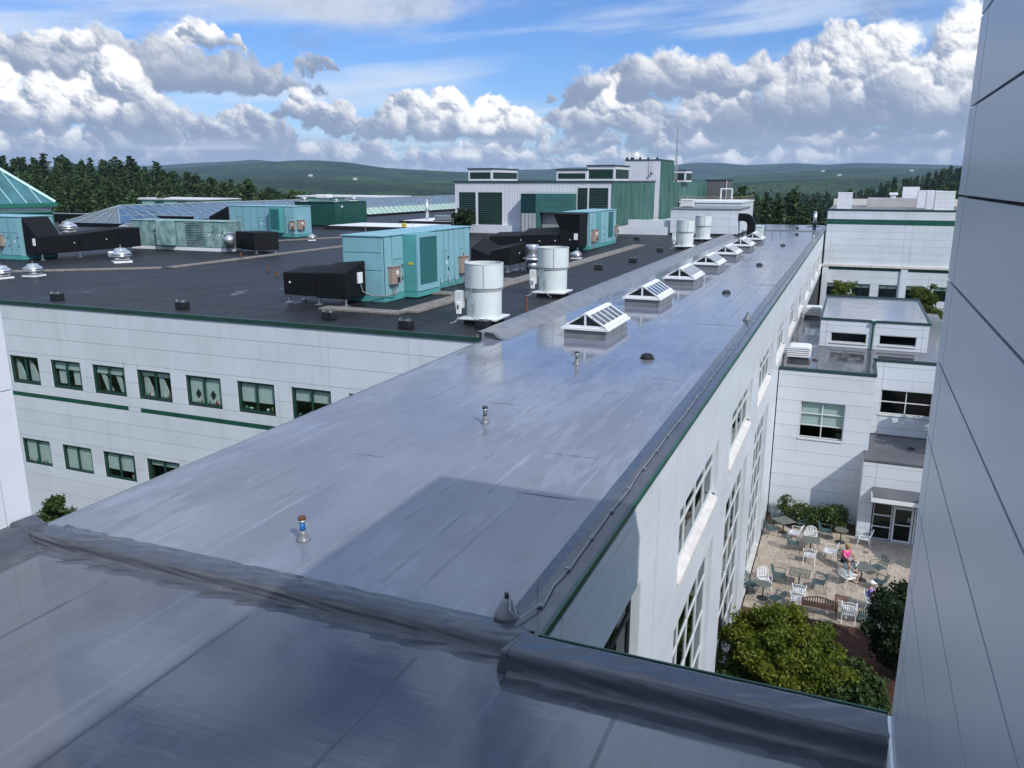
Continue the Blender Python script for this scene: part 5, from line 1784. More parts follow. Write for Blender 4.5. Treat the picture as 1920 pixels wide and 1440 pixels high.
for i in range(4):
    a, c = cor[i], cor[(i + 1) % 4]
    part(py, 'roof_slope', B().add([(a[0], a[1], 3.301), (c[0], c[1], 3.301), (cx, cy, za)], [(0, 1, 2)]), mat('teal_glazing', (.03, .13, .15), .10, var=.25, vscale=.5, spec=.8))
    hip = part(py, 'hip_cap', B().tube([(a[0], a[1], 3.34), (cx, cy, za + .05)], .22, 4), mat('hip_mint', (.45, .62, .58), .5))
    for k in range(1, 12):
        f = k / 12
        p0 = Vector((a[0] + (c[0] - a[0]) * f, a[1] + (c[1] - a[1]) * f, 3.32))
        s_ = min(f, 1 - f) * 2
        ap = Vector((cx, cy, za))
        md = Vector(((a[0] + c[0]) / 2, (a[1] + c[1]) / 2, 3.32))
        p1 = p0 + (ap - md) * s_
        part(py, 'glazing_bar', B().tube([p0, p1], .05, 4), MATS['hip_mint'])
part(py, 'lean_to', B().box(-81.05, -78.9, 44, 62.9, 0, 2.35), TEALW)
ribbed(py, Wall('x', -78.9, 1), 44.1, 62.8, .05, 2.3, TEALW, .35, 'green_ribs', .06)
part(py, 'lean_to_roof', B().box(-81.0, -78.7, 43.9, 63.0, 2.351, 2.45), mat('eave_green', (.02, .14, .10), .45))


def glass_roof(name, label, x0, x1, y0, y1, ze, zr, hip, nb, mb, mlow=None, diag=False):
    t = thing(name, label, 'glass roof', ((x0 + x1) / 2, (y0 + y1) / 2, 0))
    xm = (x0 + x1) / 2
    part(t, 'curb', B().box(x0 - .3, x1 + .3, y0 - .3, y1 + .3, 0, ze), INSUL)
    ye = y0 + hip
    zm = ze + (zr - ze) * .42
    fx = lambda s, z: xm + s * (x1 - x0) / 2 * (zr - z) / (zr - ze)
    for s in (-1, 1):
        if mlow:
            part(t, 'lower_glazing', B().quad((fx(s, ze), y0, ze), (fx(s, ze), y1, ze), (fx(s, zm), y1, zm), (fx(s, zm), y0 + hip * .42, zm)), mlow)
            part(t, 'upper_glazing', B().quad((fx(s, zm), y0 + hip * .42, zm), (fx(s, zm), y1, zm), (xm, y1, zr), (xm, ye, zr)), mb)
        else:
            part(t, 'upper_glazing', B().quad((fx(s, ze), y0, ze), (fx(s, ze), y1, ze), (xm, y1, zr), (xm, ye, zr)), mb)
        for k in range(nb + 1):
            y = ye + (y1 - ye) * k / nb
            dy = (y1 - ye) / nb * (.9 if diag else 0)
            part(t, 'glazing_bar', B().tube([(fx(s, ze), max(y0, y - dy), ze + .03), (xm, y, zr + .03)], .055, 4), mat('bar_grey', (.25, .30, .32), .5))
        if diag:
            for k in range(nb):
                y = ye + (y1 - ye) * k / nb
                part(t, 'brace', B().tube([(fx(s, ze), y + (y1 - ye) / nb, ze + .02), (xm, y, zr + .02)], .05, 4), MATS['bar_grey'])
        part(t, 'rail', B().tube([(fx(s, zm), y0 + hip * .42, zm + .03), (fx(s, zm), y1, zm + .03)], .05, 4), MATS['bar_grey'])
    part(t, 'end_glazing', B().add([(x0, y0, ze), (x1, y0, ze), (xm, ye, zr)], [(0, 1, 2)]), glass_mat('clear_roof_glass', (.55, .62, .60), base=.1) if 'clear_roof_glass' not in MATS else MATS['clear_roof_glass'])
    for f in (0, .25, .5, .75, 1):
        part(t, 'glazing_bar', B().tube([(x0 + (x1 - x0) * f, y0, ze + .03), (xm, ye, zr + .03)], .06, 4), MATS['bar_grey'])
    part(t, 'ridge', B().tube([(xm, ye, zr + .04), (xm, y1, zr + .04)], .10, 5), MATS['bar_grey'])
    return t


glass_roof('glass_roof', 'long blue glazed roof with a clear pyramid end behind the weathered unit', -94.5, -84.5, 76.5, 120, .45, 2.45, 4.5, 22, GLB, None, True)
glass_roof('glass_roof', 'long blue and pale green glazed roof right of the dark green shed', -82, -73.5, 116, 172, .35, 2.7, 0.01, 34, GLB, GLG, True)
for x0, x1, y0, y1, z1, m1, lab in ((-158, -136, 146, 160, 1.85, SHEDG, 'pale green shed with flat white roof behind the blue glass roof'), (-128, -104, 168, 184, 2.25, SHEDG, 'pale green shed with white roof behind the dark green plant shed'),
                                    (-100, -76, 196, 210, 2.0, DKGREEN, 'dark green low shed beyond the glazed roof, left of the penthouse')):
    t = thing('far_shed', lab, 'shed', ((x0 + x1) / 2, (y0 + y1) / 2, -1), None)
    part(t, 'wall', B().box(x0, x1, y0, y1, -1, z1 - .35), m1)
    part(t, 'roof', B().extrude([(x0 - .3, y0 - .3, z1 - .349), (x1 + .3, y0 - .3, z1 - .349), (x1 + .3, y0 - .3, z1 - .15), (x0 - .3, y0 - .3, z1)], (0, y1 - y0 + .6, 0)), SHEDR)
    for k in range(3):
        xa = x0 + (x1 - x0) * (.08 + .3 * k)
        part(t, 'door', B().box(xa, xa + 2.6, y0 - .05, y0 - .002, -1, z1 - .7), DKGREEN)
t = thing('black_parapet_roof', 'long black walled roof edge in front of the clear glass pyramid', 'roof', (-90, 79, 0))
part(t, 'edge_wall', B().box(-120, -80.3, 84, 84.6, 0, 1.1), INSUL)
part(t, 'cap', B().box(-120, -80.2, 83.9, 84.7, 1.101, 1.2), GALV)
# climbing plant stands before the penthouse, built with the other plants


# ---------------------------------------------------------------- terrain: court level, wooded slopes, valley and hills
def px_az(p):
    """a bearing (radians clockwise from +Y) from the place where it crosses the view"""
    return R(-22.5) + math.atan((p - 960) / 1570)


FARR = [(-900, 322), (-300, 318), (290, 315), (380, 309), (440, 306), (480, 303), (520, 306), (600, 311), (870, 322), (960, 318), (1030, 317), (1060, 314), (1150, 313), (1265, 311), (1300, 306), (1350, 307), (1400, 311), (1450, 309), (1490, 308), (1540, 312), (1600, 310), (1680, 312), (1790, 315), (2000, 318), (3200, 320)]
MIDR = [(-900, 325), (-300, 324), (290, 321), (400, 315), (500, 308), (560, 303), (600, 302), (650, 304), (720, 313), (800, 318), (860, 321), (950, 331), (1050, 335), (1150, 337), (1270, 336), (1350, 333), (1400, 326), (1500, 321), (1600, 316), (1700, 318), (1800, 320), (2100, 318), (3200, 322)]
LOWR = [(-900, 340), (200, 340), (430, 335), (600, 332), (700, 336), (860, 341), (1270, 345), (1380, 338), (1500, 334), (1600, 333), (1800, 332), (2400, 333), (3200, 336)]


def prof(tab, R_):
    az = np.array([px_az(p) for p, _ in tab])
    h = np.array([5.5 + (341 - y) / 1570 * R_ for _, y in tab])
    return az, h


PF, PM, PL = prof(FARR, 6800), prof(MIDR, 3900), prof(LOWR, 2100)


def vnoise(x, y, seed):
    r = np.random.default_rng(seed)
    g = r.random((64, 64))
    xi, yi = np.floor(x).astype(int), np.floor(y).astype(int)
    fx, fy = x - xi, y - yi
    fx = fx * fx * (3 - 2 * fx)
    fy = fy * fy * (3 - 2 * fy)
    a = g[yi % 64, xi % 64] * (1 - fx) + g[yi % 64, (xi + 1) % 64] * fx
    b_ = g[(yi + 1) % 64, xi % 64] * (1 - fx) + g[(yi + 1) % 64, (xi + 1) % 64] * fx
    return a * (1 - fy) + b_ * fy - .5


def ground_z(x, y):
    x, y = np.asarray(x, float), np.asarray(y, float)
    r = np.hypot(x, y)
    az = np.arctan2(x, y)
    n = vnoise(x / 900, y / 900, 1) + .5 * vnoise(x / 420, y / 420, 2) + .25 * vnoise(x / 190, y / 190, 3)
    base = -13 - 45 * sst(r, 600, 1500)
    far = np.interp(az, *PF)
    mid_ = np.interp(az, *PM)
    low = np.interp(az, *PL)
    def ridge(h, R_, wi, wo):
        return -60 + (h + 60 + 6 * n * R_ / 3900 * np.minimum(1, np.abs(r - R_) / 300)) * np.where(r < R_, sst(r, R_ - wi, R_), sst(r, R_ + wo, R_))
    hills = np.maximum.reduce([ridge(low, 2100, 1100, 1200), ridge(mid_, 3900, 2000, 2200), ridge(far, 6800, 2700, 3000)]) + 9 * n * sst(r, 1200, 3000) * .6
    z = np.maximum(base, np.where(r > 900, hills, -200))
    # wooded knoll on the left, lower slope on the right
    left = 12.5 * sst(r, 170, 360) * sst(r, 900, 480) * sst(az, px_az(520), px_az(150))
    right = 15.0 * sst(r, 300, 560) * sst(r, 1100, 700) * sst(az, px_az(1560), px_az(1860))
    mid3 = -4.0 * sst(r, 170, 330) * sst(az, px_az(420), px_az(650)) * sst(az, px_az(1750), px_az(1500))
    return z + left + right + mid3


def polar_terrain():
    radii = np.concatenate([np.linspace(0, 160, 5), np.linspace(190, 900, 34), np.linspace(960, 4200, 90), np.linspace(4300, 9800, 60)])
    nseg = 720
    ang = np.linspace(-math.pi, math.pi, nseg, endpoint=False)
    rr, aa = np.meshgrid(radii[1:], ang, indexing='ij')
    X = rr * np.sin(aa)
    Y = rr * np.cos(aa)
    Z = ground_z(X, Y)
    v = np.stack([X, Y, Z], -1).reshape(-1, 3)
    v = np.vstack([[[0, 0, -13.0]], v])
    nr = len(radii) - 1
    fs = []
    i = np.arange(nseg)
    j = (i + 1) % nseg
    quads = []
    for k in range(nr - 1):
        o0, o1 = 1 + k * nseg, 1 + (k + 1) * nseg
        quads.append(np.stack([o0 + i, o1 + i, o1 + j, o0 + j], 1))
    quads = np.vstack(quads)
    me = bpy.data.meshes.new('terrain')
    tri = [(0, int(1 + a), int(1 + c)) for a, c in zip(i, j)]
    me.from_pydata(v.tolist(), [], tri + quads.tolist())
    me.polygons.foreach_set('use_smooth', [True] * len(me.polygons))
    return me


def terrain_mat():
    m = bpy.data.materials.new('terrain')
    m.use_nodes = True
    N = NT(m.node_tree)
    N.n.clear()
    out = N.new('ShaderNodeOutputMaterial')
    p = N.new('ShaderNodeBsdfPrincipled')
    N.l.new(p.outputs[0], out.inputs[0])
    pos = N.new('ShaderNodeNewGeometry').outputs['Position']
    s = N.new('ShaderNodeSeparateXYZ')
    N.l.new(pos, s.inputs[0])
    flat = N.xyz(s.outputs[0], s.outputs[1], 0)
    r = N.m('POWER', N.m('ADD', N.m('MULTIPLY', s.outputs[0], s.outputs[0]), N.m('MULTIPLY', s.outputs[1], s.outputs[1])), .5)
    crown = N.new('ShaderNodeTexVoronoi')
    N.l.new(flat, crown.inputs['Vector'])
    crown.inputs['Scale'].default_value = 1 / 13
    tone = N.noise(flat, 1 / 260, 5, .6)
    fine = N.noise(flat, 1 / 28, 4, .65)
    c = N.mix(N.ramp(tone, .42, .60), (.008, .022, .012), (.050, .092, .028))
    c = N.mix(N.ramp(fine, .40, .62, 0, .85), c, (.010, .022, .014))
    sepc = N.new('ShaderNodeSeparateColor')
    N.l.new(crown.outputs['Color'], sepc.inputs[0])
    c = N.mix(N.m('MULTIPLY', sepc.outputs[0], .5), c, (.045, .080, .026))
    # fields and clearings on the slopes
    fld = N.noise(N.vscale(flat, (1, 1, 1), (911, 77, 0)), 1 / 420, 3, .5)
    c = N.mix(N.ramp(fld, .735, .76), c, (.13, .19, .055))
    # mown grass close in
    g = N.mix(N.noise(flat, .5, 5, .6), (.035, .065, .018), (.06, .09, .028))
    c = N.mix(N.ramp(r, 150, 260), g, c)
    N.l.new(c, p.inputs['Base Color'])
    p.inputs['Roughness'].default_value = .95
    p.inputs['Specular IOR Level'].default_value = .1
    bp = N.new('ShaderNodeBump')
    bp.inputs['Strength'].default_value = 1.0
    bp.inputs['Distance'].default_value = 9.0
    h = N.m('MULTIPLY', N.m('SUBTRACT', 1.0, crown.outputs['Distance']), N.ramp(r, 500, 1500))
    h = N.m('MULTIPLY_ADD', fine, 1.2, h)
    N.l.new(h, bp.inputs['Height'])
    N.l.new(bp.outputs[0], p.inputs['Normal'])
    return m


ter = link('terrain', polar_terrain())
ter.data.materials.append(terrain_mat())
ter['kind'] = 'structure'

# ---------------------------------------------------------------- foliage
PINE = leaf_mat('pine_needles', (.022, .050, .015), (.062, .105, .032), (.078, .112, .030), .2)
PINE2 = leaf_mat('spruce_needles', (.018, .042, .018), (.042, .076, .030), None, .2)
OAK = leaf_mat('broad_leaves', (.030, .062, .014), (.072, .118, .026), (.085, .125, .024), .3)
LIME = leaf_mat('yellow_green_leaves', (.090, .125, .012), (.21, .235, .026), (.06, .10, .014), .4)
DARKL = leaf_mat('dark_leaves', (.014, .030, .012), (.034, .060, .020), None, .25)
SHRUB = leaf_mat('glossy_shrub_leaves', (.024, .055, .012), (.070, .115, .030), (.11, .14, .04), .3)
BIRCH = leaf_mat('birch_leaves', (.075, .11, .012), (.16, .19, .03), None, .4)
BARK = mat('bark', (.085, .065, .05), .9, var=.3, vscale=4, stretch=(1, 1, .3), coords='obj')
BARKP = mat('pale_bark', (.40, .37, .32), .8, var=.3, vscale=4, coords='obj')


def leaves(pts, size, rng, elong=1.5, droop=.0, flat=.0):
    """one folded leaf-sized diamond at each point"""
    n = len(pts)
    d = rng.normal(size=(n, 3))
    d[:, 2] = d[:, 2] * (1 - flat) - droop
    d /= np.linalg.norm(d, axis=1)[:, None] + 1e-9
    u = np.cross(d, rng.normal(size=(n, 3)))
    u /= np.linalg.norm(u, axis=1)[:, None] + 1e-9
    w = np.cross(d, u)
    s = size * rng.uniform(.6, 1.35, n)[:, None]
    a = pts - d * s * elong * .5
    c = pts + d * s * elong * .5
    l = pts + u * s * .5 + w * s * .15
    r_ = pts - u * s * .5 + w * s * .15
    v = np.stack([a, l, c, r_], 1).reshape(-1, 3)
    i = np.arange(n)[:, None] * 4
    f = np.concatenate([i + np.array([[0, 1, 2]]), i + np.array([[0, 2, 3]])], 0)
    return v, f


def np_mesh(name, vf, material):
    vs, fs, o = [], [], 0
    for v, f in vf:
        vs.append(v)
        fs.append(f + o)
        o += len(v)
    v = np.vstack(vs).astype(np.float32)
    f = np.vstack(fs).astype(np.int32)
    me = bpy.data.meshes.new(name)
    me.vertices.add(len(v))
    me.vertices.foreach_set('co', v.ravel())
    me.loops.add(f.size)
    me.loops.foreach_set('vertex_index', f.ravel())
    me.polygons.add(len(f))
    me.polygons.foreach_set('loop_start', np.arange(0, f.size, 3, dtype=np.int32))
    me.polygons.foreach_set('loop_total', np.full(len(f), 3, np.int32))
    me.materials.append(material)
    me.update(calc_edges=True)
    return me


def conifer_pts(rng, h, rad, kind):
    """clump centres: whorls of boughs, white pine with ragged flat boughs or spruce with a narrow spire"""
    out = []
    z = h * (.20 if kind == 'pine' else .08)
    while z < h * .985:
        f = (z - h * .1) / (h * .9)
        if kind == 'pine':
            rr = rad * (1.02 - f) ** .62 * rng.uniform(.55, 1.2) + .25
        else:
            rr = rad * (1.0 - f) ** .95 * rng.uniform(.8, 1.1) + .12
        nb = rng.integers(4, 7)
        a0 = rng.uniform(0, 6.28)
        for k in range(nb):
            a = a0 + 6.283 * k / nb + rng.normal(0, .25)
            L = rr * rng.uniform(.6, 1.15)
            m = max(3, int(L * 5.5))
            t = np.sqrt(rng.random(m))
            up = .10 if kind == 'pine' else -.30
            x = np.cos(a) * L * t + rng.normal(0, .13, m) * (.4 + t)
            y = np.sin(a) * L * t + rng.normal(0, .13, m) * (.4 + t)
            zz = z + L * t * up + rng.normal(0, .12, m) + .25 * t * t * (kind == 'pine')
            out.append(np.stack([x, y, zz], 1))
        z += h * (.042 if kind == 'pine' else .030) * rng.uniform(.8, 1.3)
    return np.vstack(out)


def blob_pts(rng, n, blobs):
    """points through the volume of overlapping ellipsoids, denser toward the shells"""
    w = np.array([b_[3] * b_[4] * b_[5] for b_ in blobs]) ** .67
    idx = rng.choice(len(blobs), n, p=w / w.sum())
    bl = np.array(blobs)[idx]
    d = rng.normal(size=(n, 3))
    d /= np.linalg.norm(d, axis=1)[:, None]
    r = rng.random(n) ** .40
    return bl[:, :3] + d * bl[:, 3:6] * r[:, None] + rng.normal(size=(n, 3)) * bl[:, 3:6] * .22


def crown_blobs(rng, n, cx, cy, cz, rx, ry, rz, br):
    out = []
    for i in range(n):
        d = rng.normal(size=3)
        d /= np.linalg.norm(d)
        q = rng.random() ** .45
        s = br * rng.uniform(.6, 1.25)
        out.append((cx + d[0] * rx * q, cy + d[1] * ry * q, cz + d[2] * rz * q, s, s, s * .72))
    return out


def limb_mesh(h, r0, blobs, rng, nl=9, start=.25):
    bb = B()
    bb.tube([(0, 0, -.1), (.04, .02, h * .3), (-.03, .05, h * .6), (.02, 0, h * .92)], [r0, r0 * .8, r0 * .5, r0 * .12], 8)
    for i in range(nl):
        q = blobs[int(rng.integers(len(blobs)))]
        z0 = h * rng.uniform(start, .75)
        m = ((q[0]) * .45, q[1] * .45, z0 + (q[2] - z0) * .35)
        bb.tube([(0, 0, z0), m, (q[0], q[1], q[2])], [r0 * .35, r0 * .22, r0 * .06], 5)
    return bb


def make_tree(name, label, cat, loc, crown_me, trunk_bb, bark, group=None):
    t = thing(name, label, cat, loc, group)
    part(t, 'trunk', trunk_bb, bark, world=False)
    o = link('crown', crown_me, t)
    return t


# conifer and broadleaf prototypes for the woods
protos = {}
rng = np.random.default_rng(5)
for key, kind, h, rad, m_, sz in (('p0', 'pine', 20, 3.8, PINE, .55), ('p1', 'pine', 22, 4.4, PINE, .58), ('p2', 'pine', 17, 3.4, PINE, .50), ('s0', 'spruce', 19, 3.0, PINE2, .46), ('s1', 'spruce', 15, 2.6, PINE2, .42)):
    pts_ = conifer_pts(rng, h, rad, kind)
    pts_ = np.vstack([pts_, pts_ + rng.normal(0, .25, pts_.shape)])
    cm = np_mesh('crown', [leaves(pts_, sz, rng, 2.0, .0, .55)], m_)
    tb = B().tube([(0, 0, -1), (.1, 0, h * .4), (0, .1, h * .97)], [.28, .2, .04], 6)
    protos[key] = (h, cm, tb.mesh('trunk', BARK))
for key, h, rx, n, m_ in (('d0', 14, 4.2, 1700, OAK), ('d1', 12, 3.6, 1500, OAK), ('d2', 15, 4.6, 1800, DARKL)):
    bl_ = crown_blobs(rng, 16, 0, 0, h * .62, rx * .72, rx * .72, h * .26, rx * .38)
    cm = np_mesh('crown', [leaves(blob_pts(rng, n, bl_), .55, rng, 1.3)], m_)
    tb = limb_mesh(h * .75, .22, bl_, rng, 7)
    protos[key] = (h, cm, tb.mesh('trunk', BARK))


def wood_tree(key, x, y, z, sc, label, group):
    h, cm, tm = protos[key]
    nm = {'p': 'pine_tree', 's': 'spruce_tree', 'd': 'broadleaf_tree'}[key[0]]
    t = link(nm, None)
    t.location = (x, y, z)
    t.rotation_euler = (0, 0, rng.uniform(0, 6.28))
    t.scale = (sc, sc, sc * rng.uniform(.9, 1.1))
    tag(t, label, 'tree', group)
    link('trunk', tm, t)
    link('crown', cm, t)
    return t


def scatter(p0, p1, r0, r1, n, seed, mind):
    g = np.random.default_rng(seed)
    out = []
    tries = 0
    cell = {}
    while len(out) < n and tries < n * 30:
        tries += 1
        p = g.uniform(p0, p1)
        r = math.sqrt(g.uniform(r0 * r0, r1 * r1))
        a = px_az(p)
        x, y = r * math.sin(a), r * math.cos(a)
        k = (int(x // mind), int(y // mind))
        if any(math.hypot(x - q[0], y - q[1]) < mind for i in (-1, 0, 1) for j in (-1, 0, 1) for q in cell.get((k[0] + i, k[1] + j), ())):
            continue
        cell.setdefault(k, []).append((x, y))
        out.append((x, y, r, p))
    return out


def plant_wood(spots, keep, mix_, label_of, group, stuff_label, hs):
    """the nearest trees stand as things of their own; the rest of the wood reads as one mass"""
    spots = sorted(spots, key=lambda q: q[2])
    rest = []
    for i, (x, y, r, p) in enumerate(spots):
        key = mix_[int(rng.integers(len(mix_)))]
        z = float(ground_z(x, y))
        sc = rng.uniform(*hs)
        if i < keep:
            wood_tree(key, x, y, z - .3, sc, label_of(key), group)
        else:
            rest.append((key, x, y, z - .3, sc))
    vf = {}
    for key, x, y, z, sc in rest:
        h, cm, tm = protos[key]
        nv = len(cm.vertices)
        co = np.empty(nv * 3, np.float32)
        cm.vertices.foreach_get('co', co)
        co = co.reshape(-1, 4, 3)
        co = co[rng.random(len(co)) < .34]
        mid_ = co.mean(1, keepdims=True)
        co = mid_ + (co - mid_) * 1.6
        a = rng.uniform(0, 6.28)
        rot = np.array([[math.cos(a), -math.sin(a), 0], [math.sin(a), math.cos(a), 0], [0, 0, 1]], np.float32)
        co = (co.reshape(-1, 3) @ rot.T) * sc + np.array([x, y, z], np.float32)
        i = np.arange(len(co) // 4)[:, None] * 4
        f = np.concatenate([i + np.array([[0, 1, 2]]), i + np.array([[0, 2, 3]])], 0)
        vf.setdefault(cm.materials[0].name, []).append((co, f))
    for mname, lst in vf.items():
        o = link('far_wood', np_mesh('far_wood', lst, MATS[mname]))
        o['kind'] = 'stuff'
        o['label'] = stuff_label
        o['category'] = 'wood'


KIND = {'p': 'ragged dark pine', 's': 'pointed dark spruce', 'd': 'round broadleaf tree'}
plant_wood(scatter(-130, 640, 205, 470, 620, 21, 6.0), 150, ['p0', 'p1', 'p2', 'p0', 'p1', 's0', 'd0', 'd1', 'd2'], lambda k: KIND[k[0]] + ' in the wood rising behind the left roofs', 'trees of the wood at the left',
           'dark mixed wood on the knoll at the left', (.64, .82))
plant_wood(scatter(480, 900, 250, 520, 230, 22, 6.5), 50, ['p0', 'p2', 's0', 'd0', 'd1'], lambda k: KIND[k[0]] + ' in the tree belt left of the penthouse', 'trees of the belt left of the penthouse', 'tree belt beyond the sheds', (.48, .64))
plant_wood(scatter(1300, 1830, 300, 760, 420, 23, 7.5), 60, ['p0', 'p1', 's0', 'd0', 'd2', 'd1'], lambda k: KIND[k[0]] + ' on the slope behind the far white building', 'trees of the slope at the right', 'dark wood on the slope at the right', (.58, .80))
# the group of tall pines just beyond the grey roof
tall = [(-30.5, 172, 'p1', .98, 'leftmost'), (-25.5, 160, 'p0', .92, ''), (-22.0, 176, 'p1', .98, ''), (-19.5, 158, 'p2', .95, ''), (-16.5, 170, 'p0', .92, ''), (-13.5, 163, 'p1', .92, ''), (-12.0, 178, 'p0', 1.0, ''), (-9.2, 168, 'p1', .86, ''),
        (-7.0, 176, 'p2', 1.02, ''), (-4.0, 166, 'd2', .95, ''), (-1.0, 178, 'p0', .86, ''), (3.0, 170, 'd0', .95, ''), (7, 178, 'p2', .9, ''), (-27.5, 182, 's0', 1.0, ''), (-17.8, 184, 's0', 1.0, ''), (12, 176, 'd1', 1.0, ''), (-34, 168, 'd0', 1.0, ''), (-10.5, 155, 'd1', .85, ''), (-22.5, 152, 'd0', .8, '')]
for x, y, k, sc, q in tall:
    wood_tree(k, x, y, -13.6, sc * .84, KIND[k[0]] + ' standing tall right behind the end of the grey roof', 'tall trees behind the grey roof')

# ---------------------------------------------------------------- far houses on the hills
HW = mat('house_white', (.55, .55, .53), .7)
HR = mat('house_roof', (.25, .25, .26), .7)
for p, R_, y_img, lab in ((583, 3250, 331, 'tiny white house on the wooded hill, left one'), (666, 3250, 337, 'white farm building on the wooded hill above the dark green shed'), (812, 3100, 347, 'white farm house low on the hill left of the penthouse'),
                          (1541, 3150, 324, 'white house on the hill above the tall pines'), (1573, 3050, 331, 'white house lower on the hill beyond the far building'), (1707, 3400, 324, 'white house high on the hill beside the right tower')):
    a = px_az(p)
    best = min(np.linspace(2300, 3880, 160), key=lambda q: abs(math.hypot(0, 0) + (341 - y_img) / 1570 * q + 5.5 - float(ground_z(q * math.sin(a), q * math.cos(a)))))
    x, y = best * math.sin(a), best * math.cos(a)
    z = float(ground_z(x, y))
    t = thing('hill_house', lab, 'house', (x, y, z), None, rotz=-a)
    part(t, 'wall', B().box(-7, 7, -4, 4, -3, 4.5), HW, world=False)
    part(t, 'roof', B().extrude([(-7.5, -4.6, 4.51), (-7.5, 4.6, 4.51), (-7.5, 0, 7)], (15, 0, 0)), HR, world=False)


# ---------------------------------------------------------------- trees and shrubs in the courtyards
def court_tree(name, label, cat, loc, h, blobs, n, size, m_, bark, r0=.12, elong=1.8, nl=10, droop=.25, start=.25):
    rg = np.random.default_rng(int(abs(loc[0] * 100 + loc[1] * 7)))
    cm = np_mesh('crown', [leaves(blob_pts(rg, n, blobs), size, rg, elong, droop)], m_)
    return make_tree(name, label, cat, loc, cm, limb_mesh(h, r0, blobs, rg, nl, start), bark)


for x, y, k, sc, lab in ((8.4, 45.4, 'd1', .95, 'broadleaf tree right of the entrance block, shading the wing wall'), (9.6, 39.5, 'd0', .62, 'broadleaf tree at the hidden right side of the patio'), (10.8, 31, 'd1', .7, 'broadleaf tree right of the mulch bed, behind the tower')):
    wood_tree(k, x, y, -13.1, sc, lab, None)
rg = np.random.default_rng(77)
bl_ = crown_blobs(rg, 120, -.05, 0, 2.15, 2.35, 2.0, 1.55, .40)
court_tree('leafy_tree', 'yellow-green leafy tree in front of the patio bed', 'tree', (-.95, 28.3, -13.45), 3.4, bl_, 42000, .082, LIME, BARK, .10)
bl_ = crown_blobs(rg, 60, 0, 0, 1.9, 1.3, 1.7, 1.25, .38)
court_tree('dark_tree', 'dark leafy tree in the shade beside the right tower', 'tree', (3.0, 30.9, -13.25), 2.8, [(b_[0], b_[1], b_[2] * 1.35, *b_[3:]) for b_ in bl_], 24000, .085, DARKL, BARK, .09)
bl_ = crown_blobs(rg, 18, 0, 0, 1.0, 1.3, 1.2, .55, .45)
court_tree('green_shrub', 'green shrub between the leafy tree and the dark tree', 'shrub', (1.35, 28.6, -13), 1.3, bl_, 9000, .10, SHRUB, BARK, .04, start=.1)
bl_ = crown_blobs(rg, 14, 0, 0, .8, .7, 1.1, .5, .35)
court_tree('green_shrub', 'small shrub against the tall windows of the long building', 'shrub', (-2.6, 27.4, -13), 1.1, bl_, 5000, .09, SHRUB, BARK, .03, start=.1)
bl_ = crown_blobs(rg, 12, 0, 0, .9, .8, .8, .5, .4)
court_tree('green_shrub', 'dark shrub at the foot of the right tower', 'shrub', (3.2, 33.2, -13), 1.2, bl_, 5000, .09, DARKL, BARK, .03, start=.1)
for x, y, rx, lab in ((-1.15, 44.35, .75, 'flowering round shrub against the wing wall, left one'), (.45, 44.45, .78, 'flowering round shrub against the wing wall, right one')):
    bl_ = crown_blobs(rg, 34, 0, 0, .72, rx * .95, .5, .55, .36)
    t = court_tree('flowering_shrub', lab, 'shrub', (x, y, -12.8), 1.0, bl_, 9500, .07, SHRUB, BARK, .03, 1.5, 8, .0, .1)
    fl_ = np_mesh('blossom', [leaves(blob_pts(rg, 420, [(b_[0], b_[1], b_[2], b_[3] * 1.08, b_[4] * 1.08, b_[5] * 1.1) for b_ in bl_]), .06, rg, 1.0)], mat('blossom', (.62, .60, .42), .7))
    link('blossom', fl_, t)
bl_ = crown_blobs(rg, 24, 0, 0, 1.0, .5, .3, .7, .22)
court_tree('thin_shrub', 'thin airy shrub left of the flowering shrubs', 'shrub', (-2.15, 44.7, -12.8), 1.7, bl_, 900, .07, SHRUB, BARK, .02, 1.6, 12, .0, .05)
bl_ = crown_blobs(rg, 60, 0, 0, 6.9, 1.6, 1.5, 2.6, .55)
court_tree('birch_tree', 'slender yellow-green birch before the far white building, beside the tower', 'tree', (7.1, 88, -13), 10.4, bl_, 14000, .11, BIRCH, BARKP, .12, start=.4)
bl_ = crown_blobs(rg, 40, 0, 0, 7.8, 1.0, .9, 2.0, .4)
court_tree('birch_tree', 'small yellow-green birch rising behind the lantern roof at its left', 'tree', (-.4, 84, -13), 10.0, bl_, 3600, .11, BIRCH, BARKP, .09, start=.5)
bl_ = crown_blobs(rg, 22, 0, 0, 1.2, 1.2, .7, .95, .4)
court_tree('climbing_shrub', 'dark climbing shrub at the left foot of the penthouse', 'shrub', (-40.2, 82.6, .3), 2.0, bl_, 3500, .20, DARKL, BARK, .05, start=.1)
bl_ = crown_blobs(rg, 60, 0, 0, 3.0, .75, .6, 1.6, .30)
court_tree('slender_tree', 'slender small tree in the court below the left facade', 'tree', (-32.4, 24.0, -13), 4.4, bl_, 6500, .10, SHRUB, BARK, .05, start=.2)


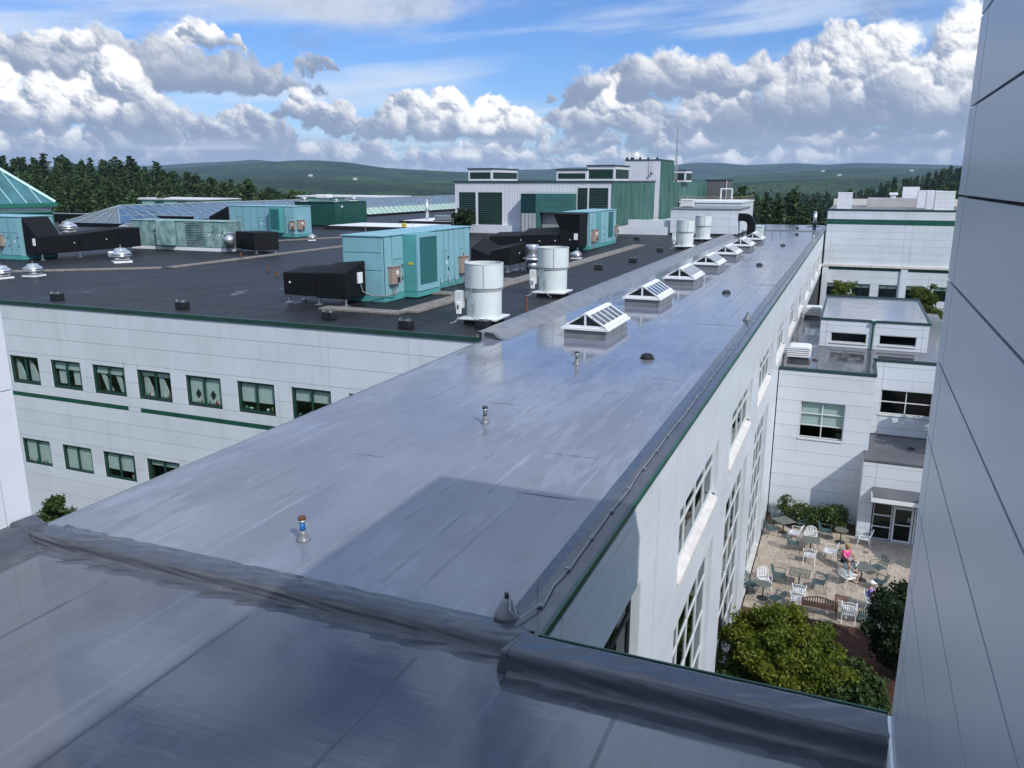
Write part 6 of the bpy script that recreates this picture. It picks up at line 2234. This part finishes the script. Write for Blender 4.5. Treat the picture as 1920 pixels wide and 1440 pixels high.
# ---------------------------------------------------------------- patio of laid pavers with beds
PAV = mat('paver', (.36, .298, .235), .85, var=.16, vscale=1.6, rand=.14, bump=.004, bscale=22)
MORT = mat('paver_bed', (.14, .115, .095), .95, var=.2, vscale=3)
MULCH = mat('mulch', (.055, .018, .012), .95, var=.5, vscale=9, bump=.03, bscale=16, col2=(.10, .035, .022))
SOIL = mat('planting_soil', (.07, .045, .03), .95, var=.4, vscale=8, bump=.02, bscale=14)
PZ = -12.80
pat = struct('patio', B().box(-3.05, 6.6, 34.12, 44.0, -13.02, PZ - .012), MORT)
gp = random.Random(9)
pavers = []
row = 0
y = 34.14
while y < 43.98:
    h = (.30, .45, .30, .45, .30)[row % 5]
    h = min(h, 43.99 - y)
    x = -3.04 - gp.uniform(0, .4)
    while x < 6.56:
        w = gp.choice((.30, .45, .45, .60))
        a, c = max(x, -3.04), min(x + w, 6.56)
        if c - a > .08 and h > .08:
            pavers.append((a, c, y, y + h))
        x += w
    y += h
    row += 1
vis = [p for p in pavers if p[0] < 4.3]
vis.sort(key=lambda p: (p[0] + p[1]) * .02 + p[2] * .4 + abs((p[0] + p[1]) / 2 - .4) * .9)
own = vis[:300]
ownset = set(own)
pmesh = {}
for a, c, d, e in own:
    key = (round(c - a, 3), round(e - d, 3))
    if key not in pmesh:
        w, h = (c - a) / 2 - .006, (e - d) / 2 - .006
        k_ = .006
        pmesh[key] = B().add([(-w, -h, -.03), (w, -h, -.03), (w, h, -.03), (-w, h, -.03), (-w, -h, -k_), (w, -h, -k_), (w, h, -k_), (-w, h, -k_), (-w + k_, -h + k_, 0), (w - k_, -h + k_, 0), (w - k_, h - k_, 0), (-w + k_, h - k_, 0)],
                             [(0, 1, 5, 4), (1, 2, 6, 5), (2, 3, 7, 6), (3, 0, 4, 7), (4, 5, 9, 8), (5, 6, 10, 9), (6, 7, 11, 10), (7, 4, 8, 11), (8, 9, 10, 11)]).mesh('paver', PAV)
    o = link('paver', pmesh[key], pat)
    o.location = ((a + c) / 2, (d + e) / 2, PZ + gp.uniform(-.003, .003))
rest = B()
for a, c, d, e in pavers:
    if (a, c, d, e) not in ownset:
        rest.box(a + .006, c - .006, d + .006, e - .006, PZ - .011, PZ + gp.uniform(-.003, .003))
o = part(pat, 'pavers', rest, PAV, kind='stuff')
mul = B()
n = 30
for i in range(n + 1):
    for j in range(n + 1):
        x = -3.05 + 11.8 * i / n
        y = 20 + 14.1 * j / n
        mul.v.append((x, y, -12.86 + .07 * math.sin(x * 2.1) * math.cos(y * 1.7) + .03 * gp.random()))
for i in range(n):
    for j in range(n):
        a = i * (n + 1) + j
        mul.f.append((a, a + n + 1, a + n + 2, a + 1))
o = struct('mulch_bed', mul, MULCH)
o = struct('planting_bed', B().box(-3.04, 1.58, 44.02, 45.42, -13, -12.74), SOIL)

# ---------------------------------------------------------------- patio furniture
CHW = mat('white_chair_metal', (.78, .79, .80), .38, coords='obj')
CHG = mat('green_chair_metal', (.060, .105, .105), .42, var=.2, vscale=4, coords='obj')
TTOP = mat('grey_green_tabletop', (.115, .125, .105), .6, var=.12, vscale=6, coords='obj')
TEAK = mat('teak', (.095, .050, .032), .7, var=.3, vscale=6, stretch=(1, 8, 8), coords='obj')
TEAKR = mat('red_brown_slats', (.13, .045, .035), .6, var=.2, vscale=6, coords='obj')


def chair_proto(m):
    t = thing('patio_chair', 'chair', 'chair', (0, 0, 0))
    W_, D, H = .27, .25, .42
    b_ = B()
    b_.tube([(-W_, -D, H), (W_, -D, H), (W_, D, H), (-W_, D, H), (-W_, -D, H)], .014, 5)
    part(t, 'seat_frame', b_, m, world=False)
    for i in range(7):
        x = -W_ + .05 + i * .073
        part(t, 'seat_slat', B().box(x - .027, x + .027, -D, D, H - .004, H + .012), m, world=False)
    top = [(-W_ + .01, -D, H), (-W_, -D - .07, .62), (-W_ + .02, -D - .13, .80), (-W_ + .10, -D - .155, .885), (0, -D - .165, .915), (W_ - .10, -D - .155, .885), (W_ - .02, -D - .13, .80), (W_, -D - .07, .62), (W_ - .01, -D, H)]
    bk = part(t, 'back_frame', B().tube(top, .016, 6), m, world=False)
    part(bk, 'lower_rail', B().tube([(-W_ + .01, -D - .02, H + .07), (W_ - .01, -D - .02, H + .07)], .012, 5), m, world=False)
    for i in range(6):
        x = -.19 + i * .076
        zt = .90 - 2.2 * max(0, abs(x) - .1) ** 1.3
        part(bk, 'back_slat', B().add([(x - .019, -D - .022, H + .07), (x + .019, -D - .022, H + .07), (x + .019, -D - .155, zt), (x - .019, -D - .155, zt), (x - .019, -D - .034, H + .07), (x + .019, -D - .034, H + .07), (x + .019, -D - .167, zt), (x - .019, -D - .167, zt)],
                                      [(0, 1, 2, 3), (7, 6, 5, 4), (0, 4, 5, 1), (1, 5, 6, 2), (2, 6, 7, 3), (3, 7, 4, 0)]), m, world=False)
    for s in (-1, 1):
        arm = [(s * W_, -D - .09, .66), (s * (W_ + .03), -.10, .655), (s * (W_ + .04), .12, .65), (s * (W_ + .03), .235, .625), (s * (W_ + .02), .255, .58), (s * (W_ + .015), .225, .545), (s * (W_ + .015), .19, .555)]
        part(t, 'arm', B().tube(arm, .016, 6), m, world=False)
        part(t, 'front_leg', B().tube([(s * (W_ + .015), .19, .555), (s * W_, D - .03, H), (s * (W_ + .01), D + .02, .2), (s * (W_ + .02), D + .06, .01)], .014, 5), m, world=False)
        part(t, 'rear_leg', B().tube([(s * W_, -D, H), (s * (W_ - .005), -D - .05, .2), (s * W_, -D - .13, .01)], .014, 5), m, world=False)
    part(t, 'stretcher', B().tube([(-W_, D + .03, .16), (-.1, D - .04, .24), (.1, D - .04, .24), (W_, D + .03, .16)], .010, 4), m, world=False)
    return t


cw, cwu = chair_proto(CHW), [False]
cg, cgu = chair_proto(CHG), [False]


def seat(kind, x, y, fx, fy, label, dz=0.0):
    pr, us_ = (cw, cwu) if kind == 'w' else (cg, cgu)
    o = place(pr, us_, (x, y, PZ + dz), math.atan2(-fx, fy), label)
    o['group'] = 'white patio chairs' if kind == 'w' else 'green patio chairs'
    return o


SEATS = [
    ('g', -2.62, 42.35, .8, .6, 'green patio chair left of the diamond-set table by the shrubs'),
    ('g', -1.30, 43.75, -.7, -.7, 'green patio chair between diamond-set table and flowering shrub'),
    ('g', -2.45, 43.75, .3, -.9, 'green patio chair mostly hidden behind the diamond-set table'),
    ('w', -1.42, 42.25, -.95, .3, 'white patio chair facing the diamond-set table'),
    ('w', -.62, 41.85, 0, -1, 'white patio chair behind the middle square table'),
    ('g', -1.38, 40.90, 1, .1, 'green patio chair left of the middle square table'),
    ('w', -.55, 39.75, 0, 1, 'white patio chair in front of the middle square table, back to the viewer'),
    ('w', .34, 40.6, -1, .15, 'white patio chair right of the middle square table'),
    ('g', .10, 43.1, 1, -.1, 'green patio chair left of the round table by the shrubs'),
    ('w', 1.95, 42.95, -1, .1, 'white patio chair alone beside the entrance'),
    ('g', 1.12, 39.62, .75, -.65, 'green patio chair under the person in pink'),
    ('w', 1.22, 38.02, .75, .65, 'white patio chair under the person in pale blue'),
    ('g', 2.55, 39.62, -.7, -.7, 'green patio chair across the table from the two people, far one'),
    ('g', 2.52, 38.0, -.85, .5, 'green patio chair across the table from the two people, near one'),
    ('w', -2.35, 36.15, .35, -.95, 'white patio chair behind the round table by the tall windows'),
    ('g', -1.72, 36.95, 1, 0, 'green patio chair left of the slatted table'),
    ('g', -.02, 36.95, -1, .1, 'green patio chair right of the slatted table'),
    ('w', -.80, 35.72, 0, 1, 'white patio chair in front of the slatted table'),
    ('w', -.82, 34.95, 0, 1, 'white patio chair at the patio edge behind the leafy tree'),
    ('g', -2.85, 35.55, .8, -.4, 'green patio chair against the tall windows'),
    ('g', -1.72, 34.62, -.75, .55, 'green patio chair at the patio edge right of the round table'),
    ('w', 1.30, 34.55, 0, 1, 'lower of two stacked white chairs right of the wooden bench'),
    ('w', 1.30, 34.62, 0, 1, 'upper of two stacked white chairs right of the wooden bench'),
    ('g', 1.96, 34.55, 0, 1, 'green patio chair right of the stacked white chairs'),
    ('w', 2.30, 35.95, 1, -.1, 'white patio chair under the person in the white cap'),
]
for i, (k, x, y, fx, fy, lab) in enumerate(SEATS):
    seat(k, x, y, fx, fy, lab, .13 if 'upper of' in lab else 0.0)


def table(label, x, y, shape, rot=0.0, size=.42, slats=False):
    t = thing('patio_table', label, 'table', (x, y, PZ), 'patio tables', rot)
    if shape == 'round':
        part(t, 'top', B().lathe(0, 0, [(size - .02, .69), (size, .70), (size, .715), (size - .01, .722)], 28), TTOP, world=False)
    elif slats:
        part(t, 'frame', B().tube([(-size, -size, .705), (size, -size, .705), (size, size, .705), (-size, size, .705), (-size, -size, .705)], .018, 5), TTOP, world=False)
        for i in range(11):
            q = -size + .04 + i * (2 * size - .08) / 10
            part(t, 'slat', B().box(q - .026, q + .026, -size, size, .70, .718), TTOP, world=False)
    else:
        part(t, 'top', B().box(-size, size, -size, size, .69, .72), TTOP, world=False, bevel=.012)
    part(t, 'pedestal', B().cyl(0, 0, .05, .69, .03, 10), DARKMET, True, False)
    part(t, 'foot', B().lathe(0, 0, [(.26, 0), (.25, .02), (.08, .05), (.04, .08)], 20), DARKMET, True, False)
    part(t, 'spider', B().box(-.25, .25, -.015, .015, .665, .689).box(-.015, .015, -.25, .25, .66, .664), DARKMET, world=False)
    return t


table('square table set diamondwise in the corner by the shrubs', -2.04, 43.0, 'sq', R(42), .46)
table('square table in the middle of the patio between white chairs', -.56, 40.95, 'sq', R(3), .42)
table('round pedestal table by the right flowering shrub', .83, 42.85, 'round', 0, .34)
table('slatted square table behind the leafy tree', -.86, 36.95, 'sq', R(-3), .44, True)
table('square table where two people sit', 1.82, 38.75, 'sq', R(35), .46)
table('round pedestal table by the tall windows', -2.30, 35.2, 'round', 0, .36)

bn = thing('garden_bench', 'dark wooden garden bench with arched slatted back at the patio edge', 'bench', (.12, 34.62, PZ))
arch = [(-.70 + 1.4 * i / 12, -.24, .78 + .18 * math.sin(math.pi * i / 12)) for i in range(13)]
part(bn, 'top_rail', B().tube(arch, .032, 6), TEAK, world=False)
part(bn, 'back_rail', B().box(-.70, .70, -.26, -.22, .46, .52), TEAK, world=False)
for i in range(13):
    x = -.62 + i * 1.24 / 12
    part(bn, 'back_slat', B().box(x - .022, x + .022, -.25, -.23, .521, .77 + .18 * math.sin(math.pi * (x + .7) / 1.4)), TEAK, world=False)
for i in range(5):
    part(bn, 'seat_slat', B().box(-.70, .70, -.20 + i * .10, -.115 + i * .10, .42, .445), TEAK, world=False)
for x in (-.70, .70):
    for y in (-.24, .27):
        part(bn, 'leg', B().box(x - .03, x + .03, y - .03, y + .03, 0, .62 if y > 0 else .80), TEAK, world=False)
    part(bn, 'arm', B().box(x - .035, x + .035, -.24, .31, .621, .65), TEAK, world=False)
st = thing('slatted_stool', 'low red-brown slatted stool right of the wooden bench', 'stool', (.98, 35.75, PZ))
for i in range(7):
    part(st, 'slat', B().box(-.27 + i * .078, -.21 + i * .078, -.2, .2, .40, .42), TEAKR, world=False)
for x in (-.22, .22):
    for y in (-.16, .16):
        part(st, 'leg', B().box(x - .02, x + .02, y - .02, y + .02, 0, .399), TEAKR, world=False)
for x, y, lab in ((1.62, 38.98, 'white cup on the table before the person in pink'), (1.55, 38.72, 'white cup on the table before the person in pale blue')):
    t = thing('cup', lab, 'cup', (x, y, PZ + .722))
    part(t, 'body', B().lathe(0, 0, [(.03, 0), (.042, .06), (.045, .09)], 12), WHITE, True, False)
    part(t, 'saucer', B().lathe(0, 0, [(.05, 0), (.075, .012)], 14), WHITE, True, False)

# ---------------------------------------------------------------- people
SKIN = mat('skin', (.46, .27, .20), .6, var=.06, vscale=8, coords='obj')
PINK = mat('pink_cloth', (.75, .02, .26), .8, var=.1, vscale=6, coords='obj')
PALEB = mat('pale_blue_cloth', (.36, .58, .66), .8, var=.1, vscale=6, coords='obj')
VIOLET = mat('violet_cloth', (.13, .10, .42), .8, var=.1, vscale=6, coords='obj')
BLACKC = mat('black_cloth', (.02, .02, .025), .85, coords='obj')
CREAM = mat('cream_cloth', (.55, .53, .50), .8, coords='obj')
HAIRB = mat('blond_hair', (.32, .20, .10), .6, var=.2, vscale=20, coords='obj')
HAIRG = mat('grey_hair', (.30, .26, .23), .6, var=.2, vscale=20, coords='obj')
HATW = mat('white_cap', (.75, .75, .74), .7, coords='obj')
SHOE = mat('shoe', (.05, .05, .055), .6, coords='obj')
EYE = mat('eye_dark', (.02, .015, .012), .3, coords='obj')


def skinned(parent, name, verts, edges, radii, m, sub=2):
    me = bpy.data.meshes.new(name)
    me.from_pydata(verts, edges, [])
    me.materials.append(m)
    o = link(name, me, parent)
    sk = o.modifiers.new('skin', 'SKIN')
    sk.use_smooth_shade = True
    if not me.skin_vertices:
        me.attributes.new
    lay = me.skin_vertices[0].data
    for i, r_ in enumerate(radii):
        lay[i].radius = (r_, r_) if not isinstance(r_, tuple) else r_
        lay[i].use_root = (i == 0)
    sb = o.modifiers.new('sub', 'SUBSURF')
    sb.levels = 1
    sb.render_levels = sub
    return o


def person(label, x, y, fx, fy, shirt, legs_m, hair_m, arms, lean=0.0, knees=None, cap=False, longhair=False, shorts=True):
    t = thing('person', label, 'person', (x, y, PZ), None, math.atan2(-fx, fy))
    ky, kz, ay, az_ = knees or (.43, .50, .45, .09)
    P_ = {'pel': (0, -.06, .53), 'bel': (0, -.09 - lean * .4, .70), 'che': (0, -.10 - lean, .90), 'nek': (0, -.07 - lean, 1.08), 'hed0': (0, -.05 - lean, 1.15), 'hed1': (0, -.03 - lean, 1.26), 'hed2': (0, -.05 - lean, 1.33)}
    v, r_, idx = [], [], {}

    def add(k, p, rad):
        idx[k] = len(v)
        v.append(p)
        r_.append(rad)

    for k, rad in (('pel', .15), ('bel', .14), ('che', (.17, .13)), ('nek', .052), ('hed0', .065), ('hed1', .092), ('hed2', .07)):
        add(k, P_[k], rad)
    ed = [('pel', 'bel'), ('bel', 'che'), ('che', 'nek'), ('nek', 'hed0'), ('hed0', 'hed1'), ('hed1', 'hed2')]
    for s, nm in ((-1, 'l'), (1, 'r')):
        el, wr = arms[0 if s < 0 else 1]
        add('sh' + nm, (s * .19, -.09 - lean, .99), .062)
        add('el' + nm, el, .044)
        add('wr' + nm, wr, .030)
        d = (Vector(wr) - Vector(el)).normalized()
        pal = Vector(wr) + d * .06
        add('pa' + nm, tuple(pal), (.036, .022))
        ed += [('che', 'sh' + nm), ('sh' + nm, 'el' + nm), ('el' + nm, 'wr' + nm), ('wr' + nm, 'pa' + nm)]
        side = Vector((1, 0, 0))
        for f_, (off, ln) in enumerate(((-.026, .055), (-.009, .068), (.009, .065), (.026, .05))):
            add('f%d%s' % (f_, nm), tuple(pal + d * ln + side * off + Vector((0, 0, -.02))), .009)
            ed.append(('pa' + nm, 'f%d%s' % (f_, nm)))
        add('th' + nm, tuple(Vector(wr) + d * .05 - side * s * .045), .010)
        ed.append(('wr' + nm, 'th' + nm))
        add('hi' + nm, (s * .095, -.03, .50), .092)
        add('kn' + nm, (s * .12, ky, kz), .062)
        add('an' + nm, (s * .12, ay, az_), .040)
        add('to' + nm, (s * .13, ay + .15, max(.03, az_ - .05)), .034)
        ed += [('pel', 'hi' + nm), ('hi' + nm, 'kn' + nm), ('kn' + nm, 'an' + nm), ('an' + nm, 'to' + nm)]
    skinned(t, 'body', v, [(idx[a], idx[c]) for a, c in ed], r_, SKIN)

    def cloth(name, keys, edges, m, grow, over=None):
        over = over or {}
        ks = list(keys)
        vv = [over.get(k, (v[idx[k]] if k in idx else None)) for k in ks]
        rr = []
        for k in ks:
            q = r_[idx[k]] if k in idx else .05
            rr.append(tuple(z + grow for z in q) if isinstance(q, tuple) else q + grow)
        ii = {k: i for i, k in enumerate(ks)}
        skinned(t, name, vv, [(ii[a], ii[c]) for a, c in edges], rr, m)

    half = {k: tuple((Vector(v[idx['sh' + k[-1]]]) + Vector(v[idx['el' + k[-1]]])) / 2) for k in ('hal', 'har')}
    cloth('shirt', ['bel', 'pel', 'che', 'shl', 'shr', 'hal', 'har'], [('bel', 'pel'), ('bel', 'che'), ('che', 'shl'), ('che', 'shr'), ('shl', 'hal'), ('shr', 'har')], shirt, .018, half)
    if shorts:
        half = {'ml': tuple(Vector(v[idx['hil']]).lerp(Vector(v[idx['knl']]), .8)), 'mr': tuple(Vector(v[idx['hir']]).lerp(Vector(v[idx['knr']]), .8))}
        cloth('shorts', ['pel', 'hil', 'hir', 'ml', 'mr'], [('pel', 'hil'), ('pel', 'hir'), ('hil', 'ml'), ('hir', 'mr')], legs_m, .024, half)
    else:
        half = {'ml': tuple(Vector(v[idx['knl']]).lerp(Vector(v[idx['anl']]), .85)), 'mr': tuple(Vector(v[idx['knr']]).lerp(Vector(v[idx['anr']]), .85))}
        cloth('trousers', ['pel', 'hil', 'hir', 'knl', 'knr', 'ml', 'mr'], [('pel', 'hil'), ('pel', 'hir'), ('hil', 'knl'), ('hir', 'knr'), ('knl', 'ml'), ('knr', 'mr')], legs_m, .02, half)
    hc = Vector(P_['hed1'])
    hr = B().lathe(0, 0, [(.104, -.03 if not longhair else -.12), (.112, .02), (.105, .07), (.075, .115), (.02, .135)], 16)
    hr.v = [(x_ + hc.x, y_ * 1.1 + hc.y - .022, z_ + hc.z) for x_, y_, z_ in hr.v]
    part(t, 'cap' if cap else 'hair', hr, HATW if cap else hair_m, True, False)
    if cap:
        part(t, 'cap_brim', B().extrude([(hc.x - .08, hc.y + .07, hc.z + .035), (hc.x + .08, hc.y + .07, hc.z + .035), (hc.x + .06, hc.y + .18, hc.z + .02), (hc.x - .06, hc.y + .18, hc.z + .02)], (0, 0, .008)), HATW, world=False)
    fc = B()
    for s in (-1, 1):
        fc.obox(hc + Vector((s * .034, .088, .005)), (.012, 0, 0), (0, .006, 0), (0, 0, .006))
    part(t, 'eyes', fc, EYE, world=False)
    nz = B().add([(hc.x - .014, hc.y + .085, hc.z - .03), (hc.x + .014, hc.y + .085, hc.z - .03), (hc.x, hc.y + .085, hc.z + .012), (hc.x, hc.y + .118, hc.z - .026)], [(0, 1, 3), (1, 2, 3), (2, 0, 3), (0, 2, 1)])
    part(t, 'nose', nz, SKIN, world=False)
    part(t, 'mouth', B().obox(hc + Vector((0, .086, -.055)), (.022, 0, 0), (0, .004, 0), (0, 0, .004)), mat('lip', (.35, .12, .10), .5, coords='obj'), world=False)
    for s in (-1, 1):
        part(t, 'ear', B().obox(hc + Vector((s * .095, .0, -.01)), (.008, 0, 0), (0, .018, 0), (0, 0, .03)), SKIN, world=False)
        an = v[idx['anl' if s < 0 else 'anr']]
        part(t, 'shoe', B().obox(Vector((an[0], an[1] + .07, max(.035, an[2] - .05))), (.045, 0, 0), (0, .13, 0), (0, 0, .035)), SHOE, world=False, bevel=.02)
    return t


person('person in a bright pink shirt sitting at the square table', 1.14, 39.60, .75, -.65, PINK, BLACKC, HAIRB, [((-.27, .10, .80), (-.14, .34, .77)), ((.27, .10, .80), (.14, .34, .77))], -.03, longhair=True, shorts=False)
person('person in a pale blue shirt and cream shorts at the square table', 1.24, 38.04, .75, .65, PALEB, CREAM, HAIRG, [((-.27, .08, .76), (-.16, .30, .70)), ((.27, .10, .80), (.12, .36, .77))], .0)
person('person in a violet shirt and white cap reclining in a chair by the dark tree', 2.30, 35.95, 1, -.1, VIOLET, CREAM, HAIRG, [((-.28, .05, .70), (-.18, .28, .66)), ((.28, .05, .70), (.18, .28, .66))], .10, knees=(.50, .46, .80, .12), cap=True)

# ---------------------------------------------------------------- vents on the wing roof, drain on the entrance block
for x, y, w, lab in ((-2.25, 48.4, .62, 'white slatted vent near the front corner of the wing roof'), (-2.3, 64.5, .62, 'white slatted vent at the back of the wing roof beside the long building')):
    t = thing('slatted_vent', lab, 'roof vent', (x, y, -4.34), 'white slatted vents on the wing roof')
    part(t, 'curb', B().box(-w + .08, w - .08, -.55, .55, 0, .2), ROOFD, world=False)
    for k in range(4):
        part(t, 'slat', B().box(-w, w, -.66, .66, .22 + k * .12, .30 + k * .12), WHITE, world=False, bevel=.01)
    part(t, 'core', B().box(-w + .07, w - .07, -.58, .58, .201, .68), DARKMET, world=False)
    part(t, 'lid', B().extrude([(-w - .02, -.68, .70), (w + .02, -.68, .70), (w - .12, -.68, .80), (-w + .12, -.68, .80)], (0, 1.36, 0)), WHITE, world=False)
t = thing('roof_drain', 'dark drain on the low entrance block roof', 'roof drain', (3.9, 46.6, -8.44))
part(t, 'ring', B().lathe(0, 0, [(.22, 0), (.2, .02)], 14), BLACKP, world=False)
part(t, 'strainer', B().lathe(0, 0, [(.15, .021), (.12, .09), (.02, .12)], 12), DARKMET, True, False)
t = thing('roof_drain', 'dark drain beside the front vent on the wing roof', 'roof drain', (-1.35, 48.3, -4.34))
part(t, 'ring', B().lathe(0, 0, [(.2, 0), (.18, .02)], 14), BLACKP, world=False)
part(t, 'strainer', B().lathe(0, 0, [(.14, .021), (.11, .08), (.02, .11)], 12), RUST, True, False)

# ---------------------------------------------------------------- air
hz = B().box(-10500, 10500, -10500, 10500, -135, 200)
hm = bpy.data.materials.new('haze')
hm.use_nodes = True
N = NT(hm.node_tree)
N.n.clear()
ho = N.new('ShaderNodeOutputMaterial')
pv = N.new('ShaderNodeVolumePrincipled')
pv.inputs['Color'].default_value = (.52, .72, 1.0, 1)
pv.inputs['Density'].default_value = 7.5e-5
pv.inputs['Anisotropy'].default_value = .2
N.l.new(pv.outputs[0], ho.inputs['Volume'])
haze = link('haze', hz.mesh('haze', hm))
haze['kind'] = 'stuff'
